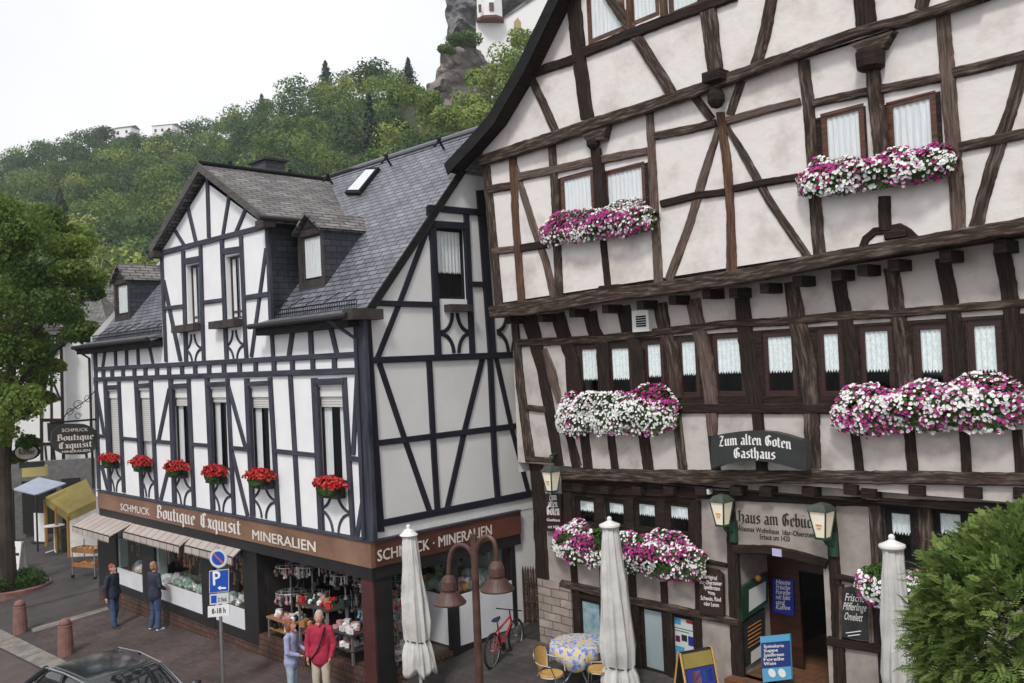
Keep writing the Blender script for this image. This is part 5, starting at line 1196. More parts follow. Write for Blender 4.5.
# ---- jetty beams
T(I2, [(R, [(489, 312), (516, 308.5), (540, 306), (582, 299), (621, 293), (652, 289.5), (683, 285), (737, 276.5), (780, 269), (822, 259.8), (866, 252), (904, 245), (960, 236), (1045, 221)], [12, 14, 14, 13, 13, 13, 14, 14, 14, 14, 14, 15, 15, 15], 'B')], .10)
def corbel(pl, x, y, w_, h_, d0, d1, mt='tim_dark'):
    u, z = pl.hit(x, y, d1); hw = w_/2; mb = MB()
    A = [(u-hw, z-h_), (u+hw, z-h_), (u+hw, z+h_), (u-hw, z+h_)]
    mb.hexa([pl.P(*q, d0) for q in A], [pl.P(q[0]*.92+u*.08, q[1], d1) for q in A]); mb.build('joist_end', mt, inn)
for (x, y) in ((508, 318), (540, 316), (572, 311), (605, 307), (640, 303), (672, 298), (706, 292), (733, 291), (764, 286), (797, 279), (836, 273), (862, 268), (893, 263), (945, 254), (1000, 244)): corbel(I2, x, y+2, .17, .08, -.42, -.02)
T(I1, [(R, [(562, 475.5), (600, 475), (690, 477.5), (760, 477), (840, 477.5), (920, 478), (1045, 480)], [9, 12, 14, 13, 13, 13, 13], 'B'), (R, [(526, 459), (552, 460.6)], 5, 'B')], .06)
for (x, y) in ((577, 488), (604, 490), (636, 491), (668, 491), (700, 491), (735, 491), (765, 492), (808, 492), (850, 490), (868, 494), (916, 491), (972, 493), (1022, 494)): corbel(I1, x, y, .24, .075, -.14, .07)
T(I0, [(R, [(562, 487), (601, 490), (670, 493.5), (720, 495.5), (833, 501), (920, 504.5), (1045, 510)], 9, 'D')], .03)
# ---- first floor timbers
T(I1, [(P, [(513.8, 324), (520, 390), (529.5, 462)], [7, 8, 9], 'B'), (P, [(527, 314), (532, 332), (541.4, 371), (552, 431), (558, 466)], [15, 14, 10, 10, 9], 'D'), (X, [(541, 350), (550, 372), (559, 402)], [10, 10, 6], 'G'), (X, [(566, 428), (577.5, 466)], 7, 'B'),
  (P, [(555.7, 314), (563, 336), (571, 358), (577, 396)], [14, 13, 12, 10], 'D'), (P, [(588.5, 312), (593, 330), (601, 346), (604.5, 398)], [13, 13, 12, 11], 'D'), (P, [(622, 306), (627, 330), (636, 351), (639.5, 398)], [14, 13, 12, 12], 'D'),
  (P, [(658.5, 303), (663, 330), (671, 350), (676, 398)], [14, 13, 12, 12], 'B'), (P, [(692, 299), (697, 326), (703.5, 347), (710.5, 404), (711.5, 436)], [14, 14, 13, 13, 9], 'G'), (P, [(740, 288), (744, 330), (748.5, 370), (756, 410)], [14, 15, 16, 16], 'D'),
  (P, [(790, 282), (797, 325), (806, 358), (810, 405), (813, 468)], [14, 17, 17, 16, 14], 'B'), (P, [(837, 275), (845, 326), (851, 352), (853.5, 404)], [14, 15, 14, 13], 'D'), (P, [(890, 268), (898, 320), (904, 365), (907, 404)], [15, 15, 16, 15], 'B'),
  (P, [(941.5, 258), (950, 302), (957, 342), (961, 404)], [15, 15, 14, 13], 'D'), (P, [(1001, 248), (1010, 302), (1014, 360), (1017, 404)], [17, 17, 16, 15], 'D'),
  (R, [(518, 343), (560, 341), (600, 339), (640, 334), (680, 329.5), (720, 324.5), (790, 321), (840, 316), (890, 313.7), (945, 309), (1040, 302)], [8, 8, 8, 8, 8, 8, 9, 9, 9, 9, 9], 'B'),
  (R, [(560, 405), (640, 406), (680, 408.5), (756, 409), (815, 409), (900, 409), (1045, 412)], [8, 8, 10, 10, 10, 10, 10], 'D'), (R, [(526, 407.5), (546, 410)], 6, 'B'),
  (P, [(569, 436), (575, 468)], 7, 'D'), (P, [(583, 432), (587, 469)], 8.5, 'D'), (P, [(609.6, 434), (614, 470)], 7, 'D'), (P, [(642, 430), (647.4, 471)], 10, 'D'), (P, [(675, 410), (678.5, 440), (682, 471)], 8.5, 'B'), (P, [(711, 432), (715, 472)], 9, 'D'),
  (P, [(756.5, 411), (761, 473)], 11, 'D'), (P, [(853, 428), (859, 472)], 8.5, 'D'), (P, [(908, 430), (912, 472)], 10.5, 'D'), (P, [(963, 430), (966, 473)], 9.5, 'D'), (P, [(1016, 430), (1020, 474)], 10, 'D'), (P, [(782, 411), (783, 413)], 6, 'D')], .035)
# ---- ground floor timbers
T(I0, [(P, [(534.5, 462), (538, 500), (541.5, 583)], [13, 12, 12], 'D'), (P, [(566, 492), (568, 526)], 8, 'D'), (P, [(572, 560), (574, 585)], 6, 'D'), (P, [(600.6, 562), (602, 595)], 5, 'D'), (P, [(630.5, 572), (632, 602)], 7, 'D'), (P, [(662.5, 582), (664, 608)], 6.5, 'D'), (P, [(696, 500), (697, 560), (698, 616)], 7, 'D'),
  (R, [(560, 583.5), (590, 590.5), (634, 601.5), (690, 613), (738, 623)], [7, 8, 8, 8, 8], 'B'), (P, [(729, 497), (731, 540), (733, 590), (736.5, 660), (738, 700)], [9, 10, 11, 12, 12], 'D'), (R, [(698, 560), (726, 566)], 4, 'D'),
  (R, [(733, 550), (752, 549.5), (775, 551), (802, 557.5), (826, 565)], 9.5, 'D'), (P, [(828.5, 501), (832, 545), (835, 590), (838, 660), (840, 700)], [10, 11, 11, 12, 12], 'D'), (P, [(874.5, 503), (876, 540), (877, 577)], 12, 'B'),
  (P, [(924.5, 506), (926, 560)], 14, 'B'), (R, [(836, 577), (858, 581.5), (885, 586)], 6, 'D'), (P, [(839, 585), (843, 640)], 8, 'D'), (P, [(874, 585), (877, 645)], 7, 'D'), (R, [(826.5, 641), (882, 650), (960, 664)], 9, 'D'), (P, [(880, 648), (883, 700)], 7, 'D'),
  (R, [(575, 655), (640, 676), (700, 690)], 7, 'D'), (P, [(609, 602), (612, 665)], 9, 'D'), (P, [(633, 606), (637, 672)], 9, 'D'), (P, [(668, 612), (671, 680)], 6, 'D'), (P, [(697, 618), (700, 686)], 6, 'D'), (P, [(576, 586), (578, 650)], 4, 'D')], .035)
# brown stone sill course at the foot
mb = MB(); u0, u1 = I0.hit(574, 660)[0], I0.hit(700, 690)[0]; mb.pbox(I0, u0, zg0, u1, min(c[1] for c in cw)-.12, -.1, .06); mb.build('plinth', mat('brown_stone', (.11, .075, .055), (.2, .14, .11), rough=.9, scale=3, bump=.5), inn)
# vent box
mb = MB(); u0, z1_ = I1.hit(636.5, 311); u1, z0_ = I1.hit(654, 331); mb.pbox(I1, u0, z0_, u1, z1_, 0, .14); vb = mb.build('vent', 'white', inn)
mb = MB()
for k in range(5): zq = z0_+.09+(z1_-z0_-.18)*k/5; mb.pbox(I1, u0+.1, zq, u1-.06, zq+.03, .13, .15)
mb.build('grille', 'black_wood', vb)
for (x, y) in ((707, 491), (873, 496)):
    mb = MB(); c = I0.W(x, y, .1); mb.box(c, (.16, .12, .09), rz=AZ_I); mb.build('security_light', 'white', inn)
mb = MB(); c = I0.W(777, 552.5, .07); mb.box(c, (.17, .02, .12), rz=AZ_I); hn = mb.build('house_number', mat('enamel', (.5, .48, .68), rough=.3), inn)
# ---- doorway recess
JL = I0.P(uD0, 0, 0); az_in = math.atan2(-I0.N.y, -I0.N.x)
PLs = Plane((JL.x, JL.y), az_in); rec = PLs.hit(770, 620)[0]
if rec < 0: rec = -rec
rec = min(max(rec, .5), 2.0)
mb = MB(); mb.face([I0.P(uD0, zdoor, 0), I0.P(uD0, zdoor, -rec), I0.P(uD0, zArch, -rec), I0.P(uD0, zArch, 0)]); mb.face([I0.P(uD1, zdoor, 0), I0.P(uD1, zdoor, -rec), I0.P(uD1, zArch, -rec), I0.P(uD1, zArch, 0)]); mb.face([I0.P(uD0, zArch, 0), I0.P(uD1, zArch, 0), I0.P(uD1, zArch, -rec), I0.P(uD0, zArch, -rec)]); mb.build('porch_wall', 'plaster_ground', inn)
mb = MB(); mb.pbox(I0, uD0-.15, zg0, uD1+.1, zdoor, -rec-2.5, .28); mb.build('threshold', 'terracotta', inn)
zbp = zArch
ub0 = I0.hit(771, 620, -rec)[0]; ub1 = I0.hit(801, 620, -rec)[0]
mb = MB(); mb.pbox(I0, uD0, zdoor, ub1, zbp, -rec-.06, -rec); mb.pbox(I0, ub1, zbp-.5, uD1+.3, zbp, -rec-.06, -rec); mb.build('door', 'door_wood', inn)
mb = MB(); mb.pbox(I0, ub1-.02, zdoor, uD1+.6, zbp, -rec-2.4, -rec-2.3); mb.face([I0.P(uD1+.02, zdoor, -rec), I0.P(uD1+.5, zdoor, -rec-2.3), I0.P(uD1+.5, zbp, -rec-2.3), I0.P(uD1+.02, zbp, -rec)]); mb.face([I0.P(ub1, zbp, -rec), I0.P(uD1+.5, zbp, -rec), I0.P(uD1+.5, zbp, -rec-2.3), I0.P(ub1, zbp, -rec-2.3)]); mb.build('hall_wall', 'room', inn)
mb = MB(); mb.pbox(I0, uD1-.34, zdoor, uD1-.02, zbp-.1, -rec*.75, -rec*.7); dl = mb.build('door', 'tim_dark', inn)
c = I0.P(uD1-.28, zdoor+1.05, -rec*.7+.05); mb = MB(); mb.ball(c, .035, 8); mb.build('handle', 'steel', dl)

# ================================================================== SIGNS ON THE INN
def boardq(name, label, pl, pts, d0, d1, mt, cat='sign', group=None):
    A = [pl.W(*p, d1) for p in pts]; t = thing(name, label, cat, (sum(A, Vector())/len(A)) - pl.N*(d1-d0)/2, group=group); mb = MB(); mb.hexa([a-pl.N*(d1-d0) for a in A], A); mb.build('board', mt, t); return t
# curved inn sign
sg_ = thing('inn_sign', 'dark arched sign with white gothic lettering Zum alten Goten Gasthaus', 'sign', I1.W(759, 450, .3))
up, lo = [], []
xs_ = [711, 722, 735, 748, 760, 772, 785, 797, 806]; yu = [437, 434, 432, 431, 431, 432, 435, 439, 441]; yl = [469, 465, 462.5, 461, 461, 462.5, 465.5, 469, 471]
A = [I1.W(x, y, .34) for x, y in zip(xs_, yu)] + [I1.W(x, y, .34) for x, y in zip(reversed(xs_), reversed(yl))]
mb = MB(); n = len(xs_)
for i in range(n-1):
    q = [A[i], A[i+1], A[2*n-2-i], A[2*n-1-i]]; mb.hexa([p-I1.N*.16 for p in q], q)
mb.build('board', 'sign_dark', sg_)
mb = MB()
for x in (722, 798): p = I1.W(x, 450, .2); mb.tube([p, p-I1.N*.2], .02, 5)
mb.build('bracket', 'black_wood', sg_)
S_ = .345
letters(I1, 'Zum alten Goten', I1.hit(719, 446.5, S_), I1.hit(792, 449.5, S_), .112, sg_, 'letter_white', S_, 'black', arc=.05)
letters(I1, 'Gasthaus', I1.hit(734, 458, S_), I1.hit(776, 459.5, S_), .112, sg_, 'letter_white', S_, 'black', arc=.01)
# painted house name
hn = thing('painted_inscription', 'black gothic inscription Haus am Gebück painted on the plaster over the door', 'inscription', I0.W(775, 530, .01))
letters(I0, 'Haus am Gebück', I0.hit(738, 522, .004), I0.hit(818, 528.5, .004), .135, hn, 'letter_black', .004, 'black')
letters(I0, 'Ältestes Wohnhaus  Idar-Obersteins', I0.hit(738, 530.5, .004), I0.hit(818, 538, .004), .085, hn, 'letter_black', .004)
letters(I0, 'Erbaut um 1420', I0.hit(760, 539, .004), I0.hit(790, 541.5, .004), .085, hn, 'letter_black', .004)
# small hanging board by the corner
t = boardq('wall_sign', 'narrow dark board with white gothic words below the corner lantern', I0, [(545, 494), (549.5, 492.5), (560.5, 494.5), (561, 531), (546, 531)], .05, .10, 'sign_brown')
for s_, x0, x1, y, h_ in (('Zum', 549, 557, 500, .1), ('alten', 548, 558, 507, .1), ('Goten', 547, 560, 515, .13)):
    if s_ == 'Zum': letters(I0, s_, I0.hit(x0, y, .105), I0.hit(x1, y, .105), h_, t, 'letter_white', .105, 'black')
    else: letters(I0, s_, I0.hit(x0, y, .105), I0.hit(x1, y, .105), h_, t, 'letter_white', .105, 'black')
letters(I0, 'Gasthaus', I0.hit(547, 521, .105), I0.hit(560, 521.5, .105), .06, t, 'letter_white', .105); letters(I0, 'seit 1420', I0.hit(548, 528, .105), I0.hit(559, 528.5, .105), .06, t, 'letter_white', .105)
t = boardq('menu_sign', 'brown board with white lines Original Idar-Obersteiner Spießbraten', I0, [(699, 572), (706, 568), (717, 570), (722.5, 575), (723.5, 616), (699, 613)], .05, .11, 'sign_brown')
for k, (s_, x0, x1, y) in enumerate((('Original', 705, 717, 579), ('Idar-Obersteiner', 700, 722, 584.5), ('Spießbraten', 704, 720, 589.5), ('vom', 708, 715, 594.5), ('Schwein, Rind', 701, 721, 600.5), ('oder Lamm', 704, 719, 606))):
    letters(I0, s_, I0.hit(x0, y-.8, .115), I0.hit(x1, y+1.2, .115), .075, t, 'letter_white', .115)
t = boardq('blackboard', 'chalk blackboard in a wooden frame beside the inn door, white handwriting', I0, [(842, 588), (851, 586.5), (862, 588.5), (867.5, 593), (868.5, 641), (842, 637)], .05, .09, 'chalk_black', 'blackboard')
for a, b in (((840.5, 587), (840.5, 639)), ((869.5, 592), (870.5, 643))):
    mb = MB(); p, q = I0.W(*a, .08), I0.W(*b, .08); mb.tube([p, q], .025, 5); mb.build('frame', 'tim_grey', t)
for s_, x0, x1, y in (('Frische', 845, 864, 601), ('Pfifferlinge', 843, 866, 610), ('Omelett', 844, 862, 620)): letters(I0, s_, I0.hit(x0, y-.5, .095), I0.hit(x1, y+1.5, .095), .12, t, 'letter_white', .095, slant=.25, bold=False)
mb = MB(); mb.tube([I0.W(846, 633, .095), I0.W(861, 631, .095)], .008, 4); mb.tube([I0.W(848, 636, .095), I0.W(860, 634.5, .095)], .008, 4); mb.build('chalk_line', 'letter_white', t)
# menu case and menu board on the porch wall
PL = Plane((JL.x, JL.y), az_in); 
if PL.hit(760, 600)[0] < 0: pass
def porch(name, label, pts, d, mt, cat='sign'):
    A = [PL.W(*p, d) for p in pts]; t = thing(name, label, cat, sum(A, Vector())/4); mb = MB(); mb.hexa([a-PL.N*(d-.01) for a in A], A); mb.build('board', mt, t); return t
t = porch('menu_case', 'green framed lit menu case with arched top on the porch wall', [(742, 588), (768, 572), (768, 603), (742, 622)], .08, 'green_paint', 'menu case')
A = [PL.W(*p, .086) for p in ((749, 590), (766, 581), (766, 600), (749, 612))]; mb = MB(); mb.face(A); mb.build('menu_card', 'paper', t)
mb = MB(); mb.ball(PL.W(758, 578, .09), .06, 8); mb.build('medallion', 'amber', t)
t = porch('menu_board', 'black menu board with a white card under the green menu case', [(744, 622), (765, 608), (765, 653), (745, 668)], .05, 'chalk_black', 'menu board')
A = [PL.W(*p, .056) for p in ((751, 652), (761, 645), (761, 657), (751, 664))]; mb = MB(); mb.face(A); mb.build('menu_card', 'paper', t)
mb = MB()
for k in range(6): y = 626+k*4; mb.tube([PL.W(748, y+2, .055), PL.W(761, y-6, .055)], .006, 4)
mb.build('menu_text', 'amber', t)
Bk = I0.off(-rec)
t = boardq('door_poster', 'deep blue poster with white handwriting on the inn door', Bk, [(773, 579), (793.5, 580), (794, 616), (772.5, 612)], .01, .03, 'poster_blue', 'poster')
for k in range(6): 
    y = 584+k*5; letters(Bk, ['Heute', 'Frische', 'Forelle', 'mit Salat', 'und', 'Kaffee'][k], Bk.hit(776, y, .034), Bk.hit(790 if k != 4 else 784, y+1, .034), .085, t, 'letter_white', .034, slant=.2)
Fr = I0.off(.1)
t = boardq('menu_stand', 'upright board of light and dark blue bands standing in the inn doorway', Fr, [(760, 637), (789.5, 634), (791.5, 679), (763, 682.5)], -.04, 0, 'poster_sky', 'menu stand')
A = [Fr.W(*p, .004) for p in ((761, 643), (789.8, 640.5), (791, 666), (762, 668.5))]; mb = MB(); mb.face(A); mb.build('printed_field', 'poster_navy', t)
for k in range(5): letters(Fr, ['Speisekarte', 'Suppe', 'Spießbraten', 'Forelle', 'Wein'][k], Fr.hit(764, 648+k*4.4, .008), Fr.hit(784 - (k == 1)*6 - (k == 4)*8, 647+k*4.4, .008), .055, t, 'letter_white', .008)
mb = MB()
for x in (772, 782): uz_ = Fr.hit(x, 673, .006); mb.face(disc(Fr, uz_[0], uz_[1], .07, .006))
mb.build('emblem', 'letter_white', t)
# lanterns
def lantern(label, x, y, pl, d, w_, h_, up_):
    c = pl.W(x, y, d); t = thing('lantern', label, 'lantern', c, AZ_I, group='green lanterns on the inn front')
    mb = MB(); mb.lathe([(w_*.34, -h_/2), (w_*.6, h_/2)], (0, 0, 0), 4, rz=math.pi/4, ); mb.build('glass_body', 'lantern_glass', t, world=False)
    mb = MB(); mb.lathe([(w_*.70, h_/2), (w_*.68, h_/2+.025), (w_*.42, h_/2+.10), (.03, h_/2+.13)], (0, 0, 0), 4, rz=math.pi/4)
    mb.build('cap', mat('weathered_cap', (.035, .05, .04), (.085, .10, .08), rough=.6, scale=6, coord='Object'), t, world=False)
    mb = MB(); mb.lathe([(w_*.40, -h_/2-.03), (w_*.40, -h_/2+.005)], (0, 0, 0), 4, rz=math.pi/4)
    for sx in (-1, 1):
        for sy in (-1, 1): mb.tube([(sx*w_*.24, sy*w_*.24, -h_/2), (sx*w_*.425, sy*w_*.425, h_/2)], .014, 4)
    mb.build('frame', 'green_paint', t, world=False)
    mb = MB(); mb.box((0, -w_*.35, 0), (w_*.3, .012, .025)); mb.box((0, -w_*.352, -.045), (w_*.2, .012, .012)); mb.build('printed_mark', 'amber', t, world=False)
    n = 1.0; back = Vector((0, 1, 0))
    mb = MB()
    if up_: mb.tube([(0, 0, h_/2+.18), (0, 0, h_/2+.32), (0, d*.6, h_/2+.36), (0, d, h_/2+.3), (0, d, h_/2+.1)], .025, 6); mb.box((0, d-.03, h_/2+.3), (.09, .05, .4))
    else: mb.tube([(0, 0, -h_/2), (0, .1, -h_/2-.12), (0, d-.04, -h_/2-.18)], .03, 6); mb.box((0, d-.05, -h_/2-.16), (.12, .09, .36))
    mb.build('bracket', 'green_paint', t, world=False)
    return t
lantern('green lantern with cream glass on the inn corner post, left of the others', 551.5, 481, I0, .35, .32, .38, True)
lantern('green lantern with cream glass left of the gothic inscription over the door', 722, 513, I0, .35, .32, .38, False)
lantern('green lantern with cream glass covering the end of the word Gebück', 822.5, 524, I0, .35, .33, .40, False)

# ================================================================== FLOWERS
def disc_mesh(C, Nn, r, cup=.3):
    n = len(C); a = np.cross(Nn, rng.normal(size=(n, 3))); a /= np.linalg.norm(a, axis=1, keepdims=True); b = np.cross(Nn, a)
    V = [C - Nn*(r*cup)[:, None]]; k = 6
    for i in range(k):
        an = 2*np.pi*i/k; rr = (r*(1 if i % 2 else .86))[:, None]; V.append(C + (a*np.cos(an)+b*np.sin(an))*rr)
    V = np.stack(V, 1).reshape(-1, 3); F_ = []
    base = np.arange(n)*(k+1)
    F_ = np.concatenate([np.stack([base, base+1+i, base+1+(i+1) % k], 1) for i in range(k)], 0)
    return V, F_
def tri_obj(name, V, F_, mt, parent, kind=None):
    inv = np.array(WM[parent.name].inverted()); V = V @ inv[:3, :3].T + inv[:3, 3]
    me = bpy.data.meshes.new(name); me.vertices.add(len(V)); me.vertices.foreach_set('co', V.astype('f').ravel())
    me.loops.add(len(F_)*3); me.loops.foreach_set('vertex_index', F_.astype('i').ravel()); me.polygons.add(len(F_))
    me.polygons.foreach_set('loop_start', np.arange(0, len(F_)*3, 3, dtype='i')); me.polygons.foreach_set('loop_total', np.full(len(F_), 3, 'i')); me.update()
    me.materials.append(M[mt]); o = bpy.data.objects.new(name, me); COL.objects.link(o); o.parent = parent; WM[o.name] = WM[parent.name].copy()
    if kind: o['kind'] = kind
    return o
def petunias(label, pl, L_, R_, hpx, group, deep=.33, dens=520, gapgreen=.0, mag=46):
    off_ = .18
    (u0, z0), (u1, z1) = pl.hit(*L_, off_), pl.hit(*R_, off_)
    s = px(pl.P((u0+u1)/2, z0, off_)); H = hpx*s[2]/FPX*1.0/2
    t = thing('petunia_box', label, 'flower box', pl.P((u0+u1)/2, (z0+z1)/2-H*.3, .12), group=group)
    n = int((u1-u0)*H*2*1.5*dens); U = np.array(pl.U); Nn = np.array(pl.N); Z = np.array([0, 0, 1.]); O = np.array(pl.O)
    def samp(n, shrink=1.0):
        u = rng.uniform(0, 1, n); ph = rng.uniform(-.35*np.pi, .62*np.pi, n)
        e = np.minimum(1, np.minimum(u, 1-u)*7)**.5
        rag = np.array([1.08+.42*mnoise.noise(Vector((x*(u1-u0)*2.6+u0*3, p*1.5, 0))) for x, p in zip(u, ph)])
        rz = H*(.35+.65*e)*rag*shrink; rd = deep*(.4+.6*e)*rag*shrink
        cz = z0+(z1-z0)*u - .16*H
        zz_ = cz + np.cos(ph+.25)*rz*1.0; dd = .05 + np.abs(np.sin(ph+.45))*rd
        low = ph > .3*np.pi
        C_ = O + U*(u0+(u1-u0)*u)[:, None] + Nn*dd[:, None] + Z*zz_[:, None]
        D = Nn*np.sin(np.clip(ph+.35, 0, 2))[:, None] + Z*np.cos(ph+.25)[:, None]*.9 + Nn*.25
        D = D + rng.normal(size=D.shape)*.35; D /= np.linalg.norm(D, axis=1, keepdims=True)
        return C_, D, u, zz_
    C_, D, u, zz_ = samp(n)
    col = np.array([mnoise.noise(Vector((c[0]*3.4+c[1]*2.7, c[2]*3.2, u0))) + random.gauss(0, .27) for c in C_])
    wh = col > np.percentile(col, mag)
    keep = np.ones(n, bool)
    if gapgreen: keep = np.array([mnoise.noise(Vector((c[0]*3+9, c[2]*4, 5))) > -gapgreen for c in C_]) & ~((u < .04) & (rng.uniform(size=n) < .5))
    for nm, msk, mt in (('white_blossoms', wh & keep, 'petal_white'), ('magenta_blossoms', ~wh & keep, 'petal_magenta')):
        V, F_ = disc_mesh(C_[msk], D[msk], rng.uniform(.021, .036, msk.sum())); tri_obj(nm, V, F_, mt, t, 'stuff')
    C_, D, u, zz_ = samp(int(n*2.2), .93); a = np.cross(D, rng.normal(size=D.shape)); a /= np.linalg.norm(a, axis=1, keepdims=True); b = np.cross(D, a); q = rng.uniform(.02, .045, len(C_))[:, None]
    V = np.stack([C_-a*q, C_-b*q*.5, C_+a*q, C_+b*q*.5], 1).reshape(-1, 3); raw_quads('foliage', V, np.repeat(rng.uniform(0, .9, len(C_)), 4), 'leaf_flower', t)
    mb = MB(); zc_ = (z0+z1)/2; sl = (z1-z0)/(u1-u0)
    a_ = [pl.P(u0+.12, z0-H*.32, .02), pl.P(u1-.12, z1-H*.32, .02), pl.P(u1-.12, z1+H*.1, .02), pl.P(u0+.12, z0+H*.1, .02)]; mb.hexa(a_, [p+pl.N*.2 for p in a_]); mb.build('box', 'box_dark', t)
    return t
gp = 'petunia boxes on the inn'
petunias('white and magenta petunia box under the left pair of attic windows with wooden frames', I2, (541, 234), (655, 218), 38, gp)
petunias('petunia box under the upper right window pair, magenta in its middle', I2, (798, 184), (956, 163), 44, gp)
petunias('wide petunia box below the first floor window row, left of the dark arched sign', I1, (557, 417), (678, 414), 50, gp, mag=40)
petunias('widest white and magenta petunia box, right of the arched inn sign', I1, (832, 414), (1030, 406), 58, gp)
petunias('loose leafy petunia box behind the closed parasol, under the small ground floor windows', I0, (553, 541), (706, 566), 46, gp, gapgreen=.28)
petunias('small magenta petunia box beside the blackboard, half hidden by parasol and bush', I0, (856, 583), (985, 600), 44, gp, gapgreen=.2)
ords = ['leftmost', 'second from left', 'third from left', 'fourth from left', 'fifth from left', 'rightmost and largest']
def geranium(i, cx, cy, wpx):
    off_ = .2; u, z = BF.hit(cx, cy, off_); s = px(BF.P(u, z, off_))[2]/FPX; hw = wpx*s/2/.74
    hw = wpx*s/2*1.25; t = thing('geranium_box', 'red geranium box on the white shop house, %s of the row of six' % ords[i], 'flower box', BF.P(u, z-.15, .1), group='red geranium boxes in a row')
    n = 470; v = rng.normal(size=(n, 3)); v /= np.linalg.norm(v, axis=1, keepdims=True); v[:, 2] = np.abs(v[:, 2])*.9-.25
    rg = np.array([1+.5*mnoise.noise(Vector((a[0]*3.5+i*7, a[1]*3.5, a[2]*3.5))) for a in v])[:, None]
    U = np.array(BF.U); Nn = np.array(BF.N); O = np.array(BF.P(u, z-.02, .2))
    C_ = O + (U*v[:, :1]*hw + Nn*v[:, 1:2]*.24)*rg + np.array([0, 0, 1.])*v[:, 2:3]*.24*rg
    D = U*v[:, :1]*.5 + Nn*v[:, 1:2] + np.array([0, 0, 1.])*v[:, 2:3] + rng.normal(size=(n, 3))*.45; D /= np.linalg.norm(D, axis=1, keepdims=True)
    V, F_ = disc_mesh(C_, D, rng.uniform(.02, .038, n)); tri_obj('red_blossoms', V, F_, 'petal_red', t, 'stuff')
    m_ = 420; v = rng.normal(size=(m_, 3)); v /= np.linalg.norm(v, axis=1, keepdims=True)
    C_ = O - np.array([0, 0, .1]) + U*v[:, :1]*hw*.85 + Nn*v[:, 1:2]*.17 + np.array([0, 0, 1.])*v[:, 2:3]*.17
    a = np.cross(v, rng.normal(size=v.shape)); a /= np.linalg.norm(a, axis=1, keepdims=True); b = np.cross(v, a); q = .04
    V = np.stack([C_-a*q, C_-b*q*.8, C_+a*q, C_+b*q*.8], 1).reshape(-1, 3); raw_quads('foliage', V, np.repeat(rng.uniform(0, .5, m_), 4), 'leaf_flower', t)
    mb = MB(); mb.pbox(BF, u-hw*.72, z-.30, u+hw*.72, z-.10, .06, .28); mb.build('box', 'box_dark', t)
for i, (x, y, w_) in enumerate(((109.5, 458, 25), (141, 461, 27), (176, 466, 31), (214.5, 471, 31), (259.5, 475, 36), (329.5, 483, 38))): geranium(i, x, y, w_)
# ================================================================== BUILDINGS UP THE STREET
def place_plane(x, y, depth, az): p = AT(x, y, depth); return Plane((p.x, p.y), az)
PW = place_plane(60, 430, 44, rad(12))
hw_ = thing('street_house', 'white house with dark framing and grey windows behind the hanging shop sign, up the street', 'house', PW.P(0, .3, -3))
u0, zt = PW.hit(8, 331); u1, _ = PW.hit(93, 338)
wl = [hole(PW, 17, 336, 33, 360), hole(PW, 41, 335, 58, 372)]
wall(PW, u0-2.5, -.6, u1+.6, zt, wl, hw_, 'plaster_side', rev=.15)
mb = MB(); mb.pbox(PW, u0-2.5, -.6, u1+.6, zt, -7, -.75); mb.build('body', 'room', hw_)
for h in wl: window(PW, h, hw_, 'metal_dark', .09, -.1, cur=[(0, 1)], cz=.9)
mb = MB(); zr_ = zt+2.3
mb.hexa([PW.P(u0-2.8, zt-.05, .4), PW.P(u1+.8, zt-.05, .4), PW.P(u1+.8, zt-.05, -7.4), PW.P(u0-2.8, zt-.05, -7.4)], [PW.P(u0-2.8, zt+.1, .4), PW.P(u1+.8, zt+.1, .4), PW.P(u1-.5, zr_, -3.5), PW.P(u0-1.5, zr_, -3.5)]); mb.build('roof', 'slate_old', hw_)
for pts, w_ in (([(17, 333), (17, 362)], 3), ([(33, 333), (33.5, 362)], 3), ([(41, 333), (42, 373)], 3), ([(58, 333), (59, 372)], 3), ([(62, 333), (66, 488)], 2.2), ([(10, 332), (92, 339)], 2.5), ([(86, 452), (89, 486)], 2.4), ([(64, 487), (92, 483)], 3)):
    timber(PW, pts, w_, hw_, 'tim_dark', 'post', d=.03)
# narrow framed bay in front of it
PB = PW.off(.8); by = thing('oriel_bay', 'narrow white bay with dark framing and a steep black roof edge above the round sign', 'bay', PB.P(PB.hit(52, 480)[0], 2.5, -.2))
q = [(40, 487), (38.5, 400), (47, 368), (60, 344), (66, 487)]; A = [PB.W(*p) for p in q]; mb = MB(); mb.hexa([a-PB.N*.8 for a in A], A); mb.build('wall', 'plaster_side', by)
for pts, w_ in (([(44, 378), (41, 400), (42, 487)], 3), ([(51, 362), (52, 488)], 2.5), ([(61, 346), (64, 488)], 3), ([(40, 399), (63, 399)], 3), ([(40, 420), (64, 420)], 3), ([(41, 444), (65, 444)], 3), ([(49, 366), (43, 399)], 2), ([(53, 382), (60, 399)], 2), ([(45, 446), (49, 486)], 2), ([(53, 446), (58, 486)], 2)):
    timber(PB, pts, w_, by, 'tim_dark', 'post', d=.03)
A = [PB.W(*p, .12) for p in ((36, 381), (44, 358), (61, 336), (64, 338), (50, 364), (42, 384))]; mb = MB(); mb.hexa([a-PB.N*.9 for a in A], A); mb.build('roof_edge', 'black_wood', by)
A = [PB.W(*p, .05) for p in ((47, 423), (63, 423), (64, 441), (48, 441))]; mb = MB(); mb.hexa([a-PB.N*.04 for a in A], A); mb.build('window', 'room', by)
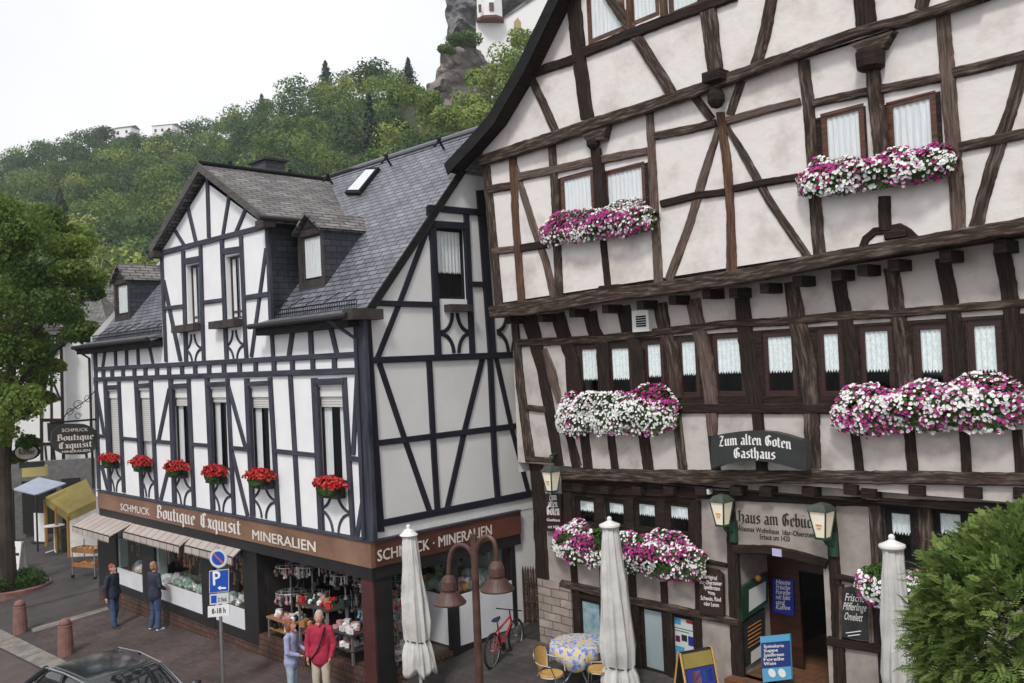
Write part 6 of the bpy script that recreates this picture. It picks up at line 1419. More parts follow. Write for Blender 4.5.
# grey roofs behind
def roofhouse(label, x, y, depth, az, w_, d_, zeave, zridge, roofm='slate_old', sky_=False):
    b = AT(x, y, depth); b.z = -.5; t = thing('house', label, 'house', b, az)
    mb = MB(); mb.box((0, 0, zeave/2), (w_, d_, zeave)); mb.face([(-w_/2, -d_/2, zeave), (-w_/2, d_/2, zeave), (-w_/2, 0, zridge-.1)]); mb.face([(w_/2, -d_/2, zeave), (w_/2, d_/2, zeave), (w_/2, 0, zridge-.1)]); mb.build('wall', 'plaster_side', t, world=False)
    mb = MB()
    for s in (-1, 1):
        q = [Vector((-w_/2-.3, s*(d_/2+.4), zeave-.3)), Vector((w_/2+.3, s*(d_/2+.4), zeave-.3)), Vector((w_/2+.3, 0, zridge)), Vector((-w_/2-.3, 0, zridge))]
        mb.hexa([p-Vector((0, 0, .15)) for p in q], q)
    mb.build('roof', roofm, t, world=False)
    if sky_:
        mb = MB(); z = zeave+(zridge-zeave)*.5; y_ = -(d_/2)*.5; n = Vector((0, -(zridge-zeave), d_/2)).normalized(); c = Vector((w_*.02, y_, z+.05)); a = Vector((1, 0, 0)); b2 = n.cross(a)
        q = [c+a*i*.45+b2*j*.5+n*.12 for i, j in ((-1, -1), (1, -1), (1, 1), (-1, 1))]; mb.hexa([p-n*.1 for p in q], q); mb.build('roof_window', mat('skylight_glass', (.62, .64, .66), rough=.15, spec=1.0), t, world=False)
    return t
roofhouse('grey slate roofed house with a small bright skylight, behind the left dormer', 118, 300, 64, rad(20), 7.5, 9, 8.2, 14.0, sky_=True)
roofhouse('low house with ribbed grey roof and white gable, between street tree and left dormer', 92, 330, 56, rad(35), 5, 6, 8.3, 10.6, 'slate')
mb = MB()
# white wall closing the street at the left edge
t = roofhouse('white house wall at the left edge of the photo behind the street tree trunk', -24, 480, 50, rad(10), 7, 7, 9.4, 12.4)

# hanging shop sign on a bracket
pS = BF.P(uL+.35, 0, 0); PS = Plane((pS.x, pS.y), AZ_S)
hs = thing('hanging_sign', 'black hanging sign with white letters Schmuck Boutique Exquisit Mineralien on a wrought bracket', 'sign', PS.W(74, 438))
pts = [(52, 432), (58, 426), (66, 423.5), (84, 424), (92, 427), (97.5, 432), (98.5, 445), (93, 451.5), (84, 454.5), (64, 454.5), (56, 450.5), (51, 443)]
A = [PS.W(*p, .04) for p in pts]; mb = MB(); mb.hexa([a-PS.N*.08 for a in A], A); mb.build('board', 'sign_dark', hs)
for s_, a, b, h_, st in (('SCHMUCK', (62, 432), (88, 431), .10, 'plain'), ('Boutique', (57, 441), (94, 439), .125, 'black'), ('Exquisit', (59, 449), (92.5, 446.5), .125, 'black'), ('MINERALIEN', (62, 453.3), (90, 451.3), .075, 'plain')):
    letters(PS, s_, PS.hit(*a, .05), PS.hit(*b, .05), h_, hs, 'letter_cream', .05, st)
mb = MB(); mb.tube([PS.W(100, 419), PS.W(50, 423)], .03, 6); mb.tube([PS.W(100, 385), PS.W(88, 399), PS.W(66, 414), PS.W(62, 421)], .015, 5)
for (x, y, r) in ((78, 405, 5), (88, 399, 4), (70, 412, 4), (78, 416, 3.5)):
    c = PS.W(x, y); rr = r*c.length/FPX if False else r*px(c)[2]/FPX
    mb.tube([c + PS.U*math.cos(a)*rr*(1-a*.06) + Vector((0, 0, math.sin(a)*rr*(1-a*.06))) for a in [k*.6 for k in range(14)]], .010, 4)
for x in (60, 90): mb.tube([PS.W(x, 421), PS.W(x, 426)], .012, 4)
mb.build('bracket', 'black_wood', hs)
# oval sign further up
PO = place_plane(27, 452, 31, rad(6)); os_ = thing('oval_sign', 'oval cream sign reading Römer with a small crown, left of the hanging shop sign', 'sign', PO.W(27, 452))
rr = 12.5*31/FPX; mb = MB(); ov = [PO.P(PO.hit(27, 452)[0]+math.cos(a)*rr, PO.hit(27, 452)[1]+math.sin(a)*rr*.66, .04) for a in [k*2*math.pi/24 for k in range(24)]]
mb.hexa([p-PO.N*.08 for p in ov], ov); mb.build('rim', 'black_wood', os_)
cc = sum(ov, Vector())/24; ov2 = [cc+(p-cc)*.86+PO.N*.012 for p in ov]; mb = MB(); mb.face(ov2); mb.build('board', mat('cream_board', (.36, .34, .28), (.42, .40, .33), rough=.6), os_)
letters(PO, 'Römer', PO.hit(19, 455, .06), PO.hit(35, 454, .06), .20, os_, 'letter_black', .06)
mb = MB(); c = PO.W(27.5, 442.5); mb.lathe([(.08, c.z-.1), (.13, c.z+.02), (.03, c.z+.12)], (c.x, c.y, 0), 6); mb.tube([PO.W(27, 461), PO.W(27, 465)], .02, 5); mb.build('crown', 'box_brown', os_)
A = [PO.W(*p, .03) for p in ((19, 463), (44, 461), (44, 466.5), (19, 468.5))]; mb = MB(); mb.hexa([a-PO.N*.05 for a in A], A); mb.build('lower_board', 'sign_dark', os_)

# yellow market stall
sb = G(72, 552); t = thing('market_stall', 'stall with mustard yellow canvas roof and yellow posts beside the shop house', 'stall', sb)
dS = px(sb)[2]*.985
c_ = [AT(68, 513.5, dS-.4), AT(97, 500, dS-1.0), AT(86, 479, dS+2.4), AT(45, 497, dS+2.6)]
mb = MB(); mb.hexa([p-Vector((0, 0, .05)) for p in c_], c_); mb.build('canvas_roof', 'yellow', t)
mb = MB()
for a, b in ((c_[0], c_[3]), (c_[0], c_[1])): mb.face([a-Vector((0, 0, .04)), b-Vector((0, 0, .04)), b-Vector((0, 0, .32)), a-Vector((0, 0, .32))])
mb.build('valance', 'yellow', t)
for p in (c_[0], c_[3], (c_[0]+c_[3])/2): mb = MB(); mb.tube([p-Vector((0, 0, .1)), Vector((p.x, p.y, gz(p.x, p.y)))], .07, 6); mb.build('post', 'yellow_post', t)
mb = MB(); a, b = c_[0]*.98+c_[1]*.02, c_[1]; mb.face([Vector((a.x, a.y, gz(a.x, a.y))), Vector((b.x, b.y, gz(b.x, b.y))), b-Vector((0, 0, .3)), a-Vector((0, 0, .3))]); mb.build('side_panel', 'plaster_old', t)
mb = MB(); q = (c_[3]+c_[0])/2; mb.box((q.x+.9, q.y+.3, gz(q.x, q.y)+.5), (1.6, .9, 1.0), rz=rad(30)); mb.build('counter', 'box_brown', t)
t = thing('blue_awning', 'pale blue grey sloping awning up the street, left of the yellow stall roof', 'awning', AT(40, 488, 39))
c_ = [AT(13, 489, 38), AT(36, 494.5, 37.5), AT(66, 483, 40.5), AT(38.5, 477, 41)]; mb = MB(); mb.hexa([p-Vector((0, 0, .05)) for p in c_], c_); mb.build('canvas', 'blue_awning', t)
for p in c_[:2]: mb = MB(); mb.tube([p, Vector((p.x, p.y, gz(p.x, p.y)))], .04, 5); mb.build('post', 'metal_dark', t)
t = thing('wall_box', 'pale yellow box sign under the oval sign', 'sign', AT(35, 471, 37)); mb = MB(); mb.box(AT(35, 471, 37), (.9, .3, .42), rz=rad(10)); mb.build('board', mat('pale_yellow', (.5, .42, .16), rough=.6), t)
# shopfront under the awnings up the street
t = thing('street_shop', 'dim grey shop front beneath the blue awning up the street', 'shop', AT(35, 530, 41)); b = AT(30, 520, 41.5)
mb = MB(); mb.box((b.x, b.y, 1.2), (6, .3, 3.6), rz=rad(12)); mb.build('wall', mat('dim_wall', (.10, .10, .10), (.16, .155, .15), rough=.8), t)
for dx, w_ in ((-1.2, .9), (.5, 1.3), (1.9, .8)):
    mb = MB(); mb.box((b.x+dx, b.y-.3+dx*.2, .95), (w_, .1, 2.4), rz=rad(12)); mb.build('door', 'room' if dx > 0 else mat('grey_door', (.22, .24, .25), rough=.6), t)
# produce rack, bistro table, boards up the street
def goodsrack(label, p, w_, rz):
    t = thing('produce_rack', label, 'rack', p, rz)
    mb = MB()
    for x in (-w_/2, w_/2):
        for y in (-.25, .25): mb.tube([(x, y, .1), (x, y, 1.25 if y > 0 else .95)], .02, 5)
    for x in (-w_/2, w_/2): mb.tube([(x, -.25, .35), (x, .25, .35)], .015, 4)
    mb.build('frame', 'steel', t, world=False)
    for x in (-w_/2, w_/2): mb = MB(); mb.lathe([(.05, 0), (.06, .03), (.06, .08), (.05, .1)], (x, -.25, 0), 8); mb.build('castor', 'black_wood', t, world=False)
    for z in (.4, .9):
        mb = MB(); mb.box((0, -.02, z), (w_, .5, .03)); mb.box((0, -.27, z+.07), (w_, .02, .15)); mb.box((0, .23, z+.07), (w_, .02, .15)); mb.box((-w_/2, 0, z+.07), (.02, .5, .15)); mb.box((w_/2, 0, z+.07), (.02, .5, .15)); mb.build('tray', 'crate', t, world=False)
        mb = MB()
        for k in range(18): mb.ball((random.uniform(-w_/2+.1, w_/2-.1), random.uniform(-.2, .18), z+.09), .06, 6)
        mb.build('goods', 'stone_amber', t, world=False)['kind'] = 'stuff'
goodsrack('two tier wheeled rack with orange brown trays at the street corner of the shop house', G(90, 577), 1.1, AZ_F+.35)
p = G(55, 552); t = thing('standing_table', 'small round standing table under the yellow stall roof', 'table', p)
mb = MB(); mb.lathe([(.38, 1.06), (.4, 1.08), (.38, 1.1)], p, 16); mb.build('table_top', 'white', t)
mb = MB(); mb.tube([p, p+Vector((0, 0, 1.06))], .03, 6)
for k in range(4): mb.tube([p+Vector((0, 0, .08)), p+Vector((math.cos(k*1.57+.6)*.35, math.sin(k*1.57+.6)*.35, .02))], .025, 5)
mb.build('pedestal', 'white', t)
p = G(41, 543); t = thing('white_sign_board', 'blank white upright board standing between awning and yellow posts', 'sign', p); mb = MB(); mb.box(p+Vector((0, 0, .65)), (.75, .06, 1.3), rz=rad(-25)); mb.build('panel', 'white', t); mb = MB(); mb.box(p+Vector((0, 0, .05)), (.8, .4, .05), rz=rad(-25)); mb.build('foot', 'metal_dark', t)
def aboard(name, label, p, rz, h, w_, spread, faces):
    t = thing(name, label, 'sign', p, rz)
    for s in (-1, 1):
        q0 = [Vector((-w_/2, s*spread, 0)), Vector((w_/2, s*spread, 0)), Vector((w_/2, s*.03, h)), Vector((-w_/2, s*.03, h))]; n = Vector((0, s*h, spread)).normalized()
        mb = MB()
        for a, b in ((0, 3), (1, 2)): mb.tube([q0[a], q0[b]], .022, 5)
        mb.build('frame', 'rattan' if name == 'menu_a_board' else 'steel', t, world=False)
        mb = MB(); q1 = [q0[0]+(q0[3]-q0[0])*.12, q0[1]+(q0[2]-q0[1])*.12, q0[2], q0[3]]; mb.hexa([x-n*.02 for x in q1], q1); pn = mb.build('panel', faces[0], t, world=False)
        for (f0, g0_, f1, g1_, mt) in faces[1:]:
            def at(f, g): return (q1[0]*(1-f)+q1[1]*f)*(1-g)+(q1[3]*(1-f)+q1[2]*f)*g + n*.004
            mb = MB(); mb.face([at(f0, g0_), at(f1, g0_), at(f1, g1_), at(f0, g1_)]); mb.build('print', mt, pn, world=False)
    return t
aboard('street_a_board', 'white folding board with red print beside the street tree planter', G(17, 572), rad(-20), 1.15, .65, .22, ['white', (.15, .3, .6, .8, 'red_sign'), (.2, .12, .8, .2, 'letter_black'), (.5, .5, .9, .6, 'letter_black')])

# ================================================================== STREET FURNITURE
def bollard(label, p, h=.85):
    t = thing('bollard', label, 'bollard', p, group='stone bollards along the kerb')
    mb = MB(); mb.lathe([(.19, -.1), (.185, .3), (.165, h-.14), (.17, h-.13), (.17, h-.09), (.155, h-.08)], p, 16); mb.build('post', 'bollard', t, smooth=False)
    mb = MB(); mb.lathe([(.155, h-.08), (.15, h-.02), (.11, h+.05), (.04, h+.085)], p, 16); mb.build('cap', 'bollard', t, smooth=True)
bollard('reddish stone bollard standing free on the kerb strip, left of the other', G(20.5, 633)); bollard('reddish stone bollard with its foot hidden by the dark car roof', G(66, 655))
# parking sign
Dp = 18.7; b = AT(219, 600, Dp); b.z = gz(b.x, b.y); ps = thing('parking_sign', 'blue parking sign with round no waiting sign on a grey pole', 'sign', b)
Pp = Plane((b.x, b.y), rad(-10))
mb = MB(); top = Pp.W(218, 548).z; bb = Pp.P(0, 0, -.04); mb.tube([Vector((bb.x, bb.y, b.z-.2)), Vector((bb.x, bb.y, top))], .035, 10); mb.build('pole', 'steel', ps)
u, z = Pp.hit(218.3, 558.3); R_ = 9.6*Dp/FPX
def disc(pl, u, z, r, d, n=28): return [pl.P(u+math.cos(k*2*math.pi/n)*r, z+math.sin(k*2*math.pi/n)*r, d) for k in range(n)]
A = disc(Pp, u, z, R_, .0); mb = MB(); mb.hexa([p-Pp.N*.02 for p in A], A); rs = mb.build('round_sign', 'grey_sign', ps)
mb = MB(); mb.face(disc(Pp, u, z, R_*.96, .002)); mb.build('red_ring', mat('sign_red_faded', (.42, .10, .09), rough=.4) if False else 'grey_sign', rs)
mb = MB(); mb.face(disc(Pp, u, z, R_*.72, .004)); mb.build('blue_field', 'blue_sign', rs)
mb = MB(); a = rad(-45); c, s = math.cos(a), math.sin(a); r = R_*.74; w_ = R_*.10
mb.face([Pp.P(u+c*x-s*y, z+s*x+c*y, .006) for x, y in ((-r, -w_), (r, -w_), (r, w_), (-r, w_))]); mb.build('bar', mat('sign_orange_red', (.50, .12, .06), rough=.4), rs)
def plate(pl, x0, y0, x1, y1, mt, name, par, d=0):
    A = [pl.W(*p, d) for p in ((x0, y0+1), (x0, y1+1), (x1, y1-1), (x1, y0-1))]; mb = MB(); mb.hexa([p-pl.N*.02 for p in A], A); return mb.build(name, mt, par)
plate(Pp, 209.2, 570, 228.8, 592.3, 'grey_sign', 'parking_plate', ps, 0)
q = plate(Pp, 209.8, 570.6, 228.2, 591.8, 'blue_sign', 'blue_field', ps, .003)
letters(Pp, 'P', Pp.hit(213.5, 585.3, .006), Pp.hit(220.5, 584.8, .006), .29, q, 'letter_white', .006)
mb = MB(); a0 = Pp.hit(217.5, 588, .006); 
mb.face([Pp.P(a0[0]+x, a0[1]+y, .006) for x, y in ((0, 0), (.07, -.05), (.07, -.018), (.19, -.018), (.19, .018), (.07, .018), (.07, .05))]); mb.build('arrow', 'letter_white', q)
q = plate(Pp, 209.6, 593.6, 228.6, 604, 'grey_sign', 'disc_plate', ps)
mb = MB(); A = [Pp.W(*p, .004) for p in ((211, 595.8), (216.5, 595.4), (216.5, 603), (211, 603.2))]; mb.face(A); mb.build('disc_symbol', 'blue_sign', q)
letters(Pp, '2 Std.', Pp.hit(218, 601.5, .004), Pp.hit(227, 601, .004), .08, q, 'letter_black', .004)
q = plate(Pp, 207.8, 605.5, 229.5, 616.5, 'white', 'hours_plate', ps)
letters(Pp, '8-18 h', Pp.hit(212, 614, .004), Pp.hit(225.5, 612.5, .004), .11, q, 'letter_black', .004)
# double arm lamp
Dl = 12.3; b = AT(476, 610, Dl); zb = gz(b.x, b.y); b.z = zb; lp = thing('street_lamp', 'brown street lamp with two hooked arms and cone shades', 'street lamp', b)
Pl = Plane((b.x, b.y), rad(-28)); W = lambda x, y: Pl.W(x, y)
mb = MB(); tp = W(474.5, 556); mb.tube([Vector((b.x, b.y, zb-.2)), Vector((b.x, b.y, zb+1.0)), Vector((tp.x, tp.y, tp.z+.30))], [.075, .062, .05], 12); mb.build('pole', 'rust', lp)
def arm(xs, shade):
    pts = [W(*p) for p in xs]; mb = MB()
    # smooth the hook
    sm = []
    for i in range(len(pts)-1):
        for k in range(5):
            t_ = k/5; p0, p1, p2, p3 = pts[max(0, i-1)], pts[i], pts[i+1], pts[min(len(pts)-1, i+2)]
            sm.append(.5*((2*p1)+(p2-p0)*t_+(2*p0-5*p1+4*p2-p3)*t_*t_+(3*p1-p0-3*p2+p3)*t_**3))
    sm.append(pts[-1]); mb.tube(sm, .032, 8); mb.build('arm', 'rust', lp)
    e = pts[-1]; k = Dl/FPX; mb = MB()
    mb.lathe([(.04, e.z+.02), (.085, e.z-.02), (.105, e.z-.07), (.11, e.z-.185), (.095, e.z-.205), (.12, e.z-.225), (.235, e.z-.36), (.23, e.z-.38), (.10, e.z-.25)], (e.x, e.y, 0), 24, cap=False); sh = mb.build('lamp_shade', 'rust', lp, smooth=False)
    mb = MB(); mb.ball((e.x, e.y, e.z-.31), .06, 10); mb.build('bulb', 'white', sh)
arm([(474.5, 566), (472, 554), (466, 546.5), (458, 545.5), (451.5, 552), (449, 564), (448.5, 576)], 0)
arm([(474.5, 566), (476, 550), (481, 539.5), (488, 536.5), (494, 542), (496, 552), (496, 562)], 0)

# closed parasols
def parasol(label, x, depth, ytop, hw_top, hw_bot, ycan, tie, tilt=0.0, kind=0):
    b = AT(x, 620, depth); zb = gz(b.x, b.y); b.z = zb; t = thing('closed_parasol', label, 'parasol', b, group='closed parasols on the terrace')
    k = depth/FPX; PLp = Plane((b.x, b.y), 0)
    zt = PLp.hit(x, ytop)[1]; zc = PLp.hit(x, ycan)[1]; ztie = PLp.hit(x, tie)[1]
    tx = tilt
    mb = MB(); mb.tube([Vector((b.x, b.y, zb-.1)), Vector((b.x-tx, b.y, zt-.05))], .03, 10); mb.build('pole', 'white', t)
    mb = MB(); mb.lathe([(.30, zb), (.30, zb+.06), (.06, zb+.1)], (b.x, b.y, 0), 16); mb.build('base', 'metal_dark', t)
    mb = MB(); n = 96; rings = []; nf = 9; H = zt-.16
    prof = [(H, hw_top*.55), (H-.05, hw_top*.8), (H-.4, hw_top*.95), (H-1.0, (hw_top+hw_bot)*.47), ((H+ztie)/2-.2, hw_bot*.86), (ztie+.35, hw_bot*.98), (ztie+.06, hw_bot*.92), (ztie, hw_bot*.8), (ztie-.08, hw_bot*.95), (ztie-.25, hw_bot*1.12), (zc+.08, hw_bot*1.25), (zc, hw_bot*1.2)]
    for i, (z, r) in enumerate(prof):
        r *= k; ring = []; f = (H-z)/(H-zc); cx = b.x - tx*(z-zb)/(zt-zb)
        for j in range(n):
            a = 2*math.pi*j/n; fold = .15*math.sin(a*nf+1.6*math.sin(z*1.7+x)+f*2.2)+.09*math.sin(a*nf*2.0+z*4+2*math.sin(z*3))+.05*mnoise.noise(Vector((math.cos(a)*3, math.sin(a)*3, z*5+x))); rr = r*(1+fold*(.4+.6*min(1, f*2))) + .012*math.sin(a*3+z*4)
            zz_ = z + (0.07*math.sin(a*5+x) if i >= len(prof)-2 else 0); ring.append(Vector((cx+math.cos(a)*rr, b.y+math.sin(a)*rr*.9, zz_)))
        rings.append(ring)
    mb.rings(rings[::-1], cap=True); cn = mb.build('canopy', 'canvas', t, smooth=True)
    mb = MB(); rt_ = hw_bot*.84*k; cx = b.x - tx*(ztie-zb)/(zt-zb); mb.tube([Vector((cx+math.cos(a)*rt_, b.y+math.sin(a)*rt_*.92, ztie+.02*math.sin(a*2))) for a in [q*2*math.pi/20 for q in range(21)]], .013, 5); mb.build('tie_strap', 'box_brown', cn)
    mb = MB(); cx = b.x-tx
    mb.lathe([(hw_top*k*.95, zt-.20), (hw_top*k*1.12, zt-.17), (hw_top*k*1.1, zt-.14), (hw_top*k*.4, zt-.09), (.025, zt-.06)] if kind else [(hw_top*k*.8, zt-.24), (hw_top*k*1.1, zt-.2), (hw_top*k*.5, zt-.1), (.03, zt-.07)], (cx, b.y, 0), 18); mb.ball((cx, b.y, zt-.04), .045, 10); mb.build('cap', 'white', t, smooth=False)
parasol('white closed parasol in front of the shop side, nearest the brown street lamp', 419, 17.3, 524, 8.5, 12.5, 672, 640, tilt=.13, kind=0)
parasol('white closed parasol in front of the inn, beside the flowered table', 618, 16.0, 516, 9.5, 15.5, 700, 666, tilt=.07, kind=1)
parasol('white closed parasol by the foreground bush, covering the small petunia box', 896, 12.1, 534, 11.5, 15.5, 730, 700, tilt=.0, kind=1)

# bicycle
def bicycle(pr, pf, label):
    """pr / pf: ground contacts of the rear and front wheel"""
    d = (pf-pr); d.z = 0; L_ = d.length; rz = math.atan2(d.y, d.x); t = thing('bicycle', label, 'bicycle', pr, rz)
    r = .33; wb = 1.08
    for nm, x in (('wheel', 0), ('wheel', wb)):
        mb = MB(); mb.tube([(x+math.cos(a)*r*.93, 0, r+math.sin(a)*r*.93) for a in [k*2*math.pi/28 for k in range(29)]], .012, 6)
        for k in range(16): a = k*math.pi/8; mb.tube([(x+.03*math.cos(a+1), .02*(-1)**k, r+.03*math.sin(a+1)), (x+math.cos(a)*r*.93, 0, r+math.sin(a)*r*.93)], .0022, 3, cap=False)
        mb.tube([(x, -.04, r), (x, .04, r)], .025, 8); wh = mb.build(nm, 'steel', t, world=False)
        mb = MB(); mb.tube([(x+math.cos(a)*r, 0, r+math.sin(a)*r) for a in [k*2*math.pi/32 for k in range(33)]], .026, 8); mb.build('tyre', 'tyre', wh, world=False)
    bbk = (.40, 0, .30); st = (.28, 0, .76); hd = (.86, 0, .80); hb = (.90, 0, .66)
    mb = MB()
    mb.tube([bbk, st], .018, 8); mb.tube([(.30, 0, .66), hd], .02, 8); mb.tube([bbk, hb], .024, 8); mb.tube([hd, hb], .022, 8)
    mb.tube([(0, .05, r), (.36, .03, .31)], .011, 6); mb.tube([(0, -.05, r), (.36, -.03, .31)], .011, 6); mb.tube([(0, .05, r), (.29, .02, .68)], .010, 6); mb.tube([(0, -.05, r), (.29, -.02, .68)], .010, 6); mb.build('frame', 'bike_red', t, world=False)
    mb = MB(); mb.tube([hb, (.93, .05, .58), (wb, .055, r)], .015, 6); mb.tube([hb, (.93, -.05, .58), (wb, -.055, r)], .015, 6); mb.build('fork', 'steel', t, world=False)
    mb = MB(); mb.tube([hd, (.84, 0, .92)], .015, 6); mb.tube([(.80, -.30, .95), (.86, -.12, .93), (.86, .12, .93), (.80, .30, .95)], .014, 6); mb.build('handlebar', 'black_wood', t, world=False)
    mb = MB(); mb.tube([st, (.26, 0, .86)], .013, 6); mb.rings([[Vector((x, y_*w_, .88+(.02 if abs(y_) < .8 else 0)+zz)) for y_, zz in ((-1, 0), (-.5, .03), (.5, .03), (1, 0), (.5, -.03), (-.5, -.03))] for x, w_ in ((.12, .07), (.18, .085), (.27, .05), (.38, .022))]); mb.build('saddle', mat('saddle_blue', (.02, .03, .09), rough=.6), t, world=False)
    mb = MB(); mb.lathe([(.09, -.008), (.09, .008)], (0, 0, 0), 18); mb.v = [(x+.40, z-.05, y+.30) for x, y, z in mb.v]; mb.tube([(.40, -.06, .30), (.50, -.07, .20)], .01, 5); mb.tube([(.40, .06, .30), (.30, .07, .40)], .01, 5); mb.box((.51, -.11, .19), (.09, .09, .02)); mb.box((.29, .11, .41), (.09, .09, .02)); mb.build('crank', 'black_wood', t, world=False)
    mb = MB(); mb.tube([(-.12, 0, .62), (.26, 0, .66)], .012, 5); mb.tube([(-.02, 0, .64), (0, .05, r)], .008, 4); mb.build('mudguard', 'tyre', t, world=False)
pr_ = G(493, 667.5); pf_ = G(523, 640)
pf_ = pr_ + (pf_-pr_).normalized()*1.08
bicycle(pr_, pf_, 'red and silver bicycle leaning by the shop side window')
# picket gate between the buildings
ga0 = G(521, 634); gt = thing('picket_gate', 'narrow dark brown pointed picket gate between the two buildings', 'gate', ga0)
PG = Plane((BS.P(bayE+.25, 0, .05).x, BS.P(bayE+.25, 0, .05).y), rad(-20))
u0, zt = PG.hit(521.5, 566); u1, _ = PG.hit(537, 566); zb = ga0.z
n = 6
for k in range(n):
    a = u0+(u1-u0)*k/n; b = a+(u1-u0)/n*.72; mb = MB(); A = [PG.P(a, zb, 0), PG.P(b, zb, 0), PG.P(b, zt-.1, 0), PG.P((a+b)/2, zt, 0), PG.P(a, zt-.1, 0)]
    mb.hexa([p-PG.N*.03 for p in A], A); mb.build('picket', 'tim_brown' if k % 2 else 'door_wood', gt)
mb = MB(); mb.pbox(PG, u0, zb+.4, u1, zb+.5, -.07, -.03); mb.pbox(PG, u0, zt-.5, u1, zt-.4, -.07, -.03); mb.build('rail', 'tim_dark', gt)

# bistro table and chairs
Dt = 16.9; tb_ = AT(577, 640, Dt); zb = gz(tb_.x, tb_.y); tb_.z = zb
ta = thing('bistro_table', 'round bistro table with bent metal legs under a flowered cloth', 'table', tb_)
mb = MB(); mb.lathe([(.46, zb+.70), (.47, zb+.715), (.46, zb+.73)], (tb_.x, tb_.y, 0), 24); mb.build('table_top', 'steel', ta)
mb = MB()
for k in range(4):
    a = k*math.pi/2+.5; mb.tube([Vector((tb_.x+math.cos(a)*r_, tb_.y+math.sin(a)*r_, zb+z_)) for r_, z_ in ((.06, .70), (.05, .45), (.10, .25), (.26, .08), (.38, .015))], .016, 6)
mb.build('leg', 'steel', ta)
cl = thing('tablecloth', 'blue, white and yellow flowered tablecloth on the round bistro table', 'tablecloth', (tb_.x, tb_.y, zb+.73)); mb = MB()
rg = []
for (r_, z_) in ((.02, .752), (.30, .751), (.47, .748), (.505, .735), (.52, .66), (.53, .56)):
    ring = []
    for j in range(64):
        a = 2*math.pi*j/64; fo = .5+.5*math.cos(4*a+.6); dz = 0 if z_ > .74 else -(z_ < .70)*(.05+.18*fo)*(.74-z_)/.18; rr = r_*(1+.03*math.sin(a*12)*(z_ < .74))
        ring.append(Vector((tb_.x+math.cos(a)*rr, tb_.y+math.sin(a)*rr, zb+z_+dz)))
    rg.append(ring)
mb.rings(rg[::-1]); mb.build('cloth', 'cloth', cl, smooth=True)
def chair(label, p, rz):
    t = thing('bistro_chair', label, 'chair', p, rz, group='rattan bistro chairs')
    mb = MB(); n = 20
    ring = lambda z, s: [Vector((math.cos(2*math.pi*k/n)*.225*s, math.sin(2*math.pi*k/n)*.215*s, z)) for k in range(n)]
    mb.rings([ring(.435, .96), ring(.445, 1.0), ring(.465, 1.0), ring(.47, .93)]); mb.build('seat', 'rattan', t, world=False)
    F_, Bk_ = [], []
    rows = 8; colsn = 8; mb = MB()
    def bp(i, j, dd):
        f = i/rows; g_ = (j/colsn-.5)*2; w_ = .17+.07*math.sin(f*2.2); z = .52+.40*f - (g_*g_)*.07*(f**2)
        return Vector((g_*w_, .20+.07*f-.05*g_*g_+dd, z))
    for i in range(rows):
        for j in range(colsn):
            for dd, fl in ((0, 0), (.02, 1)):
                q = [bp(i, j, dd), bp(i, j+1, dd), bp(i+1, j+1, dd), bp(i+1, j, dd)]; mb.face(q[::-1] if fl else q)
    mb.build('backrest', 'rattan', t, world=False)
    mb = MB()
    edge = [bp(0, 0, .01)] + [bp(i, 0, .01) for i in range(1, rows+1)] + [bp(rows, j, .01) for j in range(1, colsn+1)] + [bp(i, colsn, .01) for i in range(rows-1, -1, -1)]
    mb.tube([Vector((-.19, .19, .44))]+edge+[Vector((.19, .19, .44))], .013, 6)
    mb.tube([bp(4, 0, .01), Vector((-.27, .08, .67)), Vector((-.27, -.12, .66)), Vector((-.20, -.18, .45))], .012, 6); mb.tube([bp(4, colsn, .01), Vector((.27, .08, .67)), Vector((.27, -.12, .66)), Vector((.20, -.18, .45))], .012, 6)
    mb.tube([Vector((math.cos(a)*.225, math.sin(a)*.215, .43)) for a in [k*2*math.pi/20 for k in range(21)]], .012, 6)
    mb.build('back_frame', 'chrome', t, world=False)
    for sx in (-1, 1):
        for sy in (-1, 1):
            mb = MB(); mb.tube([(sx*.17, sy*.16, .43), (sx*.20, sy*.20, .01)], .012, 6); mb.build('leg', 'chrome', t, world=False)
    return t
def face(p, q): return math.atan2(q.y-p.y, q.x-p.x)+math.pi/2      # front (-Y) towards q
for lab, x, y, D_, fz in (('rattan bistro chair left of the flowered table, its round back whole', 551, 667, 16.3, rad(-28)), ('rattan bistro chair right of the flowered table, partly behind the parasol', 599, 668, 16.2, rad(165))):
    p = AT(x, y, D_); p.z = gz(p.x, p.y); chair(lab, p, fz+math.pi/2)
p = AT(463, 720, 14.9); p.z = gz(p.x, p.y)-.02; chair('rattan bistro chair at the bottom edge, only its curved back top showing', p, rad(200))
# A-board of the inn
p = AT(697, 690, 15.0); p.z = gz(p.x, p.y); aboard('menu_a_board', 'folding A board with yellow top and blue poster in front of the inn', p, rad(22), 1.02, .62, .30, ['chalk_black', (.05, .72, .95, .97, 'yellow'), (.08, .40, .92, .70, 'poster_blue'), (.2, .44, .5, .66, 'amber'), (.6, .45, .85, .65, 'poster_sky'), (.1, .1, .9, .34, 'poster_navy'), (.15, .22, .85, .25, 'letter_white'), (.15, .14, .7, .17, 'letter_white')])

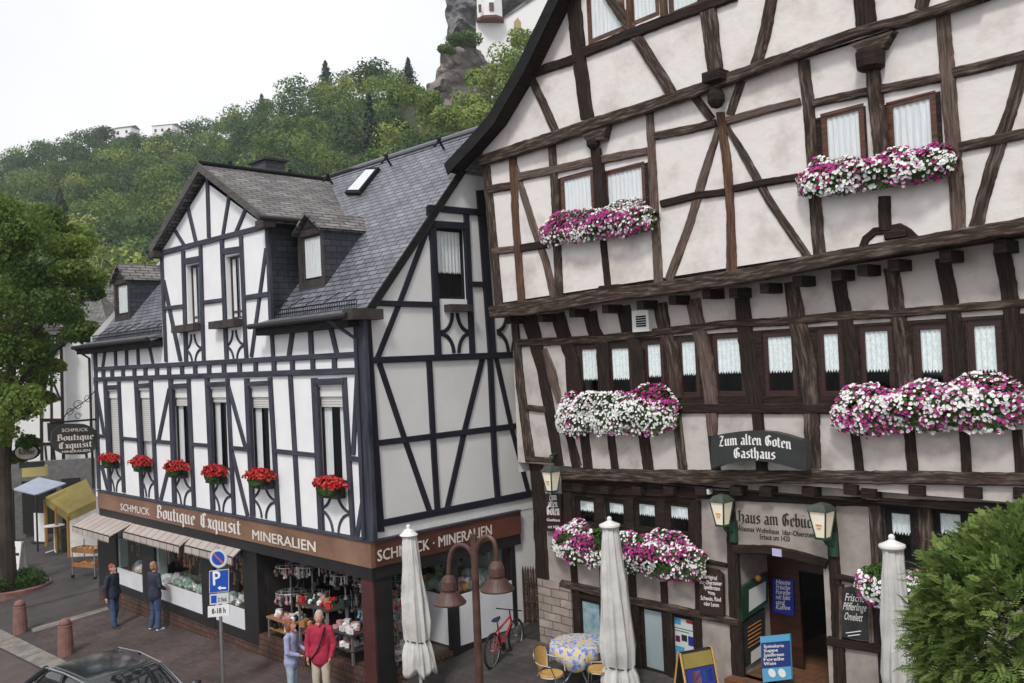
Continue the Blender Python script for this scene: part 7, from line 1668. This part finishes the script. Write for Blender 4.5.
# ================================================================== CAR
def car():
    D_ = 18.3; cz_ = 1.40; az_ = rad(-40)
    e = AT(109, 661, D_); zg_ = gz(e.x, e.y); c0 = AT(104, 662, (CAMZ-(zg_+cz_*1.1))/(CAMZ-AT(104, 662, 1).z)) + Vector((math.cos(az_), math.sin(az_), 0))*.35; c0.z = gz(c0.x, c0.y)
    az = rad(-40)           # nose towards the lower right
    t = thing('parked_car', 'dark grey saloon car parked at the bottom left, its glossy roof in view', 'car', c0, az)
    t.scale = (1.1, 1.1, 1.1)
    # sections along x: (x, half width low, half width top, z low, z belt, z top)
    def loft(secs, name, mt, par):
        mb = MB(); mb.rings([[Vector(p) for p in s] for s in secs]); o = mb.build(name, mt, par, world=False, smooth=True)
        md = o.modifiers.new('s', 'SUBSURF'); md.levels = 2; md.render_levels = 2; return o
    def bs(x, w_, z0, zb_, crown=.04): return [(x, -w_*.93, z0), (x, -w_, z0+(zb_-z0)*.4), (x, -w_*.97, zb_-.06), (x, -w_*.80, zb_), (x, 0, zb_+crown), (x, w_*.80, zb_), (x, w_*.97, zb_-.06), (x, w_, z0+(zb_-z0)*.4), (x, w_*.93, z0), (x, 0, z0)]
    body = loft([bs(2.15, .62, .42, .60, .02), bs(2.1, .80, .28, .72), bs(1.6, .87, .22, .86), bs(.95, .89, .2, .95), bs(0, .9, .2, .97, .0), bs(-1.1, .89, .2, .98), bs(-1.7, .87, .24, .98), bs(-2.15, .80, .32, .90), bs(-2.22, .66, .45, .74, .02)], 'body', 'car_paint', t)
    def cs(x, w_, z0, zt, f=.8): return [(x, -w_, z0), (x, -w_*f*1.02, zt-.05), (x, -w_*f*.93, zt-.01), (x, 0, zt+.025), (x, w_*f*.93, zt-.01), (x, w_*f*1.02, zt-.05), (x, w_, z0), (x, 0, z0)]
    cab = loft([cs(1.12, .78, .92, .95), cs(1.05, .79, .92, .98), cs(.42, .80, .92, 1.34), cs(.3, .80, .92, 1.38), cs(-.4, .80, .92, 1.405), cs(-1.0, .80, .92, 1.37), cs(-1.12, .8, .92, 1.33), cs(-1.72, .76, .92, .99), cs(-1.78, .75, .92, .95)], 'cabin_glass', 'car_glass', t)
    # roof skin and pillars in body colour
    mb = MB(); rows = []
    for x, zt, w_ in ((.40, 1.352, .58), (.25, 1.394, .61), (-.35, 1.425, .63), (-.95, 1.392, .61), (-1.10, 1.355, .58)):
        rows.append([Vector((x, -w_*1.02, zt-.035)), Vector((x, -w_*.8, zt+.0)), Vector((x, 0, zt+.022)), Vector((x, w_*.8, zt+.0)), Vector((x, w_*1.02, zt-.035)), Vector((x, w_*.8, zt-.05)), Vector((x, 0, zt-.03)), Vector((x, -w_*.8, zt-.05))])
    mb.rings(rows); rf = mb.build('roof', 'car_paint', t, world=False, smooth=True); md = rf.modifiers.new('s', 'SUBSURF'); md.levels = 2; md.render_levels = 2
    for s in (-1, 1):
        for a, b, r in (((.42, s*.63, 1.335), (1.08, s*.755, .96), .032), ((-1.12, s*.63, 1.335), (-1.74, s*.73, .97), .05), ((-.38, s*.655, 1.37), (-.42, s*.80, .96), .03)): mb = MB(); mb.tube([a, b], r, 6); mb.build('pillar', 'car_paint', t, world=False)
    mb = MB()
    for s in (-1, 1): mb.tube([(1.06, s*.74, 1.0), (.42, s*.645, 1.35), (-.35, s*.66, 1.395), (-1.1, s*.645, 1.35), (-1.72, s*.74, 1.0)], .012, 5); mb.tube([(1.0, s*.80, .965), (-1.7, s*.79, .985)], .012, 5)
    mb.build('trim_strip', 'steel', t, world=False)
    for s in (-1, 1):
        for x in (1.38, -1.32):
            mb = MB(); n = 24; mb.rings([[Vector((x+math.cos(2*math.pi*k/n)*r, s*y_, .31+math.sin(2*math.pi*k/n)*r)) for k in range(n)] for r, y_ in ((.20, .70), (.31, .71), (.315, .80), (.29, .90), (.20, .895))]); wh = mb.build('wheel', 'tyre', t, world=False)
            mb = MB(); mb.rings([[Vector((x+math.cos(2*math.pi*k/n)*r, s*y_, .31+math.sin(2*math.pi*k/n)*r)) for k in range(n)] for r, y_ in ((.19, .86), (.19, .905), (.06, .915))]); mb.build('rim', 'steel', wh, world=False)
        mb = MB(); mb.ball((2.08, s*.58, .60), .12, 10, (.6, 1.3, .7)); mb.build('headlight', 'chrome', t, world=False)
        mb = MB(); mb.ball((-2.14, s*.62, .74), .11, 10, (.5, 1.2, .8)); mb.build('tail_light', 'red_sign', t, world=False)
        mb = MB(); mb.ball((.98, s*.97, 1.0), .09, 10, (.7, 1.1, .75)); mb.build('wing_mirror', 'car_paint', t, world=False)
        mb = MB(); mb.box((.0, s*.905, .82), (.18, .02, .03)); mb.box((-.95, s*.9, .82), (.18, .02, .03)); mb.build('door_handle', 'car_paint', t, world=False)
    for x in (.0, -.95):
        for s in (-1, 1): mb = MB(); mb.ball((x-.15, s*.36, 1.1), .12, 8, (.5, 1, 1.1)); mb.build('headrest', 'tyre', t, world=False)
car()

# ================================================================== PEOPLE
def capsules(segs, name, mt, par, vox=.014, n=14):
    """one continuous surface from tapered limbs"""
    mb = MB()
    for (a, b, ra, rb, *sq) in segs:
        a, b = Vector(a), Vector(b); sx, sy = sq if sq else (1, 1); d = b-a; L_ = max(d.length, 1e-4); d.normalize()
        if abs(d.z) > .6: x = Vector((1, 0, 0)); x = (x - d*x.dot(d)).normalized()
        else: x = Vector((0, 0, 1)); x = (x - d*x.dot(d)).normalized()
        y = d.cross(x); rings = []
        for k in range(5): an = math.pi/2*k/4; rings.append((a - d*ra*math.cos(an), max(.002, ra*math.sin(an))))
        for k in range(1, 4): t_ = k/4; rings.append((a+(b-a)*t_, ra+(rb-ra)*t_))
        for k in range(5): an = math.pi/2*k/4; rings.append((b + d*rb*math.sin(an), max(.002, rb*math.cos(an))))
        mb.rings([[c + x*math.cos(2*math.pi*j/n)*r*sx + y*math.sin(2*math.pi*j/n)*r*sy for j in range(n)] for c, r in rings])
    o = mb.build(name, mt, par, world=False, smooth=True)
    rm = o.modifiers.new('r', 'REMESH'); rm.mode = 'VOXEL'; rm.voxel_size = vox; rm.use_smooth_shade = True
    sm = o.modifiers.new('s', 'SMOOTH'); sm.factor = .5; sm.iterations = 3
    return o
def person(label, p, rz, H, top, legs, hair, pose, shoes='shoe', female=False, bag=False):
    """local: faces -Y, feet at z 0; pose: dict of joints overriding the relaxed stance"""
    s = H/1.75; t = thing('person', label, 'person', p, rz)
    J = dict(hipL=(-.09, 0, .90), hipR=(.09, 0, .90), kneeL=(-.10, -.02, .49), kneeR=(.10, -.02, .49), ankL=(-.11, .03, .08), ankR=(.11, .03, .08),
             shL=(-.185, 0, 1.42), shR=(.185, 0, 1.42), elL=(-.24, .03, 1.14), elR=(.24, .03, 1.14), wrL=(-.24, -.06, .90), wrR=(.24, -.06, .90), neck=(0, 0, 1.48), head=(0, -.02, 1.63), headturn=0.0)
    J.update(pose); ht = J.pop('headturn'); J = {k: Vector(v)*s for k, v in J.items()}
    r = s*(.93 if female else 1.0); HM = Matrix.Rotation(ht, 3, 'Z')
    hd = J['head']; h = lambda x, y, z: hd + HM @ (Vector((x, y, z))*s)
    segs = [((0, 0, .95*s), (0, 0, 1.10*s), .135*r, .125*r, 1.15, .8), ((0, 0, 1.12*s), (0, .0, 1.36*s), .13*r, .145*r, 1.2, .78), (J['neck']-Vector((0, 0, .06)), J['neck']+Vector((0, -.01, .06)), .055*r, .052*r),
            (h(0, .01, .02), h(0, .015, .045), .098*s, .09*s, .82, .98), (h(0, -.025, -.05), h(0, -.03, -.03), .062*s, .07*s, .9, .95), (h(0, -.105, -.01), h(0, -.095, .02), .014*s, .010*s), (h(0, -.09, -.10), h(0, -.08, -.095), .028*s, .03*s)]
    for q in (-1, 1): segs.append((h(q*.082, .01, -.015), h(q*.084, .012, .015), .016*s, .018*s, .6, 1.2))
    for L_ in 'LR':
        q = -1 if L_ == 'L' else 1
        segs += [(J['sh'+L_], J['el'+L_], .052*r, .040*r), (J['el'+L_], J['wr'+L_], .040*r, .026*r), (J['hip'+L_], J['knee'+L_], .085*r, .055*r), (J['knee'+L_], J['ank'+L_], .055*r, .038*r)]
        w_ = J['wr'+L_]; d = (w_-J['el'+L_]).normalized(); sd_ = Vector((0, 1, 0)) - d*d.y; sd_.normalize(); palm = w_+d*.06*s
        segs.append((w_, palm, .026*s, .034*s, .7, 1.2))
        for k in range(4):
            o = sd_*(k-1.5)*.019*s; ln = (.062, .075, .07, .055)[k]*s; m1 = palm+o+d*.03*s; curl = Vector((-q*.012, -.004, 0))*s
            segs.append((palm+o*.8, m1+d*ln*.45, .0095*s, .009*s)); segs.append((m1+d*ln*.45, m1+d*ln*.85+curl*1.6, .009*s, .0075*s))
        th = palm-d*.03*s - sd_*.03*s; segs.append((th, th-sd_*.02*s+d*.05*s, .011*s, .009*s))
    body = capsules(segs, 'body', 'skin', t, vox=.011)
    # clothes
    cs_ = [((0, 0, .90*s), (0, 0, 1.10*s), .182*r, .156*r, 1.15, .90), ((0, 0, 1.10*s), (0, .0, 1.36*s), .150*r, .165*r, 1.22, .82), (J['shL'], J['shR'], .078*r, .078*r), ((0, 0, 1.40*s), J['neck']+Vector((0, 0, -.02)), .09*r, .066*r)]
    for L_ in 'LR': cs_ += [(J['sh'+L_], J['el'+L_], .072*r, .060*r), (J['el'+L_], J['wr'+L_]+(J['el'+L_]-J['wr'+L_])*.08, .058*r, .044*r)]
    cs_.append(((0, 0, .87*s), (0, 0, .94*s), .172*r, .180*r, 1.12, .92))
    j_ = capsules(cs_, 'jacket', top, t, vox=.014)
    md = j_.modifiers.new('d', 'DISPLACE'); tx = bpy.data.textures.new('folds', 'CLOUDS'); tx.noise_scale = .09; md.texture = tx; md.strength = .018; md.mid_level = .5
    ls_ = [((-.05*s, 0, .87*s), (.05*s, 0, .87*s), .115*r, .115*r)]
    for L_ in 'LR': ls_ += [(J['hip'+L_], J['knee'+L_], .102*r, .075*r), (J['knee'+L_], J['ank'+L_]+Vector((0, 0, .01)), .074*r, .066*r)]
    l_ = capsules(ls_, 'trousers', legs, t, vox=.014)
    md = l_.modifiers.new('d', 'DISPLACE'); md.texture = tx; md.strength = .014; md.mid_level = .5
    for L_ in 'LR':
        a = J['ank'+L_]; capsules([(a+Vector((0, .02, -.045))*1, a+Vector((0, -.15*s, -.05)), .042*s, .038*s, .75, 1.1)], 'shoe', shoes, t, vox=.012)
    hs_ = [(h(0, .03, .05), h(0, .035, .062), .100*s, .092*s, .86, 1.0), (h(0, .055, .0), h(0, .05, .03), .075*s, .08*s, 1, .8)]
    if female: hs_ += [(h(-.07, .03, .02), h(-.08, .03, -.07), .045*s, .035*s), (h(.07, .03, .02), h(.08, .03, -.07), .045*s, .035*s), (h(0, .08, 0), h(0, .08, -.09), .06*s, .05*s)]
    capsules(hs_, 'hair', hair, t, vox=.012)
    mb = MB()
    for q in (-1, 1): mb.ball(h(q*.032, -.082, .012), .011*s, 8)
    mb.build('eyes', 'letter_white', t, world=False); mb = MB()
    for q in (-1, 1): mb.ball(h(q*.032, -.091, .012), .006*s, 6); mb.tube([h(q*.02, -.088, .035), h(q*.045, -.08, .036)], .004*s, 4)
    mb.build('eyebrows', 'letter_black', t, world=False)
    mb = MB(); mb.tube([h(-.022, -.088, -.055), h(0, -.094, -.053), h(.022, -.088, -.055)], .005*s, 5); mb.build('mouth', mat('lips', (.36, .10, .08), rough=.6), t, world=False)
    return t
def stand(x, y): return G(x, y)
# facing: local -Y; helper to face along a world azimuth
def facing(az): return az + math.pi/2
into_shop = math.atan2(-BF.N.y, -BF.N.x)
person('man in dark navy jacket and jeans walking, left of the two at the shop windows', stand(114, 628), facing(into_shop-1.0), 1.74, 'navy', 'jean', 'hair_red', dict(kneeL=(-.09, -.06, .49), ankL=(-.10, -.10, .08), ankR=(.10, .10, .08), elL=(-.26, .05, 1.14), wrL=(-.27, .02, .90)), shoes='shoe')
person('man in navy jacket and white trainers, his back to us, before the shop window', stand(156, 630), facing(into_shop+.12), 1.80, 'navy', 'jean', 'hair_sand', dict(ankL=(-.15, .02, .08), ankR=(.15, .05, .08), elL=(-.27, .0, 1.16), wrL=(-.16, -.20, 1.04), elR=(.27, .0, 1.16), wrR=(.16, -.20, 1.04)), shoes='shoe_white')
def at_depth(x, y, zt, H):
    # place so that the head top shows at photo (x, y)
    r_ = ray(x, y); z = 0
    for _ in range(20): t_ = (z+H-CAMZ)/r_.z; p = CAM+r_*t_; z = gz(p.x, p.y)
    return Vector((p.x, p.y, z))
pw = at_depth(290, 620, 0, 1.66); pm = at_depth(319, 611.5, 0, 1.80)
person('woman in lilac jacket and pale jeans with auburn hair, turned to the man in crimson', pw, facing(math.atan2(pm.y-pw.y, pm.x-pw.x)+.1), 1.66, 'lilac', 'jean_light', 'hair_red', dict(elR=(.23, -.05, 1.16), wrR=(.14, -.26, 1.10), elL=(-.23, -.02, 1.14), wrL=(-.12, -.24, 1.06)), female=True)
person('grey haired man in crimson pullover and beige trousers with a shoulder strap', pm, facing(rad(-100)), 1.80, 'redshirt', 'khaki', 'hair_grey', dict(elL=(-.27, .0, 1.15), elR=(.27, .02, 1.15), wrR=(.24, -.12, .92), wrL=(-.22, -.10, .92), headturn=.25))
b = pm; st_ = thing('shoulder_strap', 'dark shoulder strap and bag worn by the man in the crimson pullover', 'bag', (b.x, b.y, b.z+1.2), facing(rad(-100)))
mb = MB(); mb.tube([(.14, -.13, .28), (.10, -.165, .1), (.0, -.175, -.12), (-.14, -.15, -.28)], .016, 6); mb.tube([(.14, -.13, .28), (.13, 0, .33), (.08, .14, .2), (-.1, .16, -.1), (-.22, .1, -.28)], .016, 6); mb.build('strap', 'black_wood', st_, world=False)
mb = MB(); mb.box((-.26, .08, -.36), (.10, .24, .2)); mb.build('pouch', 'black_wood', st_, world=False)

# ================================================================== SHOP GOODS
def stone_mesh(seed, r, nn=2):
    bm = bmesh.new(); bmesh.ops.create_icosphere(bm, subdivisions=nn, radius=r)
    for v in bm.verts:
        n_ = mnoise.noise(v.co/r*1.1+Vector((seed*3.1, seed, 0))); v.co *= 1+.55*n_; v.co.z *= 1.25
    return bm
def minerals(label, grp, pl, u0, u1, d0, d1, z, n, mts, r0=.07, r1=.15):
    n = int(n*1.5)
    protos = []
    for k in range(n):
        u, d = random.uniform(u0, u1), random.uniform(d0, d1); r = random.uniform(r0, r1); p = pl.P(u, z+r*.55, d)
        bm = stone_mesh(k+u0, r); mb = MB(); R_ = Matrix.Rotation(random.random()*6, 3, 'Z') @ Matrix.Rotation(random.uniform(-.5, .5), 3, 'X')
        for f in bm.faces: mb.face([p + R_ @ v.co for v in f.verts], uv=[(0, 0)]*len(f.verts))
        bm.free(); o = mb.build('mineral', random.choice(mts))
        me = o.data; c = p; me.transform(Matrix.Translation(-c)); o.location = c; tag(o, label, 'mineral', grp)
for k, (a, b) in enumerate(bu):
    minerals('rough mineral piece among others on green cloth in the %s shop window bay' % ('far left', 'middle', 'right')[k], 'minerals in the %s window bay' % ('far left', 'middle', 'right')[k], BF, a+.25, b-.1, -.75, -.16, zP1-.02, (10, 18, 10)[k], ['stone_green', 'stone_white', 'stone_green'] if k else ['stone_amber', 'stone_green', 'stone_white'])
minerals('rough mineral piece among others in the side display bay', 'minerals in the side bay', BS, bayu+.15, bayE-.15, -1.5, -.2, zc1-.02, 24, ['stone_green', 'stone_white', 'stone_green', 'stone_amber'], .08, .17)
# hanging necklaces / merchandise behind the panes
def hang(parent_label, pl, u0, u1, d0, d1, z0, z1, n, mts):
    t = thing('hanging_goods', parent_label, 'goods', pl.P((u0+u1)/2, z1, (d0+d1)/2))
    for mt in mts:
        mb = MB()
        for _ in range(n//len(mts)):
            u, d, z = random.uniform(u0, u1), random.uniform(d0, d1), random.uniform(z0, z1); l_ = random.uniform(.1, .35)
            mb.tube([pl.P(u, z, d), pl.P(u+random.uniform(-.03, .03), z-l_, d)], random.uniform(.006, .022), 4); mb.ball(pl.P(u, z-l_, d), random.uniform(.015, .05), 6)
        mb.build('trinkets', mt, t)['kind'] = 'stuff'
    mb = MB(); mb.tube([pl.P(u0, z1+.02, (d0+d1)/2), pl.P(u1, z1+.02, (d0+d1)/2)], .012, 4); mb.build('rail', 'steel', t)
    return t
hang('beads and pendants hanging in the left shop window', BF, bu[0][0]+.2, bu[0][1], -.8, -.3, zP1+.5, zf2-.15, 60, ['stone_amber', 'crate', 'metal_dark'])
hang('beads and pendants hanging in the middle shop window', BF, bu[1][0]+.2, bu[1][1], -.8, -.3, zP1+.6, zf2-.15, 90, ['stone_amber', 'crate', 'metal_dark'])
hang('beads and pendants hanging in the right shop window', BF, bu[2][0]+.2, bu[2][1], -.8, -.3, zP1+.6, zf2-.15, 60, ['stone_pink', 'crate', 'stone_amber'])
hang('wind chimes and beads hanging under the beam of the open shop front', BF, u259+.3, -.6, -1.6, -.3, zf2-.9, zf2-.05, 110, ['metal_dark', 'steel', 'tim_brown', 'metal_dark'])
hang('dark ornaments hanging in the side display bay', BS, bayu+.2, bayE-.2, -1.4, -.4, zc1+.9, zf2-.1, 40, ['metal_dark', 'stone_green'])
def stand_rack(label, pl, u, d, h, mts, n=60, r=.34, tiers=4):
    p = pl.P(u, FL, d); t = thing('display_stand', label, 'display stand', p)
    mb = MB(); mb.tube([p, p+Vector((0, 0, h))], .02, 6); mb.lathe([(.22, p.z), (.22, p.z+.03), (.03, p.z+.05)], (p.x, p.y, 0), 12)
    for k in range(tiers):
        z = p.z+.35+(h-.4)*k/max(1, tiers-1)
        mb.tube([Vector((p.x+math.cos(a)*r, p.y+math.sin(a)*r, z)) for a in [q*2*math.pi/14 for q in range(15)]], .010, 4)
        for q in range(4): mb.tube([Vector((p.x, p.y, z)), Vector((p.x+math.cos(q*1.57)*r, p.y+math.sin(q*1.57)*r, z))], .008, 4)
    mb.build('stand', 'steel', t)
    for mt in mts:
        mb = MB()
        for _ in range(n//len(mts)):
            k = random.randrange(tiers); z = p.z+.35+(h-.4)*k/max(1, tiers-1); a = random.random()*6.283; rr = r*random.uniform(.75, 1.05); x, y = p.x+math.cos(a)*rr, p.y+math.sin(a)*rr; l_ = random.uniform(.08, .26)
            mb.tube([(x, y, z), (x, y, z-l_)], random.uniform(.008, .02), 4); mb.ball((x, y, z-l_), random.uniform(.025, .055), 6)
        mb.build('trinkets', mt, t)['kind'] = 'stuff'
def goods_table(label, pl, u, d, w_, dp, h, mts, n=26, top='white'):
    p = pl.P(u, FL, d); az = math.atan2(pl.U.y, pl.U.x); t = thing('goods_table', label, 'table', p, az)
    mb = MB(); mb.box((0, 0, h), (w_, dp, .04)); mb.build('table_top', top, t, world=False)
    mb = MB()
    for x in (-1, 1):
        for y in (-1, 1): mb.box((x*(w_/2-.05), y*(dp/2-.05), h/2), (.045, .045, h))
    mb.build('leg', 'steel', t, world=False)
    mb = MB(); mb.box((0, 0, h*.45), (w_*.95, dp*.9, .03)); mb.build('shelf', top, t, world=False)
    for mt in mts:
        mb = MB()
        for _ in range(n//len(mts)):
            z = random.choice([h+.02, h+.02, h*.45+.02]); s1 = random.uniform(.05, .14); x, y = random.uniform(-w_/2+.08, w_/2-.08), random.uniform(-dp/2+.06, dp/2-.06)
            if random.random() < .5: mb.box((x, y, z+s1/2), (s1, s1*.8, s1), rz=random.random())
            else: mb.ball((x, y, z+s1*.5), s1*.6, 7)
        mb.build('small_wares', mt, t, world=False)['kind'] = 'stuff'
ALLM = ['stone_white', 'stone_pink', 'steel', 'stone_amber', 'stone_green']
uw = u259
stand_rack('tall silvery carousel of charms, leftmost inside the open shop front', BF, uw+.55, -.55, 2.2, ['stone_white', 'steel', 'stone_pink', 'tim_grey'], 200)
stand_rack('dense carousel of shiny pendants, second from left in the open front', BF, uw+1.25, -.7, 2.3, ['steel', 'stone_white', 'stone_amber', 'metal_dark'], 240)
stand_rack('thin stand with wind chimes behind the couple', BF, uw+2.1, -1.0, 2.1, ['steel', 'stone_white', 'tim_grey'], 150, r=.30)
stand_rack('stand with blue and silver pendants left of the corner column', BF, uw+3.3, -.9, 2.1, ['steel', 'stone_white', 'poster_sky', 'metal_dark'], 170, r=.32)
goods_table('low table heaped with pale boxes at the left of the open shop front', BF, uw+.9, -.25, 1.1, .5, .45, ['white', 'stone_pink', 'stone_white', 'black_wood'], 34, 'crate')
goods_table('white table with boxes and green bag behind the couple', BF, uw+2.2, -.35, 1.2, .6, .95, ['white', 'stone_amber', 'green_paint', 'stone_pink', 'red_sign'], 50, 'box_brown')
goods_table('table with white bowls left of the corner column', BF, uw+3.25, -.3, .9, .5, .6, ['stone_white', 'stone_pink', 'white'], 40, 'box_brown')
goods_table('back table with coloured wares deep inside the shop', BF, uw+2.4, -2.0, 2.0, .7, 1.0, ['poster_blue', 'red_sign', 'green_paint', 'white'], 30)
# side opening next to the column
stand_rack('round stand of pink and amber bead strings right of the corner column', BS, .95, -.55, 1.35, ['stone_pink', 'red_sign', 'stone_amber', 'stone_white'], 190, r=.32, tiers=3)
stand_rack('tall thin stand with pale trinkets inside the side opening', BS, 1.35, -1.1, 2.1, ['stone_white', 'steel', 'stone_green'], 80, r=.25)
goods_table('low table with white bowls beside the corner column, side opening', BS, .95, -.35, .7, .4, .25, ['stone_white', 'steel', 'white'], 22)

# ================================================================== STREET TREE
tr = G(8, 592); t = thing('street_tree', 'broad leaved street tree with dark trunk at the left edge of the photo', 'tree', tr)
Dt_ = px(tr)[2]
mb = MB(); tpx = lambda x, y, dd=0: AT(x, y, Dt_+dd)
mb.tube([tr-Vector((0, 0, .3)), tpx(6, 540), tpx(4, 470), tpx(8, 400), tpx(14, 340), tpx(20, 290)], [.34, .27, .22, .19, .14, .06], 10)
for a, b, c in (((8, 400), (30, 370), (70, 340)), ((6, 430), (-25, 390), (-60, 350)), ((12, 360), (45, 320), (85, 300)), ((14, 345), (-10, 300), (-30, 250)), ((7, 420), (30, 405), (48, 392)), ((18, 300), (50, 265), (70, 250))):
    mb.tube([tpx(*a), tpx(*b, .4), tpx(*c, -.5)], [.13, .08, .03], 6)
mb.build('trunk', 'bark', t)
lob = [(10, 225, 24), (40, 232, 26), (68, 250, 20), (20, 262, 30), (52, 275, 26), (80, 283, 17), (90, 298, 13), (15, 305, 32), (45, 305, 28), (72, 322, 16), (5, 345, 30), (34, 345, 22), (52, 358, 10), (-30, 250, 40), (-35, 310, 45), (-30, 370, 40), (0, 385, 25), (30, 385, 18), (50, 388, 10), (12, 415, 18), (-10, 440, 25), (22, 440, 11), (-25, 210, 30), (12, 462, 9), (64, 372, 9)]
C = []; Rr = []
for (x, y, r) in lob:
    for dd in (-1.6, 1.6) if r > 15 else (0,): C.append(AT(x+random.uniform(-12, 8), y+random.uniform(-12, 12), Dt_+dd+random.uniform(-.6, .6))); Rr.append(r*Dt_/FPX*1.12)
cloud_mesh('crown', C, Rr, 1500, .062, [random.uniform(.3, 1) for _ in C], 'leaf_near', parent=t, flat=.85, lobes=14, jit=1.1, lobesz=.6)
pl_ = thing('tree_planter', 'round brick edged planter with low dark shrubs around the street tree', 'planter', tr); mb = MB(); mb.lathe([(1.35, tr.z-.1), (1.35, tr.z+.22), (1.2, tr.z+.24), (1.2, tr.z+.1)], (tr.x, tr.y, 0), 28, cap=False); mb.build('rim', 'bollard', pl_)
cloud_mesh('shrubs', [tr+Vector((math.cos(a)*.8, math.sin(a)*.8, .35)) for a in (0, 1.2, 2.4, 3.6, 4.8)], [.6]*5, 500, .05, [.1, .3, .2, .4, .2], 'leaf_near', parent=pl_)

# ================================================================== FOREGROUND BUSH
cb = AT(1048, 641, 9.0); cb2 = Vector((cb.x, cb.y, gz(cb.x, cb.y)))
t = thing('foreground_tree', 'feathery bright green young tree filling the lower right corner', 'tree', cb2)
mb = MB(); mb.tube([cb2, Vector((cb.x, cb.y, cb.z-.3)), cb+Vector((.05, 0, .7))], [.09, .06, .02], 8)
for k in range(14):
    a = k*2.4; e = .2+.9*random.random(); mb.tube([Vector((cb.x, cb.y, cb.z-.8+k*.1)), cb+Vector((math.cos(a)*1.0, math.sin(a)*1.0, -.9+k*.13))], [.022, .006], 5)
mb.build('trunk', 'bark', t)
def sprays(centre, rad3, n, name, par, mt, leaf=.032, ln=.26, nl=13):
    V = []; tn = []
    c = np.array(centre)
    for i in range(n):
        v = rng.normal(size=3); v /= np.linalg.norm(v)
        bump = 1 + .12*mnoise.noise(Vector(v*2.6)) + .16*mnoise.noise(Vector(v*6))
        sh = rng.uniform(.55, 1.0)**.5
        p = c + v*np.array(rad3)*bump*sh
        out = v*.8 + np.array([0, 0, .15]) + rng.normal(size=3)*.35; out[2] -= .10; out /= np.linalg.norm(out)
        side = np.cross(out, [0, 0, 1.]) + rng.normal(size=3)*.25; side /= np.linalg.norm(side); up = np.cross(side, out)
        L_ = ln*rng.uniform(.7, 1.3); tint = np.clip(rng.normal(.45, .2) + .25*(sh-.8), 0, 1)
        for k in range(nl):
            f = (k+.5)/nl; q = p + out*L_*f - np.array([0, 0, 1.])*L_*.22*f*f
            for s in (-1, 1):
                ll = leaf*(1.15-.6*f)*rng.uniform(.8, 1.2); d = side*s*.85 + out*.5 + up*rng.uniform(-.1, .25); d /= np.linalg.norm(d); w_ = np.cross(d, up); w_ /= np.linalg.norm(w_)+1e-9
                V += [q, q+d*ll*.5+w_*ll*.33, q+d*ll*1.1, q+d*ll*.5-w_*ll*.33]; tn += [tint]*4
    raw_quads(name, np.array(V), np.array(tn), mt, par)
sprays(cb, (1.22, 1.2, 1.26), 9500, 'crown', t, 'leaf_bush', leaf=.048, ln=.17, nl=8)
